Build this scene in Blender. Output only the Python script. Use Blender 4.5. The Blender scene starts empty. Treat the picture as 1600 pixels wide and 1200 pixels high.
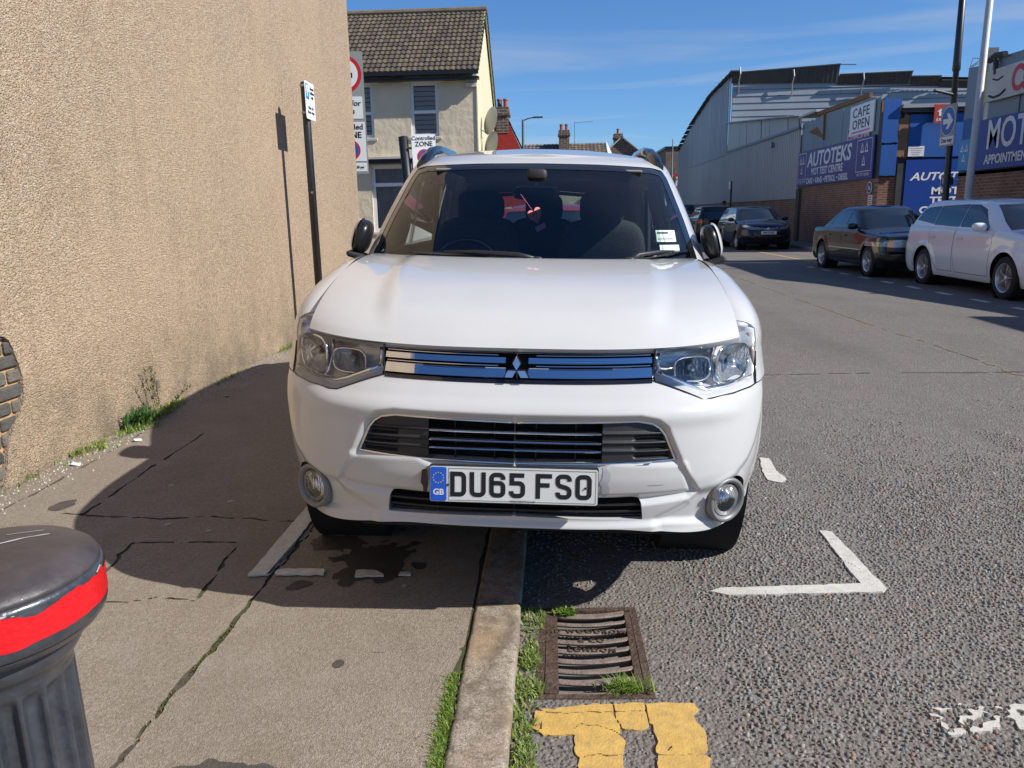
import bpy, math, random
import numpy as np
from mathutils import Vector, Matrix, Euler
random.seed(7)
RNG = np.random.default_rng(11)
SC = bpy.context.scene
COL = SC.collection
R = math.radians
# ------------------------------------------------------------------ camera
cd = bpy.data.cameras.new('camera'); cam = bpy.data.objects.new('camera', cd); COL.objects.link(cam)
cd.sensor_width = 36.0; cd.lens = 27.0; cd.clip_start = 0.05; cd.clip_end = 3000
def cam_basis(yaw, pitch, roll):
    y, p, r = R(yaw), R(pitch), R(roll)
    F = np.array([-math.sin(y)*math.cos(p), math.cos(y)*math.cos(p), -math.sin(p)])
    Rt = np.cross(F, [0, 0, 1.]); Rt /= np.linalg.norm(Rt); U = np.cross(Rt, F)
    return math.cos(r)*Rt - math.sin(r)*U, math.sin(r)*Rt + math.cos(r)*U, F
CB = cam_basis(3.17, 12.45, 1.1); CAMP = np.array([0, 0, 1.38])
m = Matrix.Identity(4)
for i in range(3):
    m[i][0] = CB[0][i]; m[i][1] = CB[1][i]; m[i][2] = -CB[2][i]; m[i][3] = CAMP[i]
cam.matrix_world = m
SC.camera = cam
# ------------------------------------------------------------------ sky, sun, exposure
SUN = Vector((1, -.28, .81)).normalized()
EL = math.asin(SUN.z); AZ = math.atan2(SUN.x, SUN.y)
wd = bpy.data.worlds.new('World'); SC.world = wd; wd.use_nodes = True
def build_sky():
    nt = wd.node_tree; nt.nodes.clear(); n = nt.nodes.new; L = nt.links.new
    out = n('ShaderNodeOutputWorld'); bg = n('ShaderNodeBackground'); bg.inputs[1].default_value = .070
    sky = n('ShaderNodeTexSky'); sky.sky_type = 'NISHITA'; sky.sun_disc = False
    sky.sun_elevation = EL; sky.sun_rotation = AZ; sky.air_density = 1.0; sky.dust_density = .0; sky.ozone_density = 4.0
    hs = n('ShaderNodeMix'); hs.data_type = 'RGBA'; hs.blend_type = 'MULTIPLY'; hs.inputs[0].default_value = 1; hs.inputs[7].default_value = (.74, 1.08, 1.46, 1); L(sky.outputs[0], hs.inputs[6])
    # thin cirrus on a high flat layer: direction / height gives position on the layer
    tc = n('ShaderNodeTexCoord'); sx = n('ShaderNodeSeparateXYZ'); L(tc.outputs['Generated'], sx.inputs[0])
    mz = n('ShaderNodeMath'); mz.operation = 'MAXIMUM'; mz.inputs[1].default_value = .06; L(sx.outputs[2], mz.inputs[0])
    cx = n('ShaderNodeCombineXYZ')
    for k in (0, 1):
        dv = n('ShaderNodeMath'); dv.operation = 'DIVIDE'; L(sx.outputs[k], dv.inputs[0]); L(mz.outputs[0], dv.inputs[1]); L(dv.outputs[0], cx.inputs[k])
    mp = n('ShaderNodeMapping'); mp.inputs['Scale'].default_value = (.38, .62, 1); mp.inputs['Rotation'].default_value = (0, 0, .35); mp.inputs['Location'].default_value = (3.1, 1.7, 0); L(cx.outputs[0], mp.inputs[0])
    ns = n('ShaderNodeTexNoise'); ns.inputs['Scale'].default_value = 1.0; ns.inputs['Detail'].default_value = 5; ns.inputs['Roughness'].default_value = .48; ns.inputs['Distortion'].default_value = .9
    L(mp.outputs[0], ns.inputs['Vector'])
    mr = n('ShaderNodeMapRange'); mr.inputs[1].default_value = .50; mr.inputs[2].default_value = .78; mr.inputs[3].default_value = 0; mr.inputs[4].default_value = .60
    L(ns.outputs[0], mr.inputs[0])
    mx = n('ShaderNodeMix'); mx.data_type = 'RGBA'
    L(mr.outputs[0], mx.inputs[0]); L(hs.outputs[2], mx.inputs[6]); mx.inputs[7].default_value = (6.0, 6.6, 7.4, 1)
    L(mx.outputs[2], bg.inputs[0]); L(bg.outputs[0], out.inputs[0])
build_sky()
sl = bpy.data.lights.new('sun', 'SUN'); sl.energy = 5.0; sl.angle = R(.53); sl.color = (1, .97, .925)
so = bpy.data.objects.new('sun', sl); COL.objects.link(so); so.rotation_euler = SUN.to_track_quat('Z', 'Y').to_euler(); so.location = (20, -2, 16)
vs = SC.view_settings; vs.view_transform = 'Standard'; vs.look = 'None'; vs.exposure = 0.34; vs.gamma = 1; vs.use_curve_mapping = False
SC.render.engine = 'CYCLES'
SC.cycles.max_bounces = 8; SC.cycles.transparent_max_bounces = 16; SC.cycles.glossy_bounces = 4; SC.cycles.diffuse_bounces = 2; SC.cycles.transmission_bounces = 6
SC.cycles.caustics_reflective = False; SC.cycles.caustics_refractive = False; SC.cycles.use_denoising = True; SC.cycles.sample_clamp_indirect = 4
# ------------------------------------------------------------------ helpers
def tag(o, label=None, cat=None, group=None, kind=None):
    if label: o['label'] = label
    if cat: o['category'] = cat
    if group: o['group'] = group
    if kind: o['kind'] = kind
    return o
def link(o, parent=None):
    COL.objects.link(o)
    if parent is not None: o.parent = parent
    return o
def empty(name, loc=(0, 0, 0), rot=(0, 0, 0), parent=None):
    o = bpy.data.objects.new(name, None); o.location = loc; o.rotation_euler = rot; o.empty_display_size = .1
    return link(o, parent)
def make_mesh(name, V, F, mats, smooth=False, N=None, fm=None, col=None):
    me = bpy.data.meshes.new(name)
    if isinstance(F, np.ndarray) and F.ndim == 2:
        k = F.shape[1]; me.vertices.add(len(V)); me.vertices.foreach_set('co', np.asarray(V, np.float32).ravel())
        me.loops.add(F.size); me.loops.foreach_set('vertex_index', F.astype(np.int32).ravel())
        me.polygons.add(len(F)); me.polygons.foreach_set('loop_start', np.arange(len(F), dtype=np.int32)*k)
        me.update(calc_edges=True)
    else:
        me.from_pydata([tuple(map(float, v)) for v in V], [], [tuple(map(int, f)) for f in F])
    if not isinstance(mats, (list, tuple)): mats = [mats]
    for q in mats: me.materials.append(q)
    if fm is not None: me.polygons.foreach_set('material_index', np.asarray(fm, np.int32))
    if smooth: me.polygons.foreach_set('use_smooth', np.ones(len(me.polygons), bool))
    if col is not None:
        at = me.color_attributes.new('Col', 'FLOAT_COLOR', 'POINT'); c = np.ones((len(V), 4), np.float32); c[:, :3] = col; at.data.foreach_set('color', c.ravel())
    me.validate(); me.update()
    if N is not None and len(me.vertices) == len(N): me.normals_split_custom_set_from_vertices([tuple(map(float, v)) for v in N])
    return me
def obj(name, V, F, mats, parent=None, **kw):
    return link(bpy.data.objects.new(name, make_mesh(name, V, F, mats, **kw)), parent)
def inst(name, me, parent=None, loc=(0, 0, 0), rot=(0, 0, 0), scale=(1, 1, 1)):
    o = bpy.data.objects.new(name, me); o.location = loc; o.rotation_euler = rot; o.scale = scale
    return link(o, parent)
class MB:
    "collects simple solids into one mesh"
    def __init__(s): s.V = []; s.F = []; s.m = []
    def add(s, V, F, mi=0):
        b = len(s.V); s.V += [tuple(v) for v in V]; s.F += [tuple(i+b for i in f) for f in F]; s.m += [mi]*len(F); return s
    def box(s, x0, x1, y0, y1, z0, z1, mi=0, ch=0):
        if ch <= 0:
            V = [(x, y, z) for x in (x0, x1) for y in (y0, y1) for z in (z0, z1)]
            return s.add(V, [(0, 1, 3, 2), (4, 6, 7, 5), (0, 4, 5, 1), (2, 3, 7, 6), (0, 2, 6, 4), (1, 5, 7, 3)], mi)
        c = [(x0, x1), (y0, y1), (z0, z1)]; V = []; ix = {}
        for sx in (0, 1):
            for sy in (0, 1):
                for sz in (0, 1):
                    p = [c[0][sx], c[1][sy], c[2][sz]]; d = [ch*(1-2*sx), ch*(1-2*sy), ch*(1-2*sz)]
                    for a in range(3):
                        q = [p[k]+(d[k] if k != a else 0) for k in range(3)]; ix[(sx, sy, sz, a)] = len(V); V.append(q)
        F = []
        for a in range(3):
            b_, c_ = [k for k in range(3) if k != a]
            for sa in (0, 1):
                f = []
                for sb, sc2 in ((0, 0), (1, 0), (1, 1), (0, 1)):
                    k = [0, 0, 0]; k[a] = sa; k[b_] = sb; k[c_] = sc2; f.append(ix[(*k, a)])
                F.append(f)
        for a in range(3):
            b_, c_ = [k for k in range(3) if k != a]
            for sb in (0, 1):
                for sc2 in (0, 1):
                    f = []
                    for sa, w in ((0, b_), (1, b_), (1, c_), (0, c_)):
                        k = [0, 0, 0]; k[a] = sa; k[b_] = sb; k[c_] = sc2; f.append(ix[(*k, w)])
                    F.append(f)
        for k, _ in {(sx, sy, sz): 0 for sx in (0, 1) for sy in (0, 1) for sz in (0, 1)}.items():
            F.append([ix[(*k, a)] for a in range(3)])
        return s.add(V, F, mi)
    def obox(s, M4, sx, sy, sz, mi=0, ch=0):
        t = MB().box(-sx/2, sx/2, -sy/2, sy/2, -sz/2, sz/2, 0, ch)
        return s.add([tuple(M4 @ Vector(v)) for v in t.V], t.F, mi)
    def beam(s, a, b, w, h=None, mi=0, n=4, up=(0, 0, 1)):
        a, b = Vector(a), Vector(b); d = (b-a).normalized(); h = h or w
        u = Vector(up)
        if abs(d.dot(u)) > .98: u = Vector((0, 1, 0))
        r = d.cross(u).normalized(); u = r.cross(d)
        V = []
        for p in (a, b):
            for k in range(n):
                t = 2*math.pi*(k+.5)/n; f = math.sqrt(2) if n == 4 else 1
                V.append(p + r*(math.cos(t)*w/2*f) + u*(math.sin(t)*h/2*f))
        F = [(k, (k+1) % n, n+(k+1) % n, n+k) for k in range(n)] + [tuple(range(n))[::-1], tuple(range(n, 2*n))]
        return s.add(V, F, mi)
    def tube(s, pts, r, n=8, mi=0, cap=True):
        pts = [Vector(p) for p in pts]; V = []; F = []
        rr = r if isinstance(r, (list, tuple)) else [r]*len(pts); pu = None
        for i, p in enumerate(pts):
            d = (pts[min(i+1, len(pts)-1)]-pts[max(i-1, 0)]).normalized()
            u = Vector((0, 0, 1)) if pu is None else pu
            if abs(d.dot(u)) > .95: u = Vector((1, 0, 0)) if abs(d.x) < .9 else Vector((0, 1, 0))
            a = d.cross(u).normalized(); b = a.cross(d); pu = b
            for k in range(n):
                t = 2*math.pi*k/n; V.append(p+a*(math.cos(t)*rr[i])+b*(math.sin(t)*rr[i]))
        for i in range(len(pts)-1):
            for k in range(n): F.append((i*n+k, i*n+(k+1) % n, (i+1)*n+(k+1) % n, (i+1)*n+k))
        if cap: F += [tuple(range(n))[::-1], tuple(range((len(pts)-1)*n, len(pts)*n))]
        return s.add(V, F, mi)
    def lathe(s, prof, n=24, c=(0, 0, 0), axis='z', mi=0, close=False, cap=True):
        V = []; F = []
        for r, h in prof:
            for k in range(n):
                t = 2*math.pi*k/n; a, b = r*math.cos(t), r*math.sin(t)
                p = (a, b, h) if axis == 'z' else ((h, a, b) if axis == 'x' else (b, h, a))
                V.append((p[0]+c[0], p[1]+c[1], p[2]+c[2]))
        for i in range(len(prof)-1+(1 if close else 0)):
            j = (i+1) % len(prof)
            for k in range(n): F.append((i*n+k, i*n+(k+1) % n, j*n+(k+1) % n, j*n+k))
        if not close and cap:
            if prof[0][0] > 1e-6: F.append(tuple(range(n))[::-1])
            if prof[-1][0] > 1e-6: F.append(tuple(range((len(prof)-1)*n, len(prof)*n)))
        return s.add(V, F, mi)
    def prism(s, poly, h0, h1, fn, mi=0):
        "poly in 2D, extruded h0..h1; fn(a,b,h)->xyz"
        n = len(poly); V = [fn(a, b, h0) for a, b in poly]+[fn(a, b, h1) for a, b in poly]
        F = [tuple(range(n))[::-1], tuple(range(n, 2*n))]+[(k, (k+1) % n, n+(k+1) % n, n+k) for k in range(n)]
        return s.add(V, F, mi)
    def build(s, name, mats, parent=None, smooth=False):
        return obj(name, s.V, s.F, mats, parent, smooth=smooth, fm=s.m if isinstance(mats, (list, tuple)) and len(mats) > 1 else None)
def autosmooth(o, ang=35):
    me = o.data; me.polygons.foreach_set('use_smooth', np.ones(len(me.polygons), bool)); me.set_sharp_from_angle(angle=R(ang)); return o
def pch(x, xs, ys):
    xs = np.asarray(xs, float); ys = np.asarray(ys, float); x = np.asarray(x, float); h = np.diff(xs); d = np.diff(ys)/h
    mm = np.zeros_like(ys); mm[0] = d[0]; mm[-1] = d[-1]
    for i in range(1, len(xs)-1):
        if d[i-1]*d[i] > 0:
            w1 = 2*h[i]+h[i-1]; w2 = h[i]+2*h[i-1]; mm[i] = (w1+w2)/(w1/d[i-1]+w2/d[i])
    x = np.clip(x, xs[0], xs[-1]); i = np.clip(np.searchsorted(xs, x)-1, 0, len(h)-1); t = (x-xs[i])/h[i]
    return (2*t**3-3*t**2+1)*ys[i]+(t**3-2*t**2+t)*h[i]*mm[i]+(-2*t**3+3*t**2)*ys[i+1]+(t**3-t**2)*h[i]*mm[i+1]
def sstep(a, b, x):
    t = np.clip((x-a)/(b-a), 0, 1); return t*t*(3-2*t)
def sdf_poly(x, y, poly):
    "negative inside"
    x = np.asarray(x, float); y = np.asarray(y, float); d = np.full(x.shape, 1e9); ins = np.zeros(x.shape, bool); n = len(poly)
    for i in range(n):
        (ax, ay), (bx, by) = poly[i], poly[(i+1) % n]
        ex, ey = bx-ax, by-ay; t = np.clip(((x-ax)*ex+(y-ay)*ey)/(ex*ex+ey*ey+1e-12), 0, 1)
        d = np.minimum(d, np.hypot(x-ax-t*ex, y-ay-t*ey))
        if ay != by: ins ^= ((ay > y) != (by > y)) & (x < (bx-ax)*(y-ay)/(by-ay)+ax)
    return np.where(ins, -d, d)
def sdf_line(x, y, pts):
    d = np.full(np.shape(x), 1e9)
    for (ax, ay), (bx, by) in zip(pts[:-1], pts[1:]):
        ex, ey = bx-ax, by-ay; t = np.clip(((x-ax)*ex+(y-ay)*ey)/(ex*ex+ey*ey+1e-12), 0, 1)
        d = np.minimum(d, np.hypot(x-ax-t*ex, y-ay-t*ey))
    return d
def vnoise(x, y, s=1., seed=0, oct=3):
    "cheap value noise, about -1..1"
    x = np.asarray(x, float); y = np.asarray(y, float); o = np.zeros(np.broadcast(x, y).shape); a = 1.; tot = 0
    for k in range(oct):
        g = np.random.default_rng(seed*31+k).uniform(-1, 1, (128, 128)); u = x*s*2**k+17.3*k; v = y*s*2**k+5.1*k
        i = np.floor(u).astype(int); j = np.floor(v).astype(int); fu = u-i; fv = v-j; fu = fu*fu*(3-2*fu); fv = fv*fv*(3-2*fv)
        q = lambda a_, b_: g[a_ % 128, b_ % 128]
        o += a*((q(i, j)*(1-fu)+q(i+1, j)*fu)*(1-fv)+(q(i, j+1)*(1-fu)+q(i+1, j+1)*fu)*fv); tot += a; a *= .5
    return o/tot
def clip(V, F, c):
    "keep c>=0; V (n,k) rows of attributes, F list of index tuples; returns V,F, cut edges"
    V = np.asarray(V, float); c = np.asarray(c, float).copy(); c[np.abs(c) < 1e-7] = 1e-7; pos = c > 0
    if isinstance(F, np.ndarray):
        allp = pos[F].all(1); anyp = pos[F].any(1); keep = [tuple(f) for f in F[allp].tolist()]; mixed = F[anyp & ~allp].tolist()
    else:
        keep = []; mixed = []
        for f in F:
            s = sum(pos[i] for i in f)
            if s == len(f): keep.append(tuple(f))
            elif s: mixed.append(f)
    new = []; cache = {}; nV = len(V); cuts = []
    def cut(a, b):
        k = (a, b) if a < b else (b, a)
        if k not in cache:
            t = c[k[0]]/(c[k[0]]-c[k[1]]); new.append(V[k[0]]*(1-t)+V[k[1]]*t); cache[k] = nV+len(new)-1
        return cache[k]
    for f in mixed:
        o = []; n = len(f); ent = ext = None
        for i in range(n):
            a, b = f[i], f[(i+1) % n]
            if pos[a]: o.append(a)
            if pos[a] != pos[b]:
                k = cut(a, b); o.append(k)
                if pos[a]: ext = k
                else: ent = k
        if len(o) >= 3:
            keep.append(tuple(o))
            if ent is not None: cuts.append((ext, ent))
    VV = np.vstack([V, np.array(new)]) if new else V
    used = np.unique(np.array([i for f in keep for i in f], int)) if keep else np.zeros(0, int)
    mp = np.full(len(VV), -1); mp[used] = np.arange(len(used))
    return VV[used], [tuple(mp[i] for i in f) for f in keep], [(mp[a], mp[b]) for a, b in cuts if mp[a] >= 0 and mp[b] >= 0]
def grid_faces(nu, nv, closed=False):
    i = np.arange(nu if closed else nu-1); j = np.arange(nv-1); I, J = np.meshgrid(i, j, indexing='ij'); I2 = (I+1) % nu
    return np.stack([I*nv+J, I2*nv+J, I2*nv+J+1, I*nv+J+1], -1).reshape(-1, 4)
def grid_normals(P, closed=False):
    "P (nu,nv,3)"
    if closed: du = np.roll(P, -1, 0)-np.roll(P, 1, 0)
    else: du = np.gradient(P, axis=0)
    dv = np.gradient(P, axis=1); n = np.cross(du, dv); return n/np.maximum(np.linalg.norm(n, axis=-1, keepdims=True), 1e-12)
def skirts(V, cuts, d):
    "side walls along cut edges, displaced by vectors d (n,3 array or tuple)"
    d = np.asarray(d, float); Vs = []; Fs = []
    for a, b in cuts:
        da = d[a] if d.ndim == 2 else d; db = d[b] if d.ndim == 2 else d; k = len(Vs)
        Vs += [V[a][:3], V[b][:3], V[b][:3]+db, V[a][:3]+da]; Fs.append((k, k+1, k+2, k+3))
    return Vs, Fs
def sheet(name, x0, x1, y0, y1, cell, cf, z, thick, mat, parent=None, zf=None, two=None, smooth=True):
    "flat sheet in the ground plane cut to cf(x,y)>=0, with sides"
    xs = np.linspace(x0, x1, max(2, int(round((x1-x0)/cell))+1)); ys = np.linspace(y0, y1, max(2, int(round((y1-y0)/cell))+1))
    X, Y = np.meshgrid(xs, ys, indexing='ij'); Zz = np.full(X.shape, z) + (zf(X, Y) if zf else 0)
    V = np.stack([X, Y, Zz], -1).reshape(-1, 3); F = grid_faces(len(xs), len(ys)); cuts = []
    for g in (cf if isinstance(cf, (list, tuple)) else [cf]):
        if g is None: continue
        V, F, c2 = clip(V, F, g(V[:, 0], V[:, 1]))
        vs_, fs_ = skirts(V, c2, (0, 0, -thick)); cuts.append((vs_, fs_))
    if isinstance(F, np.ndarray): F = [tuple(f) for f in F.tolist()]
    V = [tuple(v) for v in V]; F = list(F); nt = len(F)
    if not F: return None
    for vs_, fs_ in cuts:
        b = len(V); V += [tuple(v) for v in vs_]; F += [tuple(i+b for i in f) for f in fs_]
    o = obj(name, V, F, mat if two is None else [mat, two], parent, fm=None if two is None else [0]*nt+[1]*(len(F)-nt))
    if smooth:
        sm = np.zeros(len(o.data.polygons), bool); sm[:nt] = True; o.data.polygons.foreach_set('use_smooth', sm)
    return o
# ------------------------------------------------------------------ materials
def mat_new(name):
    q = bpy.data.materials.new(name); q.use_nodes = True; nt = q.node_tree
    return q, nt, nt.nodes['Principled BSDF']
def mat(name, c, rough=.5, metal=0., coat=0., spec=.5, emit=None, bump=0., bscale=60., vary=0., vscale=8., coatr=.03):
    q, nt, b = mat_new(name); b.inputs['Base Color'].default_value = (*c, 1); b.inputs['Roughness'].default_value = rough
    b.inputs['Metallic'].default_value = metal; b.inputs['Coat Weight'].default_value = coat; b.inputs['Coat Roughness'].default_value = coatr; b.inputs['Specular IOR Level'].default_value = spec
    n = nt.nodes.new; L = nt.links.new
    if bump or vary: tc = n('ShaderNodeTexCoord')
    if bump:
        t = n('ShaderNodeTexNoise'); t.inputs['Scale'].default_value = bscale; t.inputs['Detail'].default_value = 6; L(tc.outputs['Object'], t.inputs['Vector'])
        bp = n('ShaderNodeBump'); bp.inputs['Strength'].default_value = bump; bp.inputs['Distance'].default_value = .01; L(t.outputs[0], bp.inputs['Height']); L(bp.outputs[0], b.inputs['Normal'])
    if vary:
        t = n('ShaderNodeTexNoise'); t.inputs['Scale'].default_value = vscale; t.inputs['Detail'].default_value = 8; t.inputs['Roughness'].default_value = .65; L(tc.outputs['Object'], t.inputs['Vector'])
        mr = n('ShaderNodeMapRange'); mr.inputs[1].default_value = .25; mr.inputs[2].default_value = .75; mr.inputs[3].default_value = 1-vary; mr.inputs[4].default_value = 1+vary; L(t.outputs[0], mr.inputs[0])
        mx = n('ShaderNodeVectorMath'); mx.operation = 'SCALE'; mx.inputs[0].default_value = c; L(mr.outputs[0], mx.inputs['Scale']); L(mx.outputs[0], b.inputs['Base Color'])
        mr2 = n('ShaderNodeMapRange'); mr2.inputs[3].default_value = max(.02, rough-.12*vary*3); mr2.inputs[4].default_value = min(1, rough+.12*vary*3); L(t.outputs[0], mr2.inputs[0]); L(mr2.outputs[0], b.inputs['Roughness'])
    return q
def ramp(nt, src, stops):
    r = nt.nodes.new('ShaderNodeValToRGB'); e = r.color_ramp.elements
    while len(e) < len(stops): e.new(.5)
    for k, (p, c) in enumerate(stops): e[k].position = p; e[k].color = (*c, 1)
    nt.links.new(src, r.inputs[0]); return r.outputs[0]
def tex(nt, kind, scale, co='Object', detail=4, rough=.5, stretch=None, **kw):
    tc = nt.nodes.get('TC') or nt.nodes.new('ShaderNodeTexCoord'); tc.name = 'TC'
    t = nt.nodes.new('ShaderNodeTex'+kind); t.inputs['Scale'].default_value = scale
    if kind == 'Noise': t.inputs['Detail'].default_value = detail; t.inputs['Roughness'].default_value = rough
    for k, v in kw.items(): setattr(t, k, v)
    src = tc.outputs[co]
    if stretch:
        mp = nt.nodes.new('ShaderNodeMapping'); mp.inputs['Scale'].default_value = stretch; nt.links.new(src, mp.inputs[0]); src = mp.outputs[0]
    nt.links.new(src, t.inputs['Vector']); return t
def mixc(nt, fac, a, b, mode='MIX'):
    mx = nt.nodes.new('ShaderNodeMix'); mx.data_type = 'RGBA'; mx.blend_type = mode
    for s, v in ((0, fac), (6, a), (7, b)):
        if hasattr(v, 'node'): nt.links.new(v, mx.inputs[s])
        elif s == 0: mx.inputs[0].default_value = v
        else: mx.inputs[s].default_value = (*v, 1)
    return mx.outputs[2]
def bumpn(nt, h, strength, dist, nrm=None):
    bp = nt.nodes.new('ShaderNodeBump'); bp.inputs['Strength'].default_value = strength; bp.inputs['Distance'].default_value = dist; nt.links.new(h, bp.inputs['Height'])
    if nrm is not None: nt.links.new(nrm, bp.inputs['Normal'])
    return bp.outputs[0]
def maprange(nt, src, a, b, c=0., d=1.):
    mr = nt.nodes.new('ShaderNodeMapRange'); nt.links.new(src, mr.inputs[0])
    for k, v in enumerate((a, b, c, d)): mr.inputs[k+1].default_value = v
    return mr.outputs[0]
def glass(name, tint=(.75, .85, .8), f0=.08, rough=0., dirt=.0, ior=1.55):
    "thin glass: clear transmission plus mirror reflection by Fresnel"
    q = bpy.data.materials.new(name); q.use_nodes = True; nt = q.node_tree; nt.nodes.clear(); n = nt.nodes.new; L = nt.links.new
    o = n('ShaderNodeOutputMaterial'); mx = n('ShaderNodeMixShader'); t = n('ShaderNodeBsdfTransparent'); g = n('ShaderNodeBsdfGlossy'); fr = n('ShaderNodeFresnel')
    fr.inputs['IOR'].default_value = ior; t.inputs[0].default_value = (*tint, 1); g.inputs['Roughness'].default_value = rough; g.inputs[0].default_value = (1, 1, 1, 1)
    ad = n('ShaderNodeMath'); ad.operation = 'MULTIPLY_ADD'; ad.inputs[1].default_value = 1.0; ad.inputs[2].default_value = f0; ad.use_clamp = True
    L(fr.outputs[0], ad.inputs[0]); L(ad.outputs[0], mx.inputs[0]); L(t.outputs[0], mx.inputs[1]); L(g.outputs[0], mx.inputs[2])
    if dirt:
        df = n('ShaderNodeBsdfDiffuse'); df.inputs[0].default_value = (.5, .47, .42, 1); m2 = n('ShaderNodeMixShader')
        tx = tex(nt, 'Noise', 9, detail=6); L(maprange(nt, tx.outputs[0], .4, .75, 0, dirt), m2.inputs[0]); L(mx.outputs[0], m2.inputs[1]); L(df.outputs[0], m2.inputs[2]); L(m2.outputs[0], o.inputs[0])
    else: L(mx.outputs[0], o.inputs[0])
    return q
def text(name, s, size, mat_, parent, loc, face='-y', bold=0., sx=1., align='CENTER', ext=.002, rotz=None, shear=0., space=1.):
    c = bpy.data.curves.new(name, 'FONT'); c.body = s; c.size = size; c.align_x = align; c.align_y = 'CENTER'; c.extrude = ext; c.offset = bold; c.shear = shear; c.space_character = space
    c.resolution_u = 3; t = bpy.data.objects.new(name, c); me = bpy.data.meshes.new_from_object(t); me.name = name; me.materials.clear(); me.materials.append(mat_); bpy.data.objects.remove(t); bpy.data.curves.remove(c)
    o = bpy.data.objects.new(name, me); o.location = loc; o.scale = (sx, 1, 1)
    o.rotation_euler = {'-y': (R(90), 0, 0), '-x': (R(90), 0, R(-90)), 'z': (0, 0, 0)}[face] if rotz is None else (R(90), 0, rotz)
    return link(o, parent)
# ------------------------------------------------------------------ ground materials
PZ = .06            # pavement height above the carriageway
WALLX = -2.80
def m_road():
    q, nt, b = mat_new('road_asphalt')
    v = tex(nt, 'Voronoi', 78); v2 = tex(nt, 'Voronoi', 190); n1 = tex(nt, 'Noise', 1.1, detail=8, rough=.65); n2 = tex(nt, 'Noise', 14, detail=6, rough=.7)
    sp = nt.nodes.new('ShaderNodeSeparateColor'); nt.links.new(v.outputs['Color'], sp.inputs[0])
    chips = ramp(nt, sp.outputs[0], [(0, (.105, .093, .080)), (.3, (.175, .162, .146)), (.55, (.135, .119, .103)), (.8, (.225, .214, .200)), (.93, (.25, .185, .15)), (1, (.31, .295, .27))])
    dirt = mixc(nt, maprange(nt, n2.outputs[0], .4, .65), chips, (.140, .118, .098))
    n5 = tex(nt, 'Noise', .8, detail=7, rough=.6, stretch=(1, .22, 1)); c = mixc(nt, maprange(nt, n1.outputs[0], .3, .72, 0, .6), dirt, (.205, .182, .160)); c = mixc(nt, maprange(nt, n5.outputs[0], .50, .70, 0, .55), c, (.105, .096, .088)); nt.links.new(c, b.inputs['Base Color'])
    b.inputs['Roughness'].default_value = .85; b.inputs['Specular IOR Level'].default_value = .35
    inv = maprange(nt, v.outputs['Distance'], .0, .75, 1, 0); nb = bumpn(nt, inv, .9, .006); nb = bumpn(nt, v2.outputs['Distance'], .5, .002, nb); nt.links.new(nb, b.inputs['Normal'])
    return q
def m_pave():
    q, nt, b = mat_new('pavement_asphalt')
    v = tex(nt, 'Voronoi', 260); v2 = tex(nt, 'Voronoi', 115); n1 = tex(nt, 'Noise', 1.3, detail=9, rough=.66); n2 = tex(nt, 'Noise', 60, detail=5, rough=.7); n3 = tex(nt, 'Noise', 3.1, detail=8, rough=.7)
    sp = nt.nodes.new('ShaderNodeSeparateColor'); nt.links.new(v.outputs['Color'], sp.inputs[0])
    sp2 = nt.nodes.new('ShaderNodeSeparateColor'); nt.links.new(v2.outputs['Color'], sp2.inputs[0])
    c = ramp(nt, sp.outputs[0], [(0, (.155, .120, .085)), (.35, (.245, .198, .146)), (.7, (.298, .245, .185)), (.9, (.36, .305, .24)), (1, (.43, .40, .36))])
    c2 = ramp(nt, sp2.outputs[1], [(0, (.165, .135, .107)), (.5, (.26, .212, .16)), (1, (.335, .292, .245))])
    c = mixc(nt, .45, c, c2)
    c = mixc(nt, maprange(nt, n1.outputs[0], .35, .7, 0, .55), c, (.188, .150, .112)); c = mixc(nt, maprange(nt, n3.outputs[0], .52, .75, 0, .6), c, (.305, .265, .215))
    n4 = tex(nt, 'Noise', 2.2, detail=6, rough=.6, noise_dimensions='3D'); c = mixc(nt, maprange(nt, n4.outputs[0], .58, .72, 0, .35), c, (.135, .135, .07))
    nt.links.new(c, b.inputs['Base Color'])
    b.inputs['Roughness'].default_value = .9; b.inputs['Specular IOR Level'].default_value = .3
    nb = bumpn(nt, v.outputs['Distance'], .8, .0022); nb = bumpn(nt, n2.outputs[0], .6, .004, nb); nt.links.new(nb, b.inputs['Normal']); return q
def m_granite():
    q, nt, b = mat_new('granite')
    v = tex(nt, 'Voronoi', 330); n1 = tex(nt, 'Noise', 9, detail=8, rough=.7); n2 = tex(nt, 'Noise', 130, detail=4, rough=.7)
    sp = nt.nodes.new('ShaderNodeSeparateColor'); nt.links.new(v.outputs['Color'], sp.inputs[0])
    c = ramp(nt, sp.outputs[0], [(0, (.10, .082, .063)), (.3, (.25, .205, .155)), (.65, (.34, .285, .22)), (1, (.46, .41, .35))])
    c = mixc(nt, maprange(nt, n1.outputs[0], .47, .58, 0, .85), c, (.125, .095, .065)); c = mixc(nt, maprange(nt, n2.outputs[0], .35, .7, 0, .4), c, (.40, .33, .24)); n3 = tex(nt, 'Noise', 26, detail=9, rough=.8); c = mixc(nt, maprange(nt, n3.outputs[0], .50, .62, 0, .75), c, (.10, .078, .055)); n4 = tex(nt, 'Noise', 4, detail=5); c = mixc(nt, maprange(nt, n4.outputs[0], .52, .68, 0, .55), c, (.36, .235, .125))
    nt.links.new(c, b.inputs['Base Color']); b.inputs['Roughness'].default_value = .8
    nt.links.new(bumpn(nt, n2.outputs[0], .6, .004), b.inputs['Normal']); return q
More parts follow.
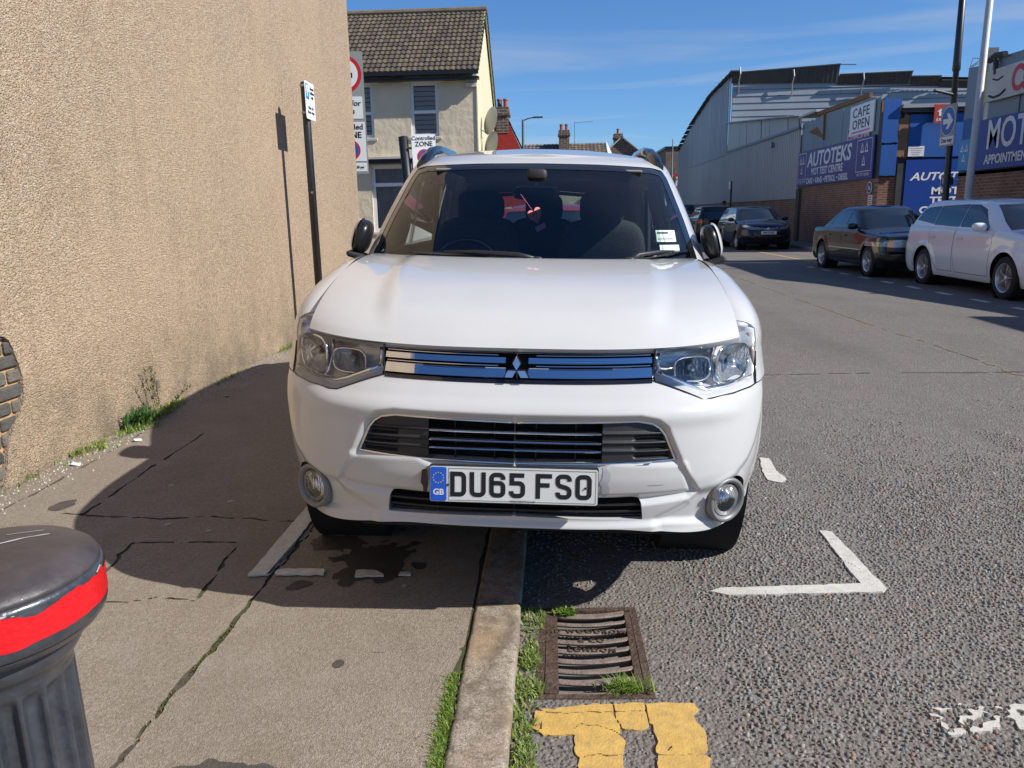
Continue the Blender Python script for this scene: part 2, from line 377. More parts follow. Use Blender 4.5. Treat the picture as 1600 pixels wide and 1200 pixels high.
def m_dirt():
    q, nt, b = mat_new('joint_dirt'); n1 = tex(nt, 'Noise', 45, detail=8, rough=.7); n2 = tex(nt, 'Noise', 6, detail=6)
    c = ramp(nt, n1.outputs[0], [(.3, (.055, .043, .030)), (.6, (.105, .086, .062)), (.75, (.19, .165, .125))]); c = mixc(nt, maprange(nt, n2.outputs[0], .5, .6, 0, .8), c, (.06, .075, .018))
    nt.links.new(c, b.inputs['Base Color']); b.inputs['Roughness'].default_value = .95; nt.links.new(bumpn(nt, n1.outputs[0], .9, .012), b.inputs['Normal']); return q
def m_paint(name, c, wear, dirt):
    q, nt, b = mat_new(name); n1 = tex(nt, 'Noise', 28, detail=8, rough=.72); n2 = tex(nt, 'Noise', 5, detail=6, rough=.6); v = tex(nt, 'Voronoi', 150)
    cc = mixc(nt, maprange(nt, n1.outputs[0], .42, .70, 0, wear), c, dirt); cc = mixc(nt, maprange(nt, n2.outputs[0], .45, .7, 0, wear*.7), cc, tuple(.75*k for k in c))
    nt.links.new(cc, b.inputs['Base Color']); b.inputs['Roughness'].default_value = .7
    nt.links.new(bumpn(nt, v.outputs['Distance'], .35, .002, bumpn(nt, n1.outputs[0], .5, .004)), b.inputs['Normal']); return q
def m_vcol(name, rough=.8, bump=.3, trans=0.):
    q, nt, b = mat_new(name); a = nt.nodes.new('ShaderNodeVertexColor'); a.layer_name = 'Col'; nt.links.new(a.outputs[0], b.inputs['Base Color']); b.inputs['Roughness'].default_value = rough
    b.inputs['Specular IOR Level'].default_value = .35
    if bump: nt.links.new(bumpn(nt, tex(nt, 'Noise', 300, detail=3).outputs[0], bump, .003), b.inputs['Normal'])
    if trans: b.inputs['Transmission Weight'].default_value = 0; b.inputs['Subsurface Weight'].default_value = trans; b.inputs['Subsurface Radius'].default_value = (.004, .006, .002); b.inputs['Subsurface Scale'].default_value = .5
    return q
def m_leaf():
    q = bpy.data.materials.new('leaf'); q.use_nodes = True; nt = q.node_tree; b = nt.nodes['Principled BSDF']; a = nt.nodes.new('ShaderNodeVertexColor'); a.layer_name = 'Col'; t = nt.nodes.new('ShaderNodeBsdfTranslucent'); mx = nt.nodes.new('ShaderNodeMixShader'); mx.inputs[0].default_value = .42
    nt.links.new(a.outputs[0], b.inputs['Base Color']); nt.links.new(a.outputs[0], t.inputs[0]); b.inputs['Roughness'].default_value = .5; nt.links.new(b.outputs[0], mx.inputs[1]); nt.links.new(t.outputs[0], mx.inputs[2]); nt.links.new(mx.outputs[0], nt.nodes['Material Output'].inputs[0]); return q
ROAD = m_road(); PAVE = m_pave(); GRAN = m_granite(); DIRT = m_dirt()
YELLOW = m_paint('yellow_paint', (.62, .385, .10), .75, (.33, .23, .10)); WHITEP = m_paint('white_road_paint', (.60, .57, .50), .5, (.26, .235, .20))
STONE = m_vcol('chippings', .8, .12); LEAF = m_leaf(); IRON = None
# ------------------------------------------------------------------ ground, road
tag(obj('ground', [(-900, -300, -.03), (900, -300, -.03), (900, 1800, -.03), (-900, 1800, -.03)], [(0, 1, 2, 3)], mat('far_ground', (.16, .15, .13), .9, vary=.2, vscale=.3)), kind='structure')
GRATE = [(-.062, 1.985), (.29, 1.995), (.285, 2.527), (-.052, 2.510)]
grate_hole = [(-.042, 2.005), (.272, 2.012), (.270, 2.508), (-.036, 2.494)]
road = sheet('road', -.30, 2.7, .4, 5.2, .03, lambda x, y: sdf_poly(x, y, grate_hole), 0, .10, ROAD, zf=lambda x, y: .0025*vnoise(x, y, 3, 5))
tag(road, kind='structure')
def far_road():
    xs = [-40, -.30, 2.7, 8.75]; ys = [-14, .4, 5.2, 40, 130]; V = []; F = []
    for x0, x1 in zip(xs[:-1], xs[1:]):
        for y0, y1 in zip(ys[:-1], ys[1:]):
            if x0 == -.30 and y0 == .4: continue
            k = len(V); V += [(x0, y0, 0), (x1, y0, 0), (x1, y1, 0), (x0, y1, 0)]; F.append((k, k+1, k+2, k+3))
    tag(obj('road', V, F, ROAD), kind='structure')
far_road()
# ------------------------------------------------------------------ near pavement with open cracks
CR1 = [(-1.107, .6), (-1.107, 1.543), (-1.104, 1.607), (-1.094, 1.715), (-1.098, 1.867), (-1.092, 2.02), (-1.083, 2.158), (-1.078, 2.325), (-1.073, 2.449), (-1.068, 2.653), (-1.052, 3.053), (-1.04, 4.2)]
CR2 = [(-2.1, 2.45), (-1.757, 2.433), (-1.661, 2.43), (-1.516, 2.423), (-1.428, 2.457), (-1.279, 2.437), (-1.282, 2.479), (-1.299, 2.733), (-1.318, 2.932), (-1.55, 2.936), (-1.778, 2.927), (-1.732, 2.666)]
CR3 = [(-2.281, 3.251), (-2.152, 3.22), (-1.807, 3.192), (-1.558, 3.216), (-1.348, 3.187), (-1.13, 3.159), (-.32, 3.20)]
CR4 = [(-2.173, 3.22), (-2.187, 3.415), (-2.21, 3.939), (-2.216, 4.63), (-2.189, 4.863), (-1.778, 4.888), (-.3, 4.9)]
CR5 = [(-2.62, 3.0), (-2.60, 3.6), (-2.62, 4.3), (-2.66, 4.9), (-2.62, 6), (-2.66, 8)]
CR6 = [(-1.60, 2.32), (-1.50, 2.36), (-1.42, 2.365), (-1.36, 2.39)]
CR7 = [(-.60, 2.13), (-.50, 2.12), (-.42, 2.13), (-.35, 2.14), (-.30, 2.15)]
def crack_c(x, y):
    n = vnoise(x, y, 14, 3, 4); n2 = vnoise(x, y, 4, 9, 2); xx = x+.016*vnoise(x, y, 16, 21, 4); yy = y+.016*vnoise(x, y, 16, 22, 4)
    d = sdf_line(xx, yy, CR1)-(.009+.006*n2)
    d = np.minimum(d, sdf_line(xx, yy, CR2)-(.0065+.005*n)); d = np.minimum(d, sdf_line(xx, yy, CR3)-(.0075+.005*n)); d = np.minimum(d, sdf_line(xx, yy, CR4)-(.0060+.005*n))
    d = np.minimum(d, sdf_line(xx, yy, CR5)-(.006+.008*n)); d = np.minimum(d, sdf_line(xx, yy, CR6)-(.001+.010*n)); d = np.minimum(d, sdf_line(xx, yy, CR7)-(.0+.008*n))
    edge = -.284-(.002+.010*vnoise(y, y*0, 3.2, 4, 3)+.03*np.exp(-((y-1.92)/.22)**2)); d = np.minimum(d, edge-x+.006*n)
    return d
def pave_z(x, y): return .0018*vnoise(x, y, 1.1, 2, 3)+.0010*vnoise(x, y, 9, 8, 2)-.0005*np.exp(-((x+.36)/.10)**2)*np.exp(-((y-2.0)/.30)**2)-.001*sstep(-2.35, -2.75, x)
pv = sheet('pavement', WALLX, -.285, .5, 4.6, .0125, crack_c, PZ, .007, PAVE, zf=pave_z, two=DIRT); tag(pv, kind='structure')
def more_pave():
    V = []; F = []
    for x0, x1, y0, y1 in ((WALLX, -.285, 4.6, 11.5), (WALLX, -.285, -8, .5)):
        k = len(V); V += [(x0, y0, PZ), (x1, y0, PZ), (x1, y1, PZ), (x0, y1, PZ)]; F.append((k, k+1, k+2, k+3))
    tag(obj('pavement', V, F, PAVE), kind='structure')
    mb = MB().box(8.88, 10.3, -8, 110, -.02, .08); tag(mb.build('pavement', PAVE), kind='structure')
    tag(MB().box(10.3, 24, 20.4, 25.6, -.02, .075).build('yard', PAVE), kind='structure')
    mb = MB().box(-9, -.28, 20.6, 23.2, -.02, .07); mb.box(-.28, -.12, 20.6, 23.2, -.02, .066); mb.box(-2.5, -.28, 23.2, 120, -.02, .07); tag(mb.build('pavement', PAVE), kind='structure')
more_pave()
tag(obj('joint_dirt', [(WALLX, .4, PZ-.0060), (-.275, .4, PZ-.0060), (-.275, 4.7, PZ-.0060), (WALLX, 4.7, PZ-.0060)], [(0, 1, 2, 3)], DIRT), kind='structure')
# ------------------------------------------------------------------ kerb stones
kerb = empty('kerb', (-.2, 0, 0)); tag(kerb, kind='structure')
def kerb_mesh(L, seed, x0, x1, h):
    nx, ny = 12, max(6, int(L/.03)); b = .012
    prof = [(x0, -.02), (x0, h-b), (x0+b*.3, h-b*.3), (x0+b, h)] + [(x0+b+(x1-x0-2*b)*k/8, h) for k in range(1, 8)] + [(x1-b, h), (x1-b*.3, h-b*.3), (x1, h-b), (x1, -.02)]
    P = np.zeros((ny+3, len(prof), 3))
    for i in range(ny+3):
        t = np.clip((i-1)/ny, 0, 1)
        for j, (x, z) in enumerate(prof):
            e = .008 if i in (0, ny+2) else 0
            P[i, j] = (x+(.5*(x0+x1)-x)*e*3, t*L, z-e if z > 0 else z)
    nz = vnoise(P[..., 1]*1, P[..., 0]*3+P[..., 2], 16, seed, 4)
    P[..., 2] += np.where(P[..., 2] > 0, .0022*nz-.003*(vnoise(P[..., 1], P[..., 0], 30, seed+5, 2) > .45), 0); P[..., 0] += .003*vnoise(P[..., 1], P[..., 2], 9, seed+2, 3)+.002*vnoise(P[..., 1], P[..., 2], 30, seed+7, 2)
    V = P.reshape(-1, 3); F = [tuple(f)[::-1] for f in grid_faces(ny+3, len(prof)).tolist()]; n = len(prof)
    F += [tuple(range(n)), tuple(range((ny+2)*n, (ny+3)*n))[::-1]]
    me = make_mesh('kerb_stone', V, F, GRAN); me.polygons.foreach_set('use_smooth', np.ones(len(me.polygons), bool)); me.set_sharp_from_angle(angle=R(50)); return me
y = 2.434-.915*3; k = 0
while y < 11.4:
    me = kerb_mesh(.905, 40+k, -.277, -.120, PZ+.004); o = bpy.data.objects.new('kerb_stone', me); o.location = (.2+random.uniform(-.002, .002), y, random.uniform(-.002, .002)); o.rotation_euler = (0, 0, random.uniform(-.003, .003)); link(o, kerb); y += .915; k += 1
kerb2 = empty('kerb', (8.8, 0, 0)); tag(kerb2, kind='structure')
mb = MB(); mb.box(0, .13, 0, .905, -.02, .10, 0, .012); fk = make_mesh('kerb_stone', mb.V, mb.F, GRAN)
for k in range(60): inst('kerb_stone', fk, kerb2, (-.05, 2+.915*k, 0))
# ------------------------------------------------------------------ drain grate with lettering
IRON = mat('rusty_iron', (.105, .070, .052), .62, metal=.25, bump=.7, bscale=90, vary=.45, vscale=35)
IRONW = mat('worn_iron', (.215, .165, .135), .68, metal=.05, bump=.35, bscale=120, vary=.4, vscale=25)
gr = empty('drain_grate', (.114, 2.25, -.08)); tag(gr, 'rusty cast iron street drain grate with curved slots beside the kerb', 'drain grate')
def grate():
    ox, oy = .114, 2.25; zt = .080
    def T(x, y, z): return (x-ox+(y-oy)*.03*0, y-oy, z)
    # outer frame as four chamfered rails
    fr = MB(); a = GRATE
    inn = [(-.036, 2.008), (.266, 2.014), (.262, 2.502), (-.030, 2.489)]
    for i in range(4):
        p, q = a[i], a[(i+1) % 4]; s, t = inn[i], inn[(i+1) % 4]
        V = [T(*p, .0), T(*q, .0), T(*t, .0), T(*s, .0), T(*p, zt+.002), T(*q, zt+.002), T(*t, zt+.002), T(*s, zt+.002)]
        fr.add(V, [(0, 3, 2, 1), (4, 5, 6, 7), (0, 1, 5, 4), (1, 2, 6, 5), (2, 3, 7, 6), (3, 0, 4, 7)])
    fr.build('frame', IRON, gr)
    # plate: rails left and right, bars between
    def bar(y0, y1, w0=.0):
        n = 14; V = []; xl, xr = .006, .242
        for i in range(n+1):
            t = i/n; x = xl+(xr-xl)*t; sag = -.016*(1-(2*t-1)**2)+.010*(2*t-1)
            for yy, z in ((y0+.006, zt-.013), (y0, zt-.004), (y0+.003, zt), (y1-.003, zt), (y1, zt-.004), (y1-.006, zt-.013)): V.append(T(x, yy+sag, z))
        return V, [(i*6+j, i*6+(j+1) % 6, (i+1)*6+(j+1) % 6, (i+1)*6+j) for i in range(n) for j in range(6)]
    for side, (x0, x1) in enumerate(((-.034, .009), (.238, .263))):
        r = MB(); r.prism([(x0+.002, 2.014), (x1, 2.014), (x1-.002, 2.497), (x0+.004, 2.488)], zt-.020, zt+.001, lambda p, q, h: T(p, q, h)); r.build('rail', IRON, gr)
    ys = [2.014, 2.060, 2.118, 2.172, 2.228, 2.284, 2.340, 2.396, 2.448, 2.50]
    for i in range(len(ys)-1):
        y0 = ys[i]+(.019 if i else .0); y1 = ys[i+1]-(.016 if i < len(ys)-2 else .004)
        if i == 0: y1 = 2.04
        V, F = bar(y0, y1); o = obj('bar', V, F, IRONW, gr); autosmooth(o, 40)
        words = {5: '& CO', 4: 'LONDON', 6: 'AD WOODROW'}
        if i in words:
            text('lettering', words[i], .030, IRON, gr, T(.118-(.012 if i == 6 else 0), (y0+y1)/2-.014, zt+.002), 'z', bold=.0001, sx=1.0, ext=.0018, space=1.3)
    MB().box(-.045+.0-ox, .275-ox, 2.0-oy, 2.51-oy, -.32, -.30).build('sump', mat('sump_mud', (.012, .010, .008), .9), gr)
    w = MB(); w.box(-.06-ox, -.045-ox, 2.0-oy, 2.51-oy, -.3, .0); w.box(.275-ox, .29-ox, 2.0-oy, 2.51-oy, -.3, .0); w.box(-.045-ox, .275-ox, 1.985-oy, 2.0-oy, -.3, 0); w.box(-.045-ox, .275-ox, 2.51-oy, 2.525-oy, -.3, 0); w.build('sump_wall', DIRT, gr)
grate()
# ------------------------------------------------------------------ painted markings
def paint_c(poly, amp=.008, s=22, seed=1, cracks=(), holes=0., hs=30):
    def f(x, y):
        d = -sdf_poly(x, y, poly)+amp*vnoise(x, y, s, seed, 4)
        for c in cracks: d = np.minimum(d, sdf_line(x+.008*vnoise(x, y, 30, seed+3, 2), y+.008*vnoise(x, y, 30, seed+4, 2), c)-.0028)
        if holes: d = np.minimum(d, .02*(holes-vnoise(x, y, hs, seed+9, 3)))
        return d
    return f
YT = [(-.059, 1.929), (.058, 1.955), (.241, 1.968), (.396, 1.972), (.404, 1.946), (.389, 1.903), (.403, 1.837), (.393, 1.714), (.39, 1.2), (.26, 1.2), (.261, 1.71), (.267, 1.82), (.262, 1.873), (.237, 1.853), (.184, 1.844), (.176, 1.853), (.185, 1.793), (.172, 1.708), (.17, 1.2), (.055, 1.2), (.058, 1.705), (.052, 1.764), (.05, 1.827), (-.033, 1.825), (-.074, 1.864), (-.058, 1.892)]
yc = [[(.253, 1.99), (.258, 1.93), (.262, 1.87)], [(.05, 1.85), (.07, 1.872), (.12, 1.868), (.16, 1.845), (.185, 1.81)], [(.165, 1.975), (.17, 1.90), (.18, 1.85)], [(.25, 1.76), (.32, 1.755), (.41, 1.765)], [(.04, 1.742), (.12, 1.75), (.19, 1.745)], [(-.06, 1.93), (.0, 1.915), (.10, 1.925), (.25, 1.935)], [(.26, 1.60), (.40, 1.61)], [(.05, 1.62), (.18, 1.60)], [(.31, 1.93), (.33, 1.90), (.40, 1.895)]]
tag(sheet('road_marking', -.1, .43, 1.2, 2.0, .006, paint_c(YT, .013, 26, 3, yc[:6], holes=.70, hs=30), .0048, .0048, YELLOW, zf=lambda x, y: .0012*vnoise(x, y, 25, 4, 3)), 'thick cracked double yellow line ending in a bar below the drain grate', 'road marking')
WL = [(-1.157, 2.615), (-1.140, 4.6), (-1.075, 4.6), (-1.078, 2.627)]
tag(sheet('road_marking', -1.2, -1.05, 2.58, 4.6, .009, [paint_c(WL, .007, 25, 13), lambda x, y: sdf_line(x, y, CR1)-.02], PZ+.011, .006, WHITEP, zf=pave_z), 'worn white bay line on the pavement running under the white car', 'road marking')
for i, (pl, lb) in enumerate(([[(-1.068, 2.675), (-.880, 2.677), (-.870, 2.628), (-1.056, 2.626)], 'long worn white dash on the pavement joining the corner of the bay line'], [[(-.755, 2.668), (-.668, 2.668), (-.64, 2.62), (-.75, 2.615)], 'short worn white dash on the pavement below the number plate'], [[(-.585, 2.652), (-.545, 2.652), (-.54, 2.63), (-.585, 2.63)], 'tiny fleck of white bay paint on the pavement near the kerb'])):
    x = [p[0] for p in pl]; y = [p[1] for p in pl]
    tag(sheet('road_marking', min(x)-.02, max(x)+.02, min(y)-.02, max(y)+.02, .007, paint_c(pl, .010, 30, 17+i, holes=.55), PZ+.011, .006, WHITEP, zf=pave_z), lb, 'road marking')
WR = [(1.157, 3.209), (1.205, 3.189), (1.222, 2.671), (1.2, 2.646), (.638, 2.613), (.569, 2.641), (.614, 2.666), (1.144, 2.71), (1.142, 2.865), (1.149, 2.94)]
tag(sheet('road_marking', .52, 1.26, 2.57, 3.25, .007, paint_c(WR, .007, 26, 23, [[(1.14, 3.12), (1.22, 3.10)], [(1.14, 2.93), (1.19, 2.83)]], holes=.72), .0075, .0075, WHITEP), 'white L shaped corner of the parking bay on the road', 'road marking')
WR2 = [(1.165, 4.235), (1.216, 4.219), (1.194, 4.006), (1.212, 3.873), (1.171, 3.814), (1.11, 3.853), (1.12, 4.0)]
tag(sheet('road_marking', 1.08, 1.25, 3.78, 4.28, .01, paint_c(WR2, .006, 26, 29, [[(1.1, 4.05), (1.22, 4.0)]]), .0065, .0065, WHITEP), 'short white bay dash on the road beside the fog lamp', 'road marking')
for k in range(4):
    tag(sheet('road_marking', 1.10, 1.24, 5.6+2*k, 6.5+2*k, .03, paint_c([(1.12, 5.63+2*k), (1.21, 5.63+2*k), (1.21, 6.45+2*k), (1.12, 6.45+2*k)], .012, 10, 31+k), .005, .005, WHITEP), 'white bay dash on the road along the far side of the white car', 'road marking', 'bay dashes hidden beside the white car')
tag(sheet('road_marking', 1.0, 1.9, 1.80, 2.02, .007, paint_c([(1.03, 1.955), (1.17, 1.985), (1.9, 1.985), (1.9, 1.885), (1.05, 1.86)], .022, 20, 37, holes=-.08, hs=38), .0075, .0075, WHITEP), 'almost worn away white line on the chippings near the frame corner', 'road marking')
for k in range(9):
    yy = 10.45+k*1.05; x0 = 6.28-.012*k*1.05
    tag(MB().box(x0, x0+.10, yy, yy+.42, .001, .005).build('road_marking', WHITEP), ['white dash on the shaded road nearest the white estate car front wheel', 'second white dash from the right along the parked cars', 'third white dash from the right along the parked cars', 'fourth white dash from the right along the parked cars', 'fifth white dash from the right along the parked cars', 'sixth white dash from the right, level with the black saloon front wheel', 'seventh white dash from the right along the black saloon', 'eighth white dash from the right along the black saloon', 'farthest white dash, level with the black saloon rear wheel'][k], 'road marking', 'bay dashes along the parked cars')
tag(obj('road_marking', [(6.86, 20.4, .004), (6.95, 20.4, .004), (6.93, 27.5, .004), (6.84, 27.5, .004)], [(0, 1, 2, 3)], YELLOW), 'yellow line on the sunlit strip of road between parked cars', 'road marking')
tag(sheet('road_joint', 3.72, 3.98, 4.5, 24, .05, lambda x, y: .022-np.abs(x-3.84-.05*vnoise(y, 0*y, .4, 3, 2))+.03*vnoise(x*.3, y, 9, 5, 3), .003, .003, mat('joint_tar', (.17, .135, .07), .8, vary=.4, vscale=6)), kind='structure')
tag(sheet('road_joint', 1.6, 6.0, 6.3, 6.8, .02, lambda x, y: .010-np.abs(y-6.45-.035*x+.04*vnoise(x, 0*x, .8, 7, 2))+.012*vnoise(x, y, 9, 8, 3), .003, .003, mat('joint_bitumen', (.05, .045, .04), .8)), kind='structure')
# ------------------------------------------------------------------ loose chippings bedded in the near road
def chippings():
    xs = np.arange(-.11, 3.6, .0165); ys = np.arange(.95, 5.7, .0165); X, Y = np.meshgrid(xs, ys, indexing='ij')
    X = X+RNG.uniform(-.006, .006, X.shape); Y = Y+RNG.uniform(-.006, .006, Y.shape); X = X.ravel(); Y = Y.ravel()
    d = np.stack([X, Y, 0*X], 1)-CAMP; px = (d@CB[0])/(d@CB[2]); py = (d@CB[1])/(d@CB[2])
    ok = (np.abs(px) < .74) & (py > -.56)
    dens = (.80-.72*sstep(3.0, 5.6, Y))-.55*sstep(.62, .34, X)*sstep(3.4, 2.9, Y)-.28*(vnoise(X, Y, 1.6, 51, 3) > .28)-.18*(vnoise(X, Y, 4, 52, 3) > .2)
    ok &= RNG.uniform(0, 1, X.shape) < dens
    ok &= sdf_poly(X, Y, GRATE) > .012
    for pl in (YT, WR, WR2): ok &= sdf_poly(X, Y, pl) > -.004
    ok &= ~((X > .55) & (X < .62) & (Y > 5)); X = X[ok]; Y = Y[ok]; n = len(X); K = 6
    sz = RNG.uniform(.0046, .0102, n)*np.where(RNG.uniform(0, 1, n) < .12, 1.35, 1)*np.where((X < .5) & (Y < 3), .72, 1); asp = RNG.uniform(.5, .9, n); ro = RNG.uniform(0, 6.28, n); h = RNG.uniform(.0012, .0036, n)*np.where(X < .5, .6, 1)
    a = np.linspace(0, 2*np.pi, K, endpoint=False)[None]+RNG.uniform(-.35, .35, (n, K)); r = RNG.uniform(.75, 1.15, (n, K))*sz[:, None]
    lx = r*np.cos(a); ly = r*np.sin(a)*asp[:, None]; cx = np.cos(ro)[:, None]; sx = np.sin(ro)[:, None]
    bx = X[:, None]+lx*cx-ly*sx; by = Y[:, None]+lx*sx+ly*cx; tl = RNG.uniform(-.11, .11, (n, 2))
    top = .72; tx = X[:, None]+(lx*cx-ly*sx)*top; ty = Y[:, None]+(lx*sx+ly*cx)*top; tz = h[:, None]+(tx-X[:, None])*tl[:, :1]+(ty-Y[:, None])*tl[:, 1:]+.001
    V = np.concatenate([np.stack([bx, by, np.full_like(bx, -.003)], -1), np.stack([tx, ty, tz+.0015], -1)], 1).reshape(-1, 3)
    base = np.arange(n)[:, None]*2*K; k = np.arange(K)[None]; k2 = (k+1) % K
    side = np.stack([base+k, base+k2, base+K+k2, base+K+k], -1).reshape(-1, 4)
    cap = np.stack([np.stack([base[:, 0]+K, base[:, 0]+K+1, base[:, 0]+K+2, base[:, 0]+K+3], -1), np.stack([base[:, 0]+K, base[:, 0]+K+3, base[:, 0]+K+4, base[:, 0]+K+5], -1)], 1).reshape(-1, 4)
    pal = np.array([(.175, .18, .18), (.215, .215, .21), (.14, .14, .138), (.19, .172, .152), (.25, .175, .14), (.165, .18, .185), (.28, .27, .25), (.215, .155, .125)])
    c = pal[RNG.choice(8, n, p=[.24, .20, .17, .12, .07, .12, .05, .03])]*RNG.uniform(.84, 1.13, (n, 1))*np.array([1.05, 1.0, .94]); c = np.repeat(c, 2*K, 0)
    o = obj('road_chippings', V, np.vstack([side, cap]), STONE, col=c); tag(o, 'grey and pinkish stone chippings bedded in the near road surface', 'chippings', kind='stuff')
chippings()
# ------------------------------------------------------------------ plants
def blades(name, pts, hmin, hmax, w, lean, cols, label, cat, parent=None, kind='stuff', seg=3):
    n = len(pts); P = np.asarray(pts, float); h = RNG.uniform(hmin, hmax, n); az = RNG.uniform(0, 6.28, n); le = RNG.uniform(.1, 1, n)*lean; ww = RNG.uniform(.6, 1.2, n)*w
    dx, dy = np.cos(az), np.sin(az); V = []; 
    for s in range(seg+1):
        t = s/seg; f = ww*(1-t**1.6)*.5+.0001; off = le*h*t*t; zz = h*(t-.35*t*t*np.minimum(le, 1))
        cx = P[:, 0]+dx*off; cy = P[:, 1]+dy*off; cz = P[:, 2]+zz
        V += [np.stack([cx-dy*f, cy+dx*f, cz], -1), np.stack([cx+dy*f, cy-dx*f, cz], -1)]
    V = np.stack(V, 1).reshape(-1, 3); k = 2*(seg+1); b = np.arange(n)[:, None]*k
    F = np.concatenate([np.stack([b[:, 0]+2*s, b[:, 0]+2*s+1, b[:, 0]+2*s+3, b[:, 0]+2*s+2], -1) for s in range(seg)], 0)
    cc = np.asarray(cols)[RNG.integers(0, len(cols), n)]*RNG.uniform(.7, 1.25, (n, 1)); cc = np.repeat(cc, k, 0)
    return tag(obj(name, V, F, LEAF, parent, col=cc), label, cat, kind=kind)
G1 = [(.24, .38, .05), (.20, .33, .045), (.30, .42, .07), (.33, .40, .10), (.15, .27, .045)]
def strip_pts(n, fx, y0, y1, wv, z, dens=None):
    o = []
    while len(o) < n:
        y = random.uniform(y0, y1); x = fx(y)+random.gauss(0, 1)*wv(y)
        if dens is None or random.random() < dens(y): o.append((x, y, z))
    return o
pts = strip_pts(3900, lambda y: -.086+.010*math.sin(y*9), 1.25, 2.50, lambda y: .011+.009*(1+math.sin(y*13+1)), .001, lambda y: .06+.94*(.5+.5*math.sin(y*23+2*math.sin(y*9)))**2)
pts = [(max(p[0], -.116), p[1], p[2]) for p in pts if p[0] < -.035]
blades('grass', pts, .006, .030, .0085, 1.3, G1+[(.42, .46, .22), (.36, .42, .18), (.30, .26, .12), (.34, .30, .15)], 'bright green weeds and grass in the gutter between kerb and drain', 'grass')
pts = strip_pts(2600, lambda y: -.300+.0*y, 1.45, 2.02, lambda y: .010, PZ-.010, lambda y: .35+.65*max(0, math.sin((y-1.45)*5.5)))
blades('grass', pts, .008, .026, .005, 1.0, G1, 'thin bright green grass strip in the gap behind the kerb stone', 'grass')
pts = strip_pts(260, lambda y: -.297, 2.38, 2.45, lambda y: .012, PZ-.008)+[(random.uniform(-.28, -.12), 2.434+random.gauss(0, .004), PZ-.006) for _ in range(420)]
blades('moss', pts, .004, .012, .004, .6, [(.12, .16, .03), (.09, .12, .03)], 'green moss in the joint between two kerb stones', 'moss')
pts = [(.21+random.gauss(0, .030), 2.035+random.gauss(0, .010), .0) for _ in range(260)]; blades('grass', pts, .02, .055, .005, 1.2, G1, 'tuft of grass growing out of the lowest slot of the drain grate', 'grass')
pts = [(.035+random.gauss(0, .016), 2.478+random.gauss(0, .009), .0) for _ in range(150)]; blades('weed', pts, .012, .030, .012, 1.2, [(.22, .33, .05), (.16, .27, .04)], 'small leafy weed in the topmost slot of the drain grate', 'weed')
pts = []
for (ax, ay), (bx, by) in zip(CR1[:-3], CR1[1:-2]):
    for _ in range(int(900*abs(by-ay))):
        t = random.random(); y = ay+(by-ay)*t
        if math.sin(y*6.3+1)+.7*math.sin(y*15) > .15: pts.append((ax+(bx-ax)*t+random.gauss(0, .006), y, PZ-.010))
blades('moss', pts, .006, .016, .006, .7, [(.15, .16, .035), (.11, .13, .03), (.18, .17, .06)], 'yellowish moss along the long crack in the pavement', 'moss')
def wall_weeds():
    pts = []
    for yc_, sp, n, w in ((5.0, .16, 800, .035), (4.72, .14, 420, .05), (5.30, .12, 220, .025), (7.9, .25, 350, .025), (8.5, .25, 200, .025), (6.3, .3, 60, .02), (4.25, .15, 160, .04), (3.6, .3, 50, .03)):
        for _ in range(n): pts.append((WALLX+.015+abs(random.gauss(0, w*1.2)), yc_+random.gauss(0, sp*.6), PZ-.012))
    blades('weeds', pts, .015, .075, .012, 1.2, G1+[(.36, .36, .12), (.40, .34, .16)], 'bright green weeds growing along the foot of the pebbledash wall', 'weeds')
    pts = [(WALLX+.03+abs(random.gauss(0, .025)), 4.78+random.gauss(0, .06), PZ) for _ in range(160)]; blades('dandelion', pts, .08, .17, .022, 1.3, [(.05, .13, .03), (.07, .16, .035)], 'dark green leafy dandelion clump at the wall foot', 'weed')
    st = MB(); pl = []
    for k in range(4):
        x, y = WALLX+.03+random.uniform(0, .06), 5.02+random.gauss(0, .10); hh = random.uniform(.14, .36); p = [(x, y, PZ)]; dx, dy = random.gauss(0, .05), random.gauss(0, .09)
        for s in range(1, 6):
            t = s/5; p.append((max(WALLX+.01, x+dx*t), y+dy*t, PZ+hh*t)); 
            for _ in range(9): pl.append((max(WALLX+.012, x+dx*t+random.gauss(0, .008)), y+dy*t+random.gauss(0, .010), PZ+hh*t+random.gauss(0, .012)))
        st.tube(p, .002, 4)
    wd_ = empty('weed', (WALLX+.06, 5.02, PZ)); tag(wd_, 'tall thin wiry weed with small leaves against the pebbledash wall', 'weed')
    o = st.build('stem', mat('stem', (.12, .11, .05), .8), wd_); o.location = (-(WALLX+.06), -5.02, -PZ)
    o = blades('foliage', pl, .012, .03, .011, 1.5, [(.17, .22, .06), (.22, .22, .09), (.13, .17, .05)], None, None, wd_); o.location = (-(WALLX+.06), -5.02, -PZ)
wall_weeds()
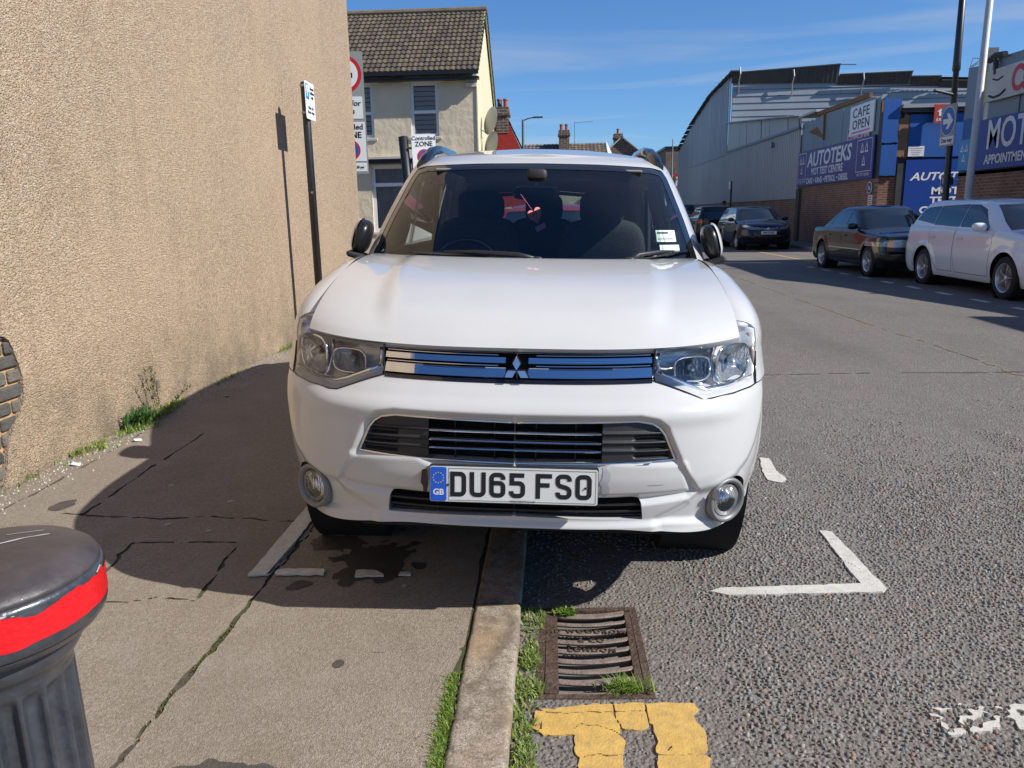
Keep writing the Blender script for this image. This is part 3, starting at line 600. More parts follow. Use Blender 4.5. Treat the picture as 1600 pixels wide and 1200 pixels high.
# ------------------------------------------------------------------ stains and litter on the pavement
def stain(polyc, r, seed, name, label, m_, z=.0135, amp=.8):
    cx, cy, rx, ry = polyc
    tag(sheet(name, cx-rx*1.6, cx+rx*1.6, cy-ry*1.6, cy+ry*1.6, .012, lambda x, y: 1-np.hypot((x-cx)/rx, (y-cy)/ry)+amp*vnoise(x, y, 14, seed, 4), PZ+z-.0115, .0005, m_, zf=pave_z), label, 'stain')
WET = mat('damp_stain', (.050, .043, .036), .7, vary=.3, vscale=20, bump=.5, bscale=200); TARM = mat('tar_spot', (.075, .062, .050), .8, vary=.3, vscale=40, bump=.5, bscale=200)
stain((-.70, 2.78, .16, .20), 0, 61, 'oil_stain', 'large dark oil stain under the front bumper', WET); stain((-.88, 2.95, .10, .10), 0, 62, 'oil_stain', 'dark oil stain beside the white bay line under the car', WET)
stain((-.95, 2.56, .045, .045), 0, 63, 'oil_stain', 'small round damp stain below the worn white dash', WET); stain((-.655, 2.06, .022, .025), 0, 64, 'tar_spot', 'small dark tar spot alone on the sunlit pavement', TARM)
stain((-.80, 1.585, .12, .035), 0, 65, 'tar_patch', 'dark rough tar patch at the lower frame edge', TARM, amp=.9); stain((-1.45, 4.9, .16, .28), 0, 66, 'tar_patch', 'dark patch on the shaded pavement beside the wheel', TARM)
stain((-2.35, 3.35, .05, .06), 0, 67, 'tar_spot', 'brown dirty spot by the foot of the wall', TARM)
GUM = mat('chewing_gum', (.33, .31, .28), .8)
for k, (x, y, r_) in enumerate(((-1.55, 3.40, .018), (-1.72, 3.12, .016), (-1.95, 3.62, .015), (-2.22, 3.55, .012), (-.55, 2.56, .012), (-1.5, 3.05, .013))):
    V = [(x+r_*math.cos(a)*(1+.2*math.sin(3*a+k)), y+1.1*r_*math.sin(a), PZ+.012+float(pave_z(np.array(x), np.array(y)))-.0095) for a in np.linspace(0, 6.28, 11)[:-1]]
    tag(obj('chewing_gum', V+[(x, y, V[0][2]+.002)], [(i, (i+1) % 10, 10) for i in range(10)], GUM), ['pale chewing gum blob midway between bollard and front bumper, above the long crack', 'pale chewing gum blob on the edge of the square patched area', 'pale chewing gum blob farthest back on the shaded pavement', 'pale chewing gum blob nearest the pebbledash wall', 'pale chewing gum blob nearest the kerb under the bumper', 'pale chewing gum blob just inside the square patched area'][k], 'chewing gum', 'chewing gum spots on the pavement')
LIT = mat('litter_white', (.62, .62, .60), .7)
for k, (x, y, z_, lb) in enumerate(((-2.66, 3.95, .062, 'small scrap of white litter nearest the exposed bricks'), (-2.56, 4.42, .062, 'scrap of white litter below the bright green weeds'), (-2.5, 5.6, .062, 'scrap of white litter by the shaded wall foot'))):
    tag(MB().obox(Matrix.Translation((x, y, z_+.006)) @ Euler((.3, .2, k)).to_matrix().to_4x4(), .05, .025, .008, 0, .003).build('litter', LIT), lb, 'litter')
def grit():
    n = 1500; x = WALLX+np.abs(RNG.normal(0, .10, n))+.01; y = RNG.uniform(2.6, 7.5, n); s = RNG.uniform(.003, .009, n); V = []; F = []; C_ = []
    for i in range(n):
        b = len(V); r = RNG.uniform(.6, 1.2, 5); z0 = PZ-.003*float(sstep(-2.35, -2.75, np.array(x[i])))+.004
        V += [(x[i]+s[i]*r[k]*math.cos(k*1.257), y[i]+s[i]*r[k]*math.sin(k*1.257), z0-.004) for k in range(5)]+[(x[i], y[i], z0+s[i]*.7)]; F += [(b+k, b+(k+1) % 5, b+5) for k in range(5)]
        C_ += [np.array([(.42, .38, .32), (.30, .25, .19), (.5, .46, .4), (.22, .18, .13)])[RNG.integers(0, 4)]]*6
    tag(obj('gravel', V, F, STONE, col=np.array(C_)), 'loose pebbles and grit along the foot of the pebbledash wall', 'gravel', kind='stuff')
grit()
# ------------------------------------------------------------------ common materials
BLACKP = mat('black_paint', (.016, .017, .019), .38, coat=.2, vary=.25, vscale=30); WHITE = mat('white_upvc', (.74, .75, .76), .35); STEEL = mat('galvanised', (.36, .37, .38), .45, metal=.75, vary=.2, vscale=12)
GREYB = mat('sign_grey', (.30, .32, .31), .5); SIGNW = mat('sign_white', (.80, .81, .80), .4); SIGNB = mat('sign_black', (.012, .012, .014), .5); SIGNBLUE = mat('sign_blue', (.012, .10, .42), .4); SIGNRED = mat('sign_red', (.55, .02, .03), .4)
WINGL = mat('window_glass', (.012, .016, .022), .04, spec=.9); CURT = mat('curtain', (.42, .42, .46), .9, vary=.3, vscale=3)
def m_pebble():
    q, nt, b = mat_new('pebbledash')
    v = tex(nt, 'Voronoi', 108); v2 = tex(nt, 'Voronoi', 220); n1 = tex(nt, 'Noise', .7, detail=8, rough=.62); n2 = tex(nt, 'Noise', 40, detail=5, rough=.7); n3 = tex(nt, 'Noise', 2.4, detail=6, rough=.6, stretch=(1, 1, .35))
    sp = nt.nodes.new('ShaderNodeSeparateColor'); nt.links.new(v.outputs['Color'], sp.inputs[0]); sp2 = nt.nodes.new('ShaderNodeSeparateColor'); nt.links.new(v2.outputs['Color'], sp2.inputs[0])
    c = ramp(nt, sp.outputs[0], [(0, (.19, .105, .055)), (.22, (.285, .185, .110)), (.5, (.40, .282, .178)), (.8, (.475, .355, .238)), (1, (.70, .60, .47))])
    c = mixc(nt, maprange(nt, sp2.outputs[1], .55, .95, 0, .6), c, (.27, .165, .095))
    c = mixc(nt, .36, c, (.45, .36, .255)); c = mixc(nt, maprange(nt, n1.outputs[0], .42, .70, 0, .35), c, (.55, .40, .26)); c = mixc(nt, maprange(nt, n3.outputs[0], .56, .78, 0, .45), c, (.27, .185, .115))
    sz = nt.nodes.new('ShaderNodeSeparateXYZ'); nt.links.new(nt.nodes['TC'].outputs['Object'], sz.inputs[0]); n6 = tex(nt, 'Noise', 3.2, detail=8, rough=.7); ml = nt.nodes.new('ShaderNodeMath'); ml.operation = 'MULTIPLY'
    nt.links.new(maprange(nt, sz.outputs[2], .75, .02, 0, 1), ml.inputs[0]); nt.links.new(maprange(nt, n6.outputs[0], .38, .62, .1, 1), ml.inputs[1]); c = mixc(nt, ml.outputs[0], c, (.185, .150, .105))      # splashed dirt along the foot
    n7 = tex(nt, 'Noise', 1.6, detail=6, rough=.65, stretch=(1, 3.2, .16)); c = mixc(nt, maprange(nt, n7.outputs[0], .56, .70, 0, .22), c, (.24, .175, .115))                                          # rain streaks
    nt.links.new(c, b.inputs['Base Color']); b.inputs['Roughness'].default_value = .85; b.inputs['Specular IOR Level'].default_value = .3
    h = maprange(nt, v.outputs['Distance'], 0, .7, 1, 0); nb = bumpn(nt, h, 1., .007); nb = bumpn(nt, v2.outputs['Distance'], .6, .003, nb); nb = bumpn(nt, n1.outputs[0], .35, .06, nb); nt.links.new(nb, b.inputs['Normal']); return q
PEB = m_pebble()
# ------------------------------------------------------------------ pebbledash building with exposed brick patch
pb = empty('pebbledash_building', (WALLX, 3, 0)); tag(pb, 'tall windowless building side wall of tan pebbledash beside the pavement', 'building')
def pebble_building():
    x0 = 0.; Y0, Y1, H = -9., 11.29, 7.5
    hole = [(.30, .86), (.48, .90), (.68, .84), (.78, .80), (.812, .70), (.832, .60), (.825, .50), (.765, .40), (.70, .35), (.645, .25), (.61, .14), (.56, .07), (.42, .05), (.30, .10), (.22, .24), (.14, .40), (.12, .56), (.18, .72)]  # (y-3, z)
    V = []; F = []
    def quad(y0, y1, z0, z1):
        k = len(V); V.extend([(x0, y0-3, z0), (x0, y1-3, z0), (x0, y1-3, z1), (x0, y0-3, z1)]); F.append((k+3, k+2, k+1, k))
    quad(Y0, 2.9, 0, H); quad(2.9, 4.1, 1.2, H); quad(4.1, Y1, 0, H)
    k = len(V); V += [(x0, Y1-3, 0), (x0-6, Y1-3, 0), (x0-6, Y1-3, H), (x0, Y1-3, H), (x0-6, Y0-3, H), (x0, Y0-3, H), (x0-6, Y0-3, 0), (x0, Y0-3, 0)]
    F += [(k+3, k+2, k+1, k), (k+3, k+5, k+4, k+2), (k+4, k+6, k+1, k+2), (k+7, k+6, k+4, k+5)]
    # the patch round the hole
    ys = np.linspace(-.1, 1.1, 97); zs = np.linspace(0, 1.2, 97); A, B = np.meshgrid(ys, zs, indexing='ij')
    P = np.stack([x0+0*A, A, B], -1).reshape(-1, 3); G = grid_faces(97, 97)
    c = sdf_poly(P[:, 1], P[:, 2], hole)+.012*vnoise(P[:, 1], P[:, 2], 14, 71, 3)
    P2, G2, cuts = clip(P, G, c); sv, sf = skirts(P2, cuts, (-.028, 0, 0))
    for Vv, Ff in ((P2, [tuple(f)[::-1] for f in G2]), (sv, sf)):
        k = len(V); V.extend([tuple(v) for v in Vv]); F.extend([tuple(i+k for i in f) for f in Ff])
    obj('wall', V, F, PEB, pb)
    MORT = mat('old_mortar', (.42, .27, .14), .95, bump=.9, bscale=60, vary=.3, vscale=20); BRK = [mat('stock_brick', (.085, .078, .068), .9, bump=.9, bscale=70, vary=.35, vscale=18), mat('stock_brick_pale', (.14, .125, .10), .9, bump=.9, bscale=70, vary=.35, vscale=18), mat('stock_brick_dark', (.055, .052, .050), .9, bump=.9, bscale=70, vary=.35, vscale=18)]
    obj('mortar', [(-.030, .0, .0), (-.030, 1.0, .0), (-.030, 1.0, 1.0), (-.030, .0, 1.0)], [(3, 2, 1, 0)], MORT, pb)
    for r_ in range(12):
        z0 = .02+r_*.078; y = .30-.45+(0 if r_ % 2 else -.11)
        kx = 0
        while y < .95:
            L = .215 if (r_ % 2 == 0) else .102
            if y+L > .10 and y < .86:
                mb = MB(); e = lambda: random.uniform(-.004, .004)
                mb.box(-.045, -.012+e(), y+.004+e(), y+L-.004+e(), z0+.004+e(), z0+.066+e(), 0, .008); mb.build('brick', BRK[random.randrange(3)], pb)
            y += L+.010
    # small patch of dark mortar on the wall
    MB().box(.001, .008, 2.155, 2.19, .225, .285, 0, .003).build('repair_patch', mat('repair', (.13, .12, .11), .9), pb)
pebble_building()
# ------------------------------------------------------------------ bollard
def bollard():
    b = empty('bollard', (-.672, .798, PZ+.028)); tag(b, 'black fluted cast iron bollard with red reflective band on its cap', 'bollard')
    H = .92; PT = mat('bollard_paint', (.036, .040, .048), .35, coat=.8, coatr=.22, vary=.45, vscale=25, bump=.25, bscale=60); CH = mat('chipped_paint', (.40, .41, .42), .7)
    n = 96
    prof = [(.112, 0), (.112, .05), (.105, .06), (.105, .12), (.098, .14), (.096, .20), (.090, .70), (.0885, .735), (.0885, .75), (.094, .762), (.099, .775), (.100, .787), (.097, .797), (.101, .803), (.110, .808), (.118, .818), (.1215, .829)]
    P = np.zeros((n, len(prof), 3)); th = np.linspace(0, 2*np.pi, n, endpoint=False)
    for j, (r, z) in enumerate(prof): P[:, j] = np.stack([r*np.cos(th), r*np.sin(th), np.full(n, z)], -1)
    # flutes: rounded channels between z .2 and .70
    zs = np.concatenate([np.linspace(.20, .235, 6), np.linspace(.28, .70, 8), np.linspace(.725, .765, 9)]); PF = []
    low = [p for p in prof if p[1] < .2]; up = [(.0800, .772), (.0805, .780), (.088, .786), (.0935, .795), (.094, .804), (.0925, .810), (.099, .813), (.111, .818), (.118, .824), (.1215, .830)]
    rows = [(r*.93, z) for r, z in low]+[(.0885-(z-.2)*.0150, z) for z in zs]+up
    V = np.zeros((n*3, len(rows), 3)); n2 = n*3; th = np.linspace(0, 2*np.pi, n2, endpoint=False); nf = 18
    for j, (r, z) in enumerate(rows):
        ph = (th*nf/(2*np.pi)) % 1; fl = np.clip((.5-np.abs(ph-.5)-.10)/.34, 0, 1); fl = np.sqrt(np.clip(1-(1-fl)**2, 0, 1))
        end = min(1, max(0, (z-.205)/.03))*min(1, max(0, (.762-z)/.03)) if .2 <= z <= .766 else 0; end = math.sqrt(max(0, 1-(1-end)**2))
        rr = r-.0125*fl*end; V[:, j] = np.stack([rr*np.cos(th), rr*np.sin(th), np.full(n2, z)], -1)
    o = obj('shaft', V.reshape(-1, 3), [tuple(f) for f in grid_faces(n2, len(rows), True).tolist()], PT, b, smooth=True)
    mb = MB(); mb.lathe([(.119, .829), (.125, .833), (.1268, .840), (.1268, .886), (.125, .892)], 96); cap = mb.build('cap', PT, b, smooth=True)
    mb = MB(); mb.lathe([(.1252, .890), (.122, .8985), (.112, .906), (.085, .914), (.05, .919), (.0, .921)], 96); top = mb.build('cap_top', mat('bollard_top', (.050, .040, .040), .5, coat=.12, vary=.5, vscale=14, bump=.2, bscale=50), b, smooth=True)
    # torn red reflective band as its own thin sheet wrapped on the cap
    a = np.linspace(-np.pi, np.pi, 400); zz = np.linspace(.836, .892, 24); A, Z = np.meshgrid(a, zz, indexing='ij'); lo = .8465+.004*vnoise(a*1., a*0, 4.5, 3, 5); hi = .8850+.008*vnoise(a, a*0, 5.0, 6, 5)-.002
    c = np.minimum(Z-lo[:, None], hi[:, None]-Z); P = np.stack([.1276*np.cos(A), .1276*np.sin(A), Z], -1).reshape(-1, 3)
    P2, F2, _ = clip(P, grid_faces(400, 24), c.ravel()); obj('reflective_band', P2, F2, m_band(), cap, smooth=True)
    # chips showing bare metal round the upper edge
    c2 = np.minimum(hi[:, None]+.0032-Z, Z-(hi[:, None]+.0004))-.0006-.0035*(vnoise(A, Z*20, 4.0, 8, 4)+.10); P = np.stack([.12725*np.cos(A), .12725*np.sin(A), Z], -1).reshape(-1, 3)
    P2, F2, _ = clip(P, grid_faces(400, 24), c2.ravel())
    if F2: obj('paint_chip', P2, F2, CH, cap, smooth=True)
    xs = np.linspace(-.095, .095, 120); X, Y = np.meshgrid(xs, xs, indexing='ij'); rr = np.hypot(X, Y); Zt = np.interp(rr, [0, .05, .085, .112, .122], [.921, .919, .914, .906, .8985])+.0006
    c3 = np.maximum.reduce([.0016-sdf_line(X, Y, [(.010, .02), (.045, .062)])-.0012*vnoise(X, Y, 60, 3, 2), .0009-sdf_line(X, Y, [(.0, .05), (.03, .075)]), .0012-np.hypot(X-.02, Y+.01), .001-np.hypot(X-.035, Y-.085)])
    P2, F2, _ = clip(np.stack([X, Y, Zt], -1).reshape(-1, 3), grid_faces(120, 120), np.minimum(c3, .1-rr).ravel()); obj('scratch', P2, F2, CH, top)
def m_band():
    q, nt, b = mat_new('red_band'); v = tex(nt, 'Voronoi', 160); c = ramp(nt, v.outputs['Distance'], [(0, (.72, .008, .012)), (1, (.58, .006, .010))]); nt.links.new(c, b.inputs['Base Color']); b.inputs['Roughness'].default_value = .4; b.inputs['Coat Weight'].default_value = .3
    nt.links.new(bumpn(nt, v.outputs['Distance'], .3, .002), b.inputs['Normal']); return q
bollard()
# ------------------------------------------------------------------ parking sign post by the wall
def ring(r0, r1, n=40):
    V = []; F = []
    for k in range(n):
        t = 2*math.pi*k/n; V += [(r0*math.cos(t), r0*math.sin(t)), (r1*math.cos(t), r1*math.sin(t))]
    return V, [(2*k, 2*k+1, (2*k+3) % (2*n), (2*k+2) % (2*n)) for k in range(n)]
def disc(name, r, m_, parent, loc, t=.002, face='-y', n=40, r0=0., sx=1.):
    mb = MB(); fn = (lambda a, b, h: (a*sx, -h, b)) if face == '-y' else (lambda a, b, h: (-h, -a*sx, b))
    if r0 == 0: mb.prism([(r*math.cos(2*math.pi*k/n), r*math.sin(2*math.pi*k/n)) for k in range(n)], 0, t, fn)
    else:
        V, F = ring(r0, r, n); b = len(V); mb.add([fn(a, c, t) for a, c in V], F); mb.add([fn(a, c, 0) for a, c in V], [f[::-1] for f in F])
    o = mb.build(name, m_, parent); o.location = loc; return o
def plate(name, x0, x1, z0, z1, m_, parent, y=0., t=.004, rad=.02):
    P = []
    for cx, cz, a0 in ((x1-rad, z1-rad, 0), (x0+rad, z1-rad, 90), (x0+rad, z0+rad, 180), (x1-rad, z0+rad, 270)):
        for k in range(5): a = R(a0+k*22.5); P.append((cx+rad*math.cos(a), cz+rad*math.sin(a)))
    return MB().prism(P, 0, t, lambda a, b, h: (a, y-h, b)).build(name, m_, parent)
def parking_post():
    p = empty('sign_post', (-2.495, 8.12, PZ)); tag(p, 'black post with small white and blue parking sign by the pebbledash wall', 'sign post')
    MB().lathe([(.040, 0), (.040, 2.655), (.032, 2.668), (0, 2.672)], 20).build('post', BLACKP, p, smooth=True)
    s = empty('sign_plate', (0, 0, 0), (0, 0, R(90)), p)
    plate('backing', -.15, .15, 2.30, 2.66, SIGNW, s, y=-.045)
    plate('blue_panel', -.13, -.03, 2.49, 2.64, mat('parking_blue', (.02, .22, .62), .4), s, y=-.050, t=.001, rad=.006); text('lettering', 'P', .15, SIGNW, s, (-.08, -.0525, 2.565), bold=.004)
    text('lettering', 'Permit\nholders\nonly', .042, SIGNB, s, (.065, -.052, 2.56)); text('lettering', 'Mon - Fri\n8 am - 6 pm', .042, SIGNB, s, (0, -.052, 2.39))
    for z in (2.37, 2.63): MB().lathe([(.043, z-.012), (.046, z-.01), (.046, z+.01), (.043, z+.012)], 16).build('clip', STEEL, p)
    disc('bolt', .012, STEEL, p, (.012, -.040, 1.58), .004)
parking_post()
# ------------------------------------------------------------------ controlled zone signs
def zone_roundel(s, x, z, r, y):
    disc('roundel', r, SIGNRED, s, (x, y, z)); disc('roundel_field', r*.80, SIGNBLUE, s, (x, y-.0022, z), .001)
    mb = MB(); c, w = math.cos(R(45)), r*.085
    mb.obox(Matrix.Translation((x, y-.0045, z)) @ Matrix.Rotation(R(45), 4, 'Y'), r*1.66, .0012, 2*w); mb.build('roundel_bar', SIGNRED, s)
def zone_signs():
    p = empty('sign_post', (-3.42, 13.3, .0), (0, 0, R(7))); tag(p, 'grey post with stacked lorry ban and controlled zone signs behind the wall corner', 'sign post')
    MB().lathe([(.045, 0), (.045, 4.0), (0, 4.01)], 16).build('post', STEEL, p, smooth=True)
    plate('backing', -.32, .33, 2.10, 4.03, GREYB, p, y=-.05)
    disc('roundel', .30, SIGNRED, p, (.0, -.056, 3.68)); disc('roundel_field', .24, SIGNW, p, (0, -.0582, 3.68), .001)
    mb = MB(); mb.box(-.14, .06, -.061, -.0595, 3.62, 3.75); mb.box(.07, .15, -.061, -.0595, 3.62, 3.70); mb.build('lorry_symbol', SIGNB, p)
    for x in (-.09, .1): disc('lorry_wheel', .026, SIGNB, p, (x, -.0595, 3.615), .0015)
    plate('exception_plate', -.28, .29, 2.98, 3.33, SIGNW, p, y=-.056, t=.003, rad=.01); text('lettering', 'Except for\naccess', .125, SIGNB, p, (.0, -.061, 3.16), bold=.001)
    plate('zone_plate', -.30, .31, 2.30, 2.93, SIGNW, p, y=-.056, t=.003, rad=.012); text('lettering', 'Controlled', .125, SIGNB, p, (0, -.061, 2.85), bold=.001); text('lettering', 'ZONE', .135, SIGNB, p, (.06, -.061, 2.72), bold=.002); zone_roundel(p, .05, 2.48, .165, -.061)
    plate('hours_plate', -.30, .31, 2.135, 2.275, SIGNW, p, y=-.056, t=.003, rad=.01); text('lettering', 'Mon - Sat 8 am - 6.30 pm', .062, SIGNB, p, (0, -.061, 2.205), sx=.82)
    p = empty('sign_post', (-2.62, 15, 0), (0, R(-3.5), R(10))); tag(p, 'black leaning post with a single controlled zone sign in front of the cream house', 'sign post')
    MB().lathe([(.088, 0), (.088, 2.85), (0, 2.87)], 20).build('post', SIGNB, p, smooth=True)
    s = empty('sign_panel', (.27, 0, 0), (0, R(2.0), R(5)), p)
    plate('zone_plate', -.225, .225, 2.15, 2.86, SIGNW, s, y=-.08); text('lettering', 'Controlled', .10, SIGNB, s, (0, -.086, 2.79), bold=.001); text('lettering', 'ZONE', .12, SIGNB, s, (0, -.086, 2.685), bold=.002); zone_roundel(s, .0, 2.46, .135, -.086)
    MB().box(-.30, .0, -.078, -.06, 2.6, 2.64).build('bracket', BLACKP, s)
zone_signs()
# ------------------------------------------------------------------ cream rendered house
def m_render(name, c, s=26, st=.5, vary=.12):
    q, nt, b = mat_new(name); n1 = tex(nt, 'Noise', s, detail=6, rough=.6); n2 = tex(nt, 'Noise', .9, detail=8, rough=.65, stretch=(1, 1, .4)); n3 = tex(nt, 'Noise', 4.5, detail=3)
    cc = mixc(nt, maprange(nt, n2.outputs[0], .35, .7, 0, .6), c, tuple(k*(1-2.2*vary) for k in c)); nt.links.new(cc, b.inputs['Base Color']); b.inputs['Roughness'].default_value = .9
    nt.links.new(bumpn(nt, n1.outputs[0], st, .01, bumpn(nt, n3.outputs[0], st, .05)), b.inputs['Normal']); return q
def m_tile():
    q, nt, b = mat_new('roof_tile'); a = nt.nodes.new('ShaderNodeVertexColor'); a.layer_name = 'Col'; n = tex(nt, 'Noise', 2.2, detail=8, rough=.7); n2 = tex(nt, 'Noise', 14, detail=6, rough=.7)
    c = mixc(nt, maprange(nt, n2.outputs[0], .45, .7, 0, .5), a.outputs[0], (.11, .085, .06)); c = mixc(nt, maprange(nt, n.outputs[0], .55, .72, 0, .55), c, (.24, .17, .045)); nt.links.new(c, b.inputs['Base Color']); b.inputs['Roughness'].default_value = .9
    nt.links.new(bumpn(nt, n2.outputs[0], .4, .02), b.inputs['Normal']); return q
TILE = m_tile(); BRICKS = {}
def m_brick(name, c1, c2, mort=(.30, .26, .22), scale=1., vary=.5, axis=None):
    q, nt, b = mat_new(name); tc = nt.nodes.new('ShaderNodeTexCoord'); mp = nt.nodes.new('ShaderNodeMapping'); nt.links.new(tc.outputs['Object'], mp.inputs[0])
    mp.inputs['Rotation'].default_value = {'x': (R(90), 0, R(90)), 'y': (R(90), 0, 0)}[axis or 'y']
    if axis == 'x':
        sx = nt.nodes.new('ShaderNodeSeparateXYZ'); cx = nt.nodes.new('ShaderNodeCombineXYZ'); nt.links.new(tc.outputs['Object'], sx.inputs[0]); nt.links.new(sx.outputs[1], cx.inputs[0]); nt.links.new(sx.outputs[2], cx.inputs[1]); src = cx.outputs[0]
    else:
        sx = nt.nodes.new('ShaderNodeSeparateXYZ'); cx = nt.nodes.new('ShaderNodeCombineXYZ'); nt.links.new(tc.outputs['Object'], sx.inputs[0]); nt.links.new(sx.outputs[0], cx.inputs[0]); nt.links.new(sx.outputs[2], cx.inputs[1]); src = cx.outputs[0]
    t = nt.nodes.new('ShaderNodeTexBrick'); nt.links.new(src, t.inputs['Vector']); t.inputs['Scale'].default_value = 1.0; t.inputs['Brick Width'].default_value = .225*scale; t.inputs['Row Height'].default_value = .075*scale; t.inputs['Mortar Size'].default_value = .010*scale; t.inputs['Bias'].default_value = -.1
    t.inputs['Color1'].default_value = (*c1, 1); t.inputs['Color2'].default_value = (*c2, 1); t.inputs['Mortar'].default_value = (*mort, 1)
    n = tex(nt, 'Noise', 1.3, detail=8, rough=.7); cc = mixc(nt, maprange(nt, n.outputs[0], .45, .7, 0, vary), t.outputs[0], tuple(.45*k for k in c1)); nt.links.new(cc, b.inputs['Base Color']); b.inputs['Roughness'].default_value = .9
    nt.links.new(bumpn(nt, t.outputs['Fac'], -.6, .01), b.inputs['Normal']); return q
def tiled_slope(name, P00, P10, P01, parent, ncol, nrow, base, m_=None):
    "P00 eaves start, P10 eaves end, P01 ridge start: stepped interlocking tiles, one piece of geometry per course"
    a, b, c = (np.array(v, float) for v in (P00, P10, P01)); u = b-a; v = c-a; nn = np.cross(u, v); nn /= np.linalg.norm(nn)
    if nn[2] < 0: nn = -nn
    K = 4; V = []; F = []; C_ = []
    for r_ in range(nrow):
        k0 = len(V)
        for i in range(ncol*K+1):
            ph = (i % K)/K; hgt = .015*math.cos(2*math.pi*ph)+.004*random.uniform(-1, 1); cc = np.array(base)
            for t, e in ((r_/nrow, .045), ((r_+1)/nrow+.01, .012)): V.append(a+u*(i/(ncol*K))+v*min(t, 1)+nn*(hgt+e))
            V.append(a+u*(i/(ncol*K))+v*(r_/nrow)+nn*(-.01))
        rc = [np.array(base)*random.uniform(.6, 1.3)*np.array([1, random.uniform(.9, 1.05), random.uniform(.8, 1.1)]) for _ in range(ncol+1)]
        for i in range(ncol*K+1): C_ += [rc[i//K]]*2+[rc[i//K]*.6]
        for i in range(ncol*K):
            p = k0+3*i; F += [(p, p+3, p+4, p+1), (p+2, p+5, p+3, p)]
    return obj(name, V, F, m_ or TILE, parent, col=np.array(C_))
def window(parent, x0, x1, z0, z1, y, frame=WHITE, fw=.085, tr=None, blinds=False, sill=True, mull=None, glassm=None):
    "window facing -y: frame, panes, sill"
    w = MB(); w.box(x0, x0+fw, y-.03, y+.05, z0, z1); w.box(x1-fw, x1, y-.03, y+.05, z0, z1); w.box(x0+fw, x1-fw, y-.03, y+.05, z0, z0+fw); w.box(x0+fw, x1-fw, y-.03, y+.05, z1-fw, z1)
    if tr: w.box(x0+fw, x1-fw, y-.035, y+.05, tr-fw/2, tr+fw/2)
    for mx_ in (mull or []): w.box(mx_-fw/2, mx_+fw/2, y-.033, y+.05, z0+fw, z1-fw)
    fr = w.build('window', frame, parent)
    xs = [x0+fw]+sum([[q-fw/2, q+fw/2] for q in (mull or [])], [])+[x1-fw]; zs = [z0+fw]+([tr-fw/2, tr+fw/2] if tr else [])+[z1-fw]
    for i in range(0, len(xs), 2):
        for j in range(0, len(zs), 2): MB().box(xs[i], xs[i+1], y+.0, y+.008, zs[j], zs[j+1]).build('pane', glassm or PANE, fr)
    if blinds:
        n = int((z1-z0-2*fw)/.13)
        for k in range(n): MB().box(x0+fw, x1-fw, y+.05, y+.055, z0+fw+k*.13, z0+fw+k*.13+.112).build('blind_slat', BLIND, fr)
    else:
        mb = MB(); n = 40; V = []; F = []
        for i in range(n+1):
            x = x0+fw+(x1-x0-2*fw)*i/n; V += [(x, y+.10+.02*math.sin(i*1.9), z0+fw), (x, y+.10+.02*math.sin(i*1.9), z1-fw)]
        obj('curtain', V, [(2*i, 2*i+2, 2*i+3, 2*i+1) for i in range(n)], CURT, fr, smooth=True)
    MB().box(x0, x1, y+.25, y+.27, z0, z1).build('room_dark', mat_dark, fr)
    if sill: MB().box(x0-.08, x1+.08, y-.14, y-.03, z0-.09, z0-.01, 0, .01).build('sill', SILL, fr)
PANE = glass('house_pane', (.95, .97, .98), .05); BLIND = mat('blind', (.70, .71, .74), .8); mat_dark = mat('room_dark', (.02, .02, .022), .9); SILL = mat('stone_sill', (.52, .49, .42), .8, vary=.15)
CREAM = m_render('cream_render', (.72, .60, .42), 30, .5); CREAMG = m_render('yellow_render', (.66, .60, .40), 20, .35); LINT = mat('lintel', (.72, .71, .70), .8, vary=.1); GUTT = mat('black_gutter', (.012, .012, .014), .4); LEAD = mat('aerial_metal', (.35, .35, .36), .4, metal=.8)
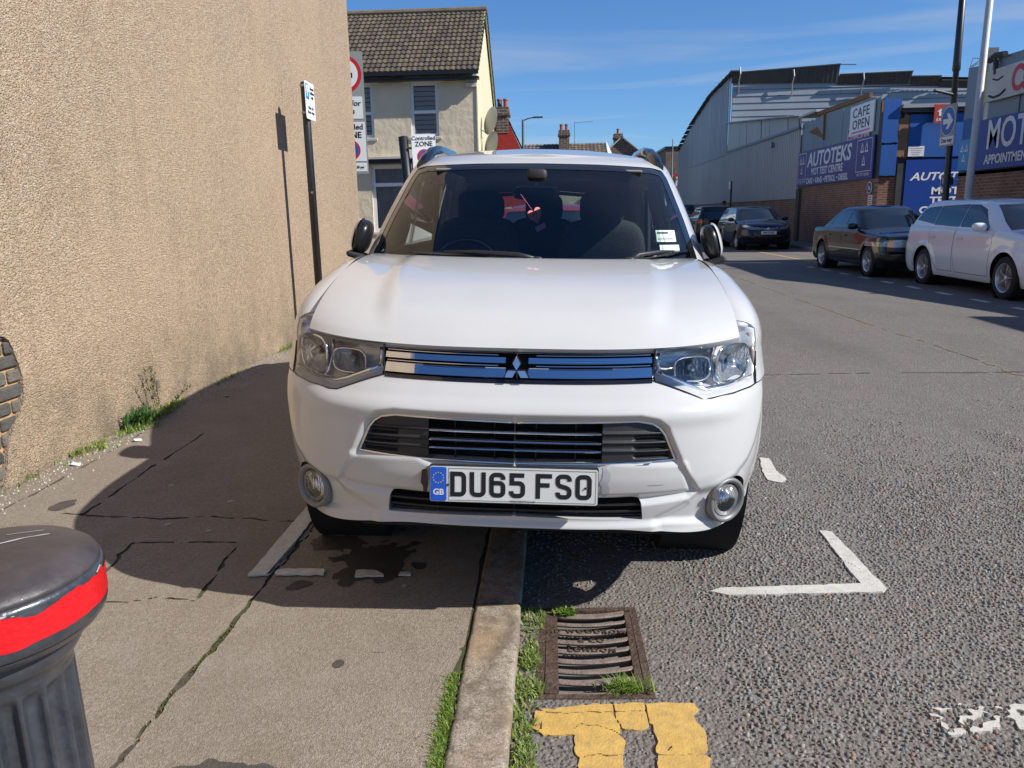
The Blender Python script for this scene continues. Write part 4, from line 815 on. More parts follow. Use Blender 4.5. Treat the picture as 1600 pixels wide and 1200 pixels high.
def cream_house():
    hx, hy = -2.13, 23.0; h = empty('cream_house', (hx, hy, 0)); tag(h, 'cream rendered end house with brown tiled roof and white windows', 'house')
    W, D, E, RZ = 7.0, 6.6, 5.42, 7.58; wy = 0
    # front wall built around the openings (x from -W to 0)
    op = [(-1.90, -1.10, 3.62, 5.10), (-3.76, -2.98, 3.62, 5.10), (-6.2, -5.4, 3.62, 5.1), (-3.15, -1.25, .95, 2.85)]
    xs = sorted({-W, 0, *[o[0] for o in op], *[o[1] for o in op]}); zs = sorted({0, E, *[o[2] for o in op], *[o[3] for o in op]})
    w = MB()
    for a, b in zip(xs[:-1], xs[1:]):
        for c, d in zip(zs[:-1], zs[1:]):
            if not any(a >= o[0]-1e-6 and b <= o[1]+1e-6 and c >= o[2]-1e-6 and d <= o[3]+1e-6 for o in op): w.add([(a, 0, c), (b, 0, c), (b, 0, d), (a, 0, d)], [(0, 1, 2, 3)])
    for o in op:
        w.add([(o[0], 0, o[2]), (o[0], 0, o[3]), (o[0], .22, o[3]), (o[0], .22, o[2])], [(0, 1, 2, 3)]); w.add([(o[1], 0, o[2]), (o[1], 0, o[3]), (o[1], .22, o[3]), (o[1], .22, o[2])], [(3, 2, 1, 0)]); w.add([(o[0], 0, o[3]), (o[1], 0, o[3]), (o[1], .22, o[3]), (o[0], .22, o[3])], [(0, 1, 2, 3)]); w.add([(o[0], 0, o[2]), (o[1], 0, o[2]), (o[1], .22, o[2]), (o[0], .22, o[2])], [(3, 2, 1, 0)])
    w.build('front_wall', CREAM, h)
    obj('gable_wall', [(0, 0, 0), (0, D, 0), (0, D, E-.4), (0, D/2-.1, RZ-.05), (0, 0, E), (-W, D, 0), (-W, D, E-.4)], [(4, 3, 2, 1, 0)[::-1], (1, 5, 6, 2)], CREAMG, h)
    MB().box(-.002, .03, -.03, .04, 0, E+.02).build('corner_bead', CREAMG, h)
    ov = .28; sl = (RZ-E)/(D/2-.1)
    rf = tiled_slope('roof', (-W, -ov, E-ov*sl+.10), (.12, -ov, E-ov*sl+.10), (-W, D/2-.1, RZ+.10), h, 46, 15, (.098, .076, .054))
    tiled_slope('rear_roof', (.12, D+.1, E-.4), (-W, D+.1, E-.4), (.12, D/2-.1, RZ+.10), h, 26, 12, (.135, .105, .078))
    mb = MB()
    for k in range(16): mb.tube([(-W+k*.445, D/2-.1, RZ+.13), (-W+(k+1)*.445-.008, D/2-.1, RZ+.13)], .11, 10)
    mb.build('ridge', mat('ridge_tile', (.17, .13, .085), .9, vary=.35, vscale=5), h)
    MB().box(-W, .10, -ov-.10, -ov, E-ov*sl+.0, E-ov*sl+.11).build('gutter', GUTT, h); MB().box(-W, .1, -ov+.002, -.002, E-ov*sl-.12, E-ov*sl-.05).build('soffit', GUTT, h)
    mb = MB(); mb.beam((.06, -ov, E-ov*sl+.06), (.06, D/2-.1, RZ+.09), .03, .07); mb.beam((.06, D/2-.1, RZ+.09), (.06, D+.1, E-.40), .03, .07); mb.build('verge', mat('verge_mortar', (.46, .44, .26), .8), h)
    mb = MB()
    for k in range(3): mb.box(-.28, .02, -.16+.05*k, .0, E-.50+.13*k-.0, E-.40+.13*k)
    mb.build('corbel', SILL, h)
    for a, b in ((-1.90, -1.10), (-3.76, -2.98), (-6.2, -5.4)):
        window(h, a, b, 3.62, 5.10, .10, tr=4.30, blinds=True); MB().box(a-.18, b+.18, -.035, -.001, 5.10, 5.38, 0, .006).build('lintel', LINT, h)
    window(h, -3.15, -1.25, .95, 2.85, .10, tr=2.30, mull=[-2.0], fw=.10)
    MB().box(-4.4, -.45, -.30, -.002, 3.00, 3.08, 0, .01).build('cornice', SILL, h); MB().box(-4.3, -.5, -.26, -.004, 2.88, 2.985).build('fascia', GUTT, h)
    # roof window and flue
    mb = MB().obox(Matrix.Translation((-5.15, 1.7, 6.80)) @ Matrix.Rotation(math.atan(sl), 4, 'X'), .95, .75, .12); mb.build('roof_window', GUTT, h)
    # chimney and parapet at the far end
    MB().box(-5.35, -4.85, 2.5, 3.5, 7.0, 8.2, 0, .02).build('chimney', CREAMG, h)
    return h
H_ = cream_house()
def dish(x, y, z, lb, s=.38):
    d = empty('satellite_dish', (x, y, z), (0, 0, R(-55))); tag(d, lb, 'satellite dish', 'satellite dishes on the gable')
    V = []; F = []; n = 24
    for i in range(6):
        r = s*i/5
        for k in range(n): V.append((r*math.cos(2*math.pi*k/n), -.25+.28*(r/s)**2*s, r*math.sin(2*math.pi*k/n)*1.1))
    F = [(i*n+k, i*n+(k+1) % n, (i+1)*n+(k+1) % n, (i+1)*n+k) for i in range(5) for k in range(n)]
    o = obj('reflector', V, F, mat('dish_grey', (.33, .34, .33), .6), d, smooth=True); o.rotation_euler = (R(-12), 0, 0)
    mb = MB(); mb.tube([(0, -.25, -s), (0, -.75, -.05)], .012, 6); mb.box(-.035, .035, -.82, -.72, -.08, .0); mb.build('feed_arm', LEAD, d)
    mb = MB(); mb.tube([(0, -.2, 0), (-.10, .08, -.12), (-.32, .14, -.12)], .018, 6); mb.build('mount', LEAD, d)
dish(-1.72, 24.3, 4.12, 'upper grey satellite dish on the yellow gable wall'); dish(-1.72, 24.3, 3.42, 'lower grey satellite dish on the yellow gable wall')
# ------------------------------------------------------------------ distant houses, lamps
RED = m_render('red_paint', (.42, .035, .02), 12, .3); BRB = m_brick('brown_brick', (.16, .085, .05), (.10, .06, .04), scale=1.6); BRBX = m_brick('brown_brick_side', (.20, .11, .06), (.13, .075, .05), scale=1.6, axis='x'); POT = mat('clay_pot', (.36, .12, .06), .8)
def chimney(parent, x0, x1, y0, y1, z0, z1, pots=2, m_=None, top=None):
    mb = MB().box(x0, x1, y0, y1, z0, z1-.35); mb.box(x0-.06, x1+.06, y0-.06, y1+.06, z1-.35, z1-.20); mb.box(x0-.02, x1+.02, y0-.02, y1+.02, z1-.20, z1)
    c = mb.build('chimney', m_ or BRB, parent)
    for k in range(pots):
        cx = x0+(x1-x0)*(k+.5)/pots; MB().lathe([(.11, z1), (.10, z1+.12), (.095, z1+.30), (.12, z1+.32), (.12, z1+.38), (.09, z1+.38), (.09, z1+.1)], 12, (cx, (y0+y1)/2, 0)).build('chimney_pot', POT, c)
def far_houses():
    h = empty('red_gable_house', (-3.2, 35.5, 0)); tag(h, 'house with bright red painted gable and brick chimney behind the dishes', 'house')
    obj('gable_wall', [(-4, 0, 0), (2.4, 0, 0), (2.4, 0, 3.0), (1.25, 0, 5.45), (.78, 0, 5.6), (-4, 0, 5.6)], [(0, 1, 2, 3, 4, 5)], RED, h); obj('side_wall', [(2.4, 0, 0), (2.4, 9, 0), (2.4, 9, 3.0), (2.4, 0, 3.0)], [(0, 1, 2, 3)], mat('dark_stucco', (.07, .065, .06), .9), h)
    tiled_slope('roof', (2.5, 9, 2.9), (2.5, .02, 2.9), (.9, 9, 6.2), h, 20, 10, (.14, .11, .09)).location = (0, 0, 0)
    chimney(h, .76, 1.30, -.02, .9, 4.9, 6.0, 2, BRB)
    # far terrace across the road end
    t = empty('terrace_house', (-1.9, 48, 0)); tag(t, 'distant terraced house with brown tiled roof and brick chimney above the white car', 'house')
    MB().box(0, 5.2, .3, 8, 0, 4.0).build('wall', CREAM, t)
    tiled_slope('roof', (0, 0, 3.9), (5.35, 0, 3.9), (0, 3.8, 5.75), t, 22, 12, (.15, .11, .08))
    obj('gable_wall', [(5.36, 0, 3.9), (5.36, 7.6, 3.9), (5.36, 3.8, 5.75), (5.36, 0, 0), (5.36, 7.6, 0)], [(3, 4, 1, 2, 0)], WHITE, t); obj('bargeboard', [(5.37, -.05, 3.85), (5.95, .2, 3.85), (5.40, 3.8, 5.88)], [(0, 1, 2)], WHITE, t)
    chimney(t, 2.35, 3.0, 2.6, 3.5, 5.0, 6.5, 2, BRB)
    mb = MB(); mb.tube([(3.35, 3.2, 5.6), (3.35, 3.2, 7.0)], .02, 5); mb.tube([(3.35, 3.2, 6.98), (4.5, 3.2, 7.02)], .014, 5); mb.build('aerial', LEAD, t)
    u = empty('brick_house', (3.9, 58, 0)); tag(u, 'distant dark brick gabled house left of the black roof rail', 'house')
    obj('gable_wall', [(-.4, 0, 0), (2.9, 0, 0), (2.9, 0, 5.2), (1.1, 0, 6.55), (-.4, 0, 5.3)], [(0, 1, 2, 3, 4)], BRB, u)
    mb = MB(); mb.beam((-.55, -.1, 5.2), (1.1, -.1, 6.65), .12, .10); mb.beam((1.1, -.1, 6.65), (3.1, -.1, 5.1), .12, .10); mb.build('bargeboard', SILL, u)
    obj('roof', [(-.55, -.2, 5.2), (-.55, 9, 5.2), (1.1, 9, 6.7), (1.1, -.2, 6.7), (3.1, -.2, 5.1), (3.1, 9, 5.1)], [(0, 3, 2, 1), (3, 4, 5, 2)], mat('slate', (.10, .085, .075), .8, vary=.3, vscale=3), u); chimney(u, .75, 1.35, 2, 3, 6.2, 7.1, 1)
    v = empty('brick_block', (11.3, 78, 0)); tag(v, 'distant brown brick block past the end of the grey warehouse', 'building')
    MB().box(-.3, 9, 0, 12, 0, 7.3).build('wall', BRB, v); MB().box(-.4, 9.1, -.1, 12.1, 7.3, 7.5).build('parapet', GUTT, v)
    w = empty('brick_house', (6.8, 95, 0)); tag(w, 'farthest brown brick house at the end of the road', 'house')
    MB().box(0, 6, 0, 9, 0, 5.0).build('wall', BRB, w); obj('roof', [(-.3, -.2, 5), (6.3, -.2, 5), (6.3, 4.5, 7.2), (-.3, 4.5, 7.2), (-.3, 9.2, 5), (6.3, 9.2, 5)], [(0, 1, 2, 3), (3, 2, 5, 4)], mat('slate_far', (.11, .10, .09), .8), w)
far_houses()
def lamp(name, x, y, h, arm, label, m_, r=.07, rz=0.):
    p = empty(name, (x, y, 0), (0, 0, rz)); tag(p, label, 'street lamp')
    MB().lathe([(r*1.5, 0), (r*1.5, 1.2), (r, 1.25), (r*.75, h), (0, h+.02)], 12).build('post', m_, p, smooth=True)
    if arm:
        MB().tube([(0, 0, h-.05), (arm*.5, 0, h+.06), (arm, 0, h+.10)], .03, 6).build('arm', m_, p); MB().box(arm-.05, arm+.45, -.10, .10, h+.07, h+.14, 0, .02).build('lantern', mat('lantern', (.06, .065, .07), .5), p)
    return p
lamp('street_lamp', -1.43, 40, 5.95, .55, 'far grey street lamp with flat lantern above the white car roof', mat('lamp_grey', (.05, .06, .06), .5), .075)
mb = MB(); mb.tube([(0, 0, 4.9), (.75, 0, 4.9)], .012, 4); [mb.tube([(x, 0, 4.72), (x, 0, 5.08)], .01, 4) for x in (.3, .5, .72)]; mb.tube([(0, 0, 4.2), (0, 0, 4.95)], .015, 5)
a = mb.build('aerial', LEAD); a.location = (-1.75, 46.9, .15); tag(a, 'thin television aerial on the far terraced roof', 'aerial')
# far small tree
def small_tree(x, y, h, r, label):
    t = empty('tree', (x, y, 0)); tag(t, label, 'tree'); mb = MB(); mb.tube([(0, 0, 0), (.05, .05, h*.5), (0, .1, h*.8)], [.14, .10, .05], 8); mb.tube([(0, 0, h*.5), (.5, .1, h*.75)], [.06, .03], 6); mb.build('trunk', mat('bark', (.07, .05, .035), .9), t)
    pts = []
    for _ in range(9):
        c = Vector((random.gauss(0, r*.45), random.gauss(0, r*.45), h*.78+random.gauss(0, r*.4)))
        for _ in range(160): pts.append(tuple(c+Vector((random.gauss(0, r*.26), random.gauss(0, r*.26), random.gauss(0, r*.22)))))
    blades('crown', pts, .10, .22, .12, 1.2, [(.05, .08, .02), (.07, .10, .03), (.04, .06, .02)], None, None, t, kind='stuff', seg=2)
small_tree(9.9, 71, 5.4, .9, 'small dark green tree beyond the end of the warehouse')
# ------------------------------------------------------------------ buildings along the right of the road (wall plane at WX)
WX = 10.2
REDB = m_brick('red_brick_x', (.32, .135, .075), (.19, .085, .055), (.34, .26, .20), axis='x', vary=.6); REDBY = m_brick('red_brick_y', (.22, .085, .05), (.13, .055, .04), (.26, .20, .16), axis='y', vary=.6)
def m_clad(name, c, rust=.25):
    q, nt, b = mat_new(name); n = tex(nt, 'Noise', .8, detail=8, rough=.65, stretch=(1, 1, .25)); n2 = tex(nt, 'Noise', 6, detail=6, rough=.7, stretch=(1, 1, .12))
    cc = mixc(nt, maprange(nt, n.outputs[0], .35, .7, 0, .5), c, tuple(.72*k for k in c)); cc = mixc(nt, maprange(nt, n2.outputs[0], .56, .78, 0, rust), cc, (.20, .14, .10)); nt.links.new(cc, b.inputs['Base Color']); b.inputs['Roughness'].default_value = .5; b.inputs['Metallic'].default_value = .15; return q
CLAD = m_clad('grey_cladding', (.42, .43, .44)); CLADU = m_clad('grey_cladding_upper', (.36, .39, .42)); CLADH = m_clad('grey_cladding_hall', (.26, .29, .33), .15); BEIGE = m_clad('beige_sheet', (.42, .39, .36), .4); BLUEG = m_clad('blue_grey_panel', (.20, .25, .30), .35); BLUEP = m_clad('blue_panel', (.02, .11, .38), .2); DARKM = mat('dark_roof_metal', (.035, .037, .04), .6, vary=.4, vscale=3); RUSTW = mat('rotten_wood', (.24, .13, .06), .9, vary=.4, vscale=10); NAVY = mat('sign_navy', (.035, .030, .22), .45, vary=.1, vscale=2); LILAC = mat('sign_lettering', (.78, .78, .82), .5); MOTBLUE = mat('mot_blue', (.012, .06, .32), .45, vary=.12, vscale=2)
def ribbed(name, ya, yb, zb, zt, pitch, depth, m_, parent, ox, oy, axis='y', vertical=True, x=0.):
    "trapezoid-ribbed sheet in plane x (facing -x); zt(y) top line"
    V = []; F = []; n = max(1, int(round((yb-ya)/pitch))); st = (yb-ya)/n; pts = []
    for k in range(n):
        for f, d in ((0, 0), (.40, 0), (.50, depth), (.90, depth)): pts.append((ya+(k+f)*st, d))
    pts.append((yb, 0))
    for y, d in pts: V += [(x-d, y-oy, zb(y) if callable(zb) else zb), (x-d, y-oy, zt(y) if callable(zt) else zt)]
    F = [(2*i, 2*i+1, 2*i+3, 2*i+2) for i in range(len(pts)-1)]
    return obj(name, V, F, m_, parent)
def warehouse():
    w = empty('warehouse', (WX, 46, 0)); tag(w, 'large grey corrugated metal warehouse on a brick base along the road', 'warehouse'); oy = 46
    MB().box(.0, .35, 33.42-oy, 65-oy, 0, 1.86).build('brick_base', REDB, w)
    ribbed('lower_cladding', 33.42, 64.8, 1.80, 4.58, .26, .05, CLAD, w, WX, oy, x=-.02)
    top = lambda y: float(np.interp(y, [45.9, 51.7, 58.3, 64.8], [8.75, 8.42, 7.4, 5.9]))
    n = 24; ys = np.linspace(46.9, 64.8, n+1)
    for a, b in zip(ys[:-1], ys[1:]):
        j = random.uniform(-.12, .12); ribbed('cladding_sheet', a, b+.02, 4.50, lambda y, j=j: top(y)+j, .37, .06, CLADU, w, WX, oy, x=-.06-random.uniform(0, .02))
    obj('lower_cladding_band', [(-.05, 46.5-oy, 4.5), (-.05, 46.9-oy, 4.5), (-.05, 46.9-oy, 8.7), (-.05, 46.5-oy, 8.72)], [(0, 3, 2, 1)], CLADU, w)
    # roof edge teeth along the sloping eaves
    mb = MB()
    for k in range(19):
        y = 46+k; mb.obox(Matrix.Translation((-.1, y-oy, top(y)+.05)) @ Matrix.Rotation(-.12, 4, 'X'), .5, 1.05, .06)
    mb.build('roof_edge', DARKM, w)
    MB().box(.36, .40, 33.5-oy, 65-oy, 0, 4.4).build('inner_wall', DARKM, w)
    # lean-to block in front of the hall, with slanted pale sheets
    lt = lambda y: float(np.interp(y, [33.4, 46.9], [5.10, 6.30])); ys = np.linspace(33.5, 46.6, 10)
    for a, b in zip(ys[:-1], ys[1:]):
        c = random.uniform(0, .03); V = [(-.09-c, a-oy+.02, 4.56), (-.09-c, b-oy-.02, 4.56), (-.05-c, b-oy+.28, lt(b)-.05), (-.05-c, a-oy+.32, lt(a)-.05), ]
        V += [(v[0]+.02, v[1], v[2]) for v in V]; obj('sheet', V, [(0, 3, 2, 1), (4, 5, 6, 7), (0, 1, 5, 4), (1, 2, 6, 5), (2, 3, 7, 6), (3, 0, 4, 7)], BEIGE, w)
    obj('backing_sheet', [(-.03, 33.4-oy, 4.5), (-.03, 46.9-oy, 4.5), (-.03, 46.9-oy, 6.25), (-.03, 33.4-oy, 5.05)], [(0, 3, 2, 1)], CLADU, w)
    MB().beam((-.13, 33.3-oy, 4.62), (-.13, 46.6-oy, 4.66), .05, .10).build('gutter_pipe', mat('blue_gutter', (.12, .19, .28), .5), w)
    mb = MB()
    for k in range(14):
        y = 33.4+k*.97; mb.obox(Matrix.Translation((.35, y-oy+.45, lt(y)+.02)) @ Matrix.Rotation(.085+random.uniform(-.03, .03), 4, 'X'), 1.4, 1.0, .05)
    mb.build('leanto_roof', mat('pale_roof_sheet', (.42, .42, .42), .6, vary=.4, vscale=2), w)
    # hall end wall with horizontal sheets, facing the camera
    hall = empty('hall_end', (0, .45, 0), (0, 0, 0), w); hx = 22; z0 = 4.4
    rows = np.arange(z0, 8.7, .36)
    for i, z in enumerate(rows):
        xs = [0, 6+1.3*(i % 3), 14+1.1*(i % 2), hx]
        for a, b in zip(xs[:-1], xs[1:]):
            f = lambda x: 8.72-.055*x; za, zb = z-.012*a*0, min(z+.35, f(b))
            if z >= f(a): continue
            V = [(a+.01, 0, z), (b-.01, 0, min(z, f(b)-.01)), (b-.01, 0, min(z+.34, f(b))), (a+.01, 0, min(z+.34, f(a))), (a+.01, -.035, z), (b-.01, -.035, min(z, f(b)-.01)), (b-.01, -.0, min(z+.34, f(b))), (a+.01, -.0, min(z+.34, f(a)))]
            o = obj('wall_sheet', V, [(4, 5, 6, 7), (0, 1, 5, 4), (0, 4, 7, 3), (1, 2, 6, 5)], CLADH, hall)
    obj('hall_wall', [(0, .04, 0), (hx, .04, 0), (hx, .04, 7.5), (0, .04, 8.7), (hx, 18, 0), (hx, 18, 5.9)], [(0, 1, 2, 3), (1, 4, 5, 2)], DARKM, hall)
    obj('hall_roof', [(0, -.2, 8.8), (hx, -.2, 7.95), (hx, 18.8, 6.0), (4.8, 18.0, 6.0)], [(0, 1, 2, 3)], DARKM, hall)
    # corrugated valance pieces stepping down along the hall roof, with bent straps
    for a, b, zt_a, zt_b, zb_a, zb_b in ((-.1, 5.75, 8.82, 9.12, 8.32, 8.22), (5.75, 9.7, 8.58, 8.64, 8.12, 8.05), (9.7, 11.25, 8.38, 8.36, 8.02, 7.92), (11.25, 16, 8.14, 7.95, 7.85, 7.5)):
        V = []; n = int((b-a)/.12)
        for k in range(n+1):
            t = k/n; d = .03*(k % 2); V += [(a+(b-a)*t, -.35-d, zt_a+(zt_b-zt_a)*t), (a+(b-a)*t, -.10-d, zb_a+(zb_b-zb_a)*t)]
        obj('roof_valance', V, [(2*i, 2*i+1, 2*i+3, 2*i+2) for i in range(n)], DARKM, hall)
        MB().beam((a, -.36, zt_a+.03), (b, -.36, zt_b+.03), .14, .05).build('roof_capping', DARKM, hall)
    for x in (.25, 3.2, 7.0, 9.6 if False else 13.2):
        z = 9.15-.07*x; MB().tube([(x, -.42, z), (x+.05, -.44, z-.35), (x+.02, -.25, z-.75), (x+.08, -.05, z-1.35)], [.05, .045, .04, .03], 6).build('strap', STEEL, hall)
    MB().beam((5.7, -.36, 9.13), (6.6, -.36, 9.10), .04).build('loose_strip', DARKM, hall)
    disc('wall_lamp', .12, STEEL, w, (-.10, 37.2-oy, 4.25), .12, '-x')
warehouse()
def sign_tri(parent, y, z, s, m_, x):
    "the three test-centre triangles, drawn as outlines on a wall facing -x"
    for dy, dz, fl in ((-.5, .55, 1), (.5, .55, 1), (0, -.62, 1)):
        P = [(y+(dy+.46*math.cos(R(90+120*k)))*s, z+(dz*1.0+.62*math.sin(R(90+120*k)))*s) for k in range(3)]; cy = sum(p[0] for p in P)/3; cz = sum(p[1] for p in P)/3
        I = [(cy+(p[0]-cy)*.55, cz+(p[1]-cz)*.55) for p in P]
        V = [(x, *p) for p in P]+[(x, *p) for p in I]; obj('triangle', V, [(k, (k+1) % 3, 3+(k+1) % 3, 3+k) for k in range(3)], m_, parent)
def autoteks():
    b = empty('garage_building', (WX, 29.5, 0)); tag(b, 'brick garage with shabby blue grey panels above, next to the warehouse', 'building'); oy = 29.5
    MB().box(0, .4, 25.75-oy, 33.40-oy, 0, 2.26).build('brick_wall', REDB, b); MB().box(-.10, .3, 33.0-oy, 33.38-oy, 0, 2.2).build('pier', mat('mossy_pier', (.09, .085, .06), .9, vary=.4, vscale=4), b)
    MB().box(.0, 9, 25.4-oy, 25.73-oy, 0, 2.3).build('brick_return', REDBY, b)
    top = lambda y: float(np.interp(y, [25.7, 28, 29.5, 31, 33.4], [4.72, 4.98, 4.92, 4.80, 4.75])); ys = [25.72, 27.3, 28.9, 30.75, 32.0, 33.40]
    for a, c in zip(ys[:-1], ys[1:]):
        V = []; n = 6
        for k in range(n+1): yy = a+.015+(c-a-.03)*k/n; V += [(.02, yy-oy, 2.20), (.02, yy-oy, top(yy)+random.uniform(-.05, .05))]
        obj('panel', V, [(2*i, 2*i+1, 2*i+3, 2*i+2) for i in range(n)], BLUEG, b)
    MB().box(.05, .3, 25.72-oy, 33.4-oy, 2.2, 4.62).build('frame_wall', RUSTW, b)
    MB().beam((.0, 26.5-oy, 4.90), (.0, 31.5-oy, 4.92), .10, .14).build('rotten_edge', RUSTW, b); MB().beam((-.01, 30.72-oy, 3.9), (-.01, 30.75-oy, 4.8), .06).build('batten', RUSTW, b)
    obj('torn_hole', [(.012, 32.6-oy, 4.35), (.012, 31.6-oy, 4.45), (.012, 30.85-oy, 4.05), (.012, 30.9-oy, 3.98), (.012, 31.8-oy, 4.18)], [(0, 1, 2, 3, 4)], RUSTW, b)
    MB().box(-.15, 3, 31.3-oy, 33.5-oy, 4.98, 5.06).build('roof_sheet', mat('pale_sheet', (.5, .52, .52), .6), b); MB().box(.4, 9, 25.8-oy, 33.4-oy, 4.30, 4.45).build('flat_roof', DARKM, b)
    s = empty('shop_sign', (WX-.06, 29.6, 2.95)); tag(s, 'long purple garage sign reading AUTOTEKS MOT TEST CENTRE', 'sign')
    MB().box(-.02, .04, -3.85, 3.85, -.67, .67, 0, .008).build('board', NAVY, s)
    F_ = '-x'; x = -.024
    text('lettering', 'AUTOTEKS', .74, LILAC, s, (x, .30, .27), F_, bold=.018, sx=1.22, shear=.12); text('lettering', 'MOT TEST CENTRE', .37, LILAC, s, (x, .40, -.18), F_, bold=.007, sx=1.05); text('lettering', 'CARS • VANS • PETROL • DIESEL', .30, LILAC, s, (x, .40, -.51), F_, bold=.006, sx=1.05)
    for y, sc_ in ((-3.1, .60), (3.25, .48)):
        c = .5*sc_; mb = MB(); W_ = sc_*1.05; h0, h1 = -.42, .60
        for a in ((-W_, h0, -W_+.02, h1), (W_-.02, h0, W_, h1)): mb.box(x-.001, x+.003, y+a[0], y+a[2], a[1], a[3])
        mb.box(x-.001, x+.003, y-W_, y+W_, h1-.02, h1); mb.box(x-.001, x+.003, y-W_, y+W_, h0, h0+.02); mb.build('border', LILAC, s)
        sign_tri(s, y, .10, .36 if sc_ > .5 else .32, LILAC, x-.002); text('lettering', 'MOT TEST CENTRE', .13, LILAC, s, (x, y, -.52), F_, sx=.9)
    s = empty('cafe_sign', (WX-.03, 27.05, 4.22)); tag(s, 'white CAFE OPEN sign with pink underline above the purple sign', 'sign')
    MB().box(-.02, .03, -1.0, 1.0, -.48, .48, 0, .006).build('board', SIGNW, s); CB_ = mat('cafe_blue', (.02, .025, .14), .5); text('lettering', 'CAFE', .42, CB_, s, (-.024, .05, .22), F_, bold=.004, sx=1.35, space=1.1); text('lettering', 'OPEN', .42, CB_, s, (-.024, .0, -.15), F_, bold=.004, sx=1.25, space=1.1)
    PINK = mat('pink_ink', (.55, .10, .50), .5); MB().beam((-.024, .75, -.39), (-.024, -.75, -.37), .012, .045).build('underline', PINK, s)
    s = empty('notice', (WX-.02, 27.3, 3.72)); tag(s, 'small pink and blue poster under the CAFE OPEN sign', 'poster')
    MB().box(-.01, .02, -.95, .95, -.22, .32).build('board', mat('poster_pink', (.60, .42, .50), .6), s)
    for k in range(6): MB().box(-.013, -.0101, -.85+.3*k, -.85+.3*k+.16, -.16+.05*(k % 3), -.06+.05*(k % 3)).build('print', [SIGNBLUE, SIGNRED, NAVY][k % 3], s)
    MB().box(-.013, -.0101, -.9, .9, .16, .28).build('print', NAVY, s)
    for y, x_, lb in ((25.95, WX-.03, 'round white and navy house number plate on the brick garage corner'), (20.78, WX-.20, 'round white and navy number plate beside the one way sign post')):
        s = empty('number_sign', (x_, y, 2.0)); tag(s, lb, 'sign'); disc('rim', .19, SIGNW, s, (0, 0, 0), .02, '-x'); disc('field', .165, NAVY, s, (-.0205, 0, 0), .003, '-x'); text('lettering', '1a', .20, SIGNW, s, (-.026, 0, 0), F_, bold=.006)
        if y < 21: MB().box(.0, .2, -.03, .03, -.1, .1).build('bracket', DARKM, s)
    s = empty('notice', (WX-.015, 25.9, 1.6)); tag(s, 'small white notice with red print under the round plate', 'notice'); MB().box(-.008, .015, -.16, .16, -.17, .17).build('board', SIGNW, s)
    for k in range(4): MB().box(-.0105, -.0081, -.11, .11, -.12+.07*k, -.085+.07*k).build('print', SIGNRED, s)
autoteks()
def yard_gate():
    g = empty('garage_end_wall', (10.2, 25.5, 0)); tag(g, 'battered blue panelled garage end with big blue board facing the yard', 'building'); ox = 10.2
    def pan(x0, x1, z0, z1, y=0., j=.05, m_=BLUEP, name='panel', t=.05, rj=0.):
        n = 7; P = []
        for k in range(n+1): P.append((x0+(x1-x0)*k/n, z0+random.uniform(-j, j)*.4))
        if rj: P += [(x1+random.uniform(-rj, rj), z0+(z1-z0)*k/8) for k in range(1, 8)]
        for k in range(n+1): P.append((x1-(x1-x0)*k/n, z1+random.uniform(-j, j)))
        return MB().prism(P, 0, t, lambda a, b, h: (a-ox, y-h, b)).build(name, m_, g)
    pan(10.16, 10.66, 3.32, 4.62, -.16, .03, rj=.05); pan(10.18, 10.66, 2.34, 3.27, -.14, .02); pan(10.72, 10.95, .1, 2.7, -.11, .0, DARKM, 'recess'); pan(10.98, 13.2, 2.88, 4.14, -.12, .03); pan(10.97, 13.3, .15, 2.80, -.13, .01, mat('board_blue', (.010, .055, .30), .4), 'board')
    MB().box(.48, 3.4, -.32, -.10, 4.32, 4.43).build('beam', mat('beam_pale', (.32, .33, .33), .6), g); MB().box(.5, 3.3, -.28, -.10, 4.2, 4.315).build('beam_board', DARKM, g)
    pan(10.66, 10.97, 2.9, 4.1, -.11, .1, RUSTW, 'rotten_infill'); MB().box(.0, 8, -.10, .2, 2.3, 4.25).build('upper_wall', DARKM, g)
    y = -.184; F_ = '-y'
    text('lettering', 'AUTOTEKS', .33, SIGNW, g, (11.13-ox, y, 2.28), F_, bold=.008, shear=.25, sx=1.25, align='LEFT')
    for z, t_, x in ((1.84, 'MOT', 12.22), (1.55, 'TEST', 12.2), (1.26, 'CENTRE', 12.2)): text('lettering', t_, .30, SIGNW, g, (x-ox, y, z), F_, bold=.009, sx=1.3)
    s = empty('notice', (11.23, 25.31, 3.05)); tag(s, 'white paper notice on the upper blue garage panel', 'notice'); MB().box(-.24, .24, .0, .012, -.15, .15).build('paper', SIGNW, s)
    for k in range(4): MB().box(-.19+.02*k, .19-.03*k, -.002, -.0005, .07-.06*k, .09-.06*k).build('print', mat_grey, s)
    s = empty('delivery_sign', (11.84, 25.10, 4.11)); tag(s, 'orange red delivery sign with white house and cutlery logo', 'sign'); ORR = mat('delivery_red', (.46, .045, .02), .5)
    MB().box(-.28, .28, -.02, .02, -.28, .28, 0, .01).build('board', ORR, s); MB().box(-.03, .03, .02, .2, .1, .2).build('bracket', DARKM, s)
    P = [(-.14, -.06), (-.14, .06), (-.20, .06), (0, .21), (.09, .145), (.09, .18), (.13, .18), (.13, .115), (.20, .06), (.14, .06), (.14, -.06)]
    MB().prism(P, 0, .004, lambda a, b_, h: (a, -.021-h, b_)).build('logo', SIGNW, s)
    mb = MB(); mb.box(.04, .06, -.0262, -.0252, -.06, .08); mb.box(-.06, -.04, -.0262, -.0252, -.06, .08); mb.box(-.08, -.02, -.0262, -.0252, .045, .09); mb.build('logo_cutlery', ORR, s)
    text('lettering', 'JUST EAT', .095, SIGNW, s, (0, -.023, -.17), F_, bold=.003, sx=1.05)
mat_grey = mat('print_grey', (.3, .3, .3), .6)
yard_gate()
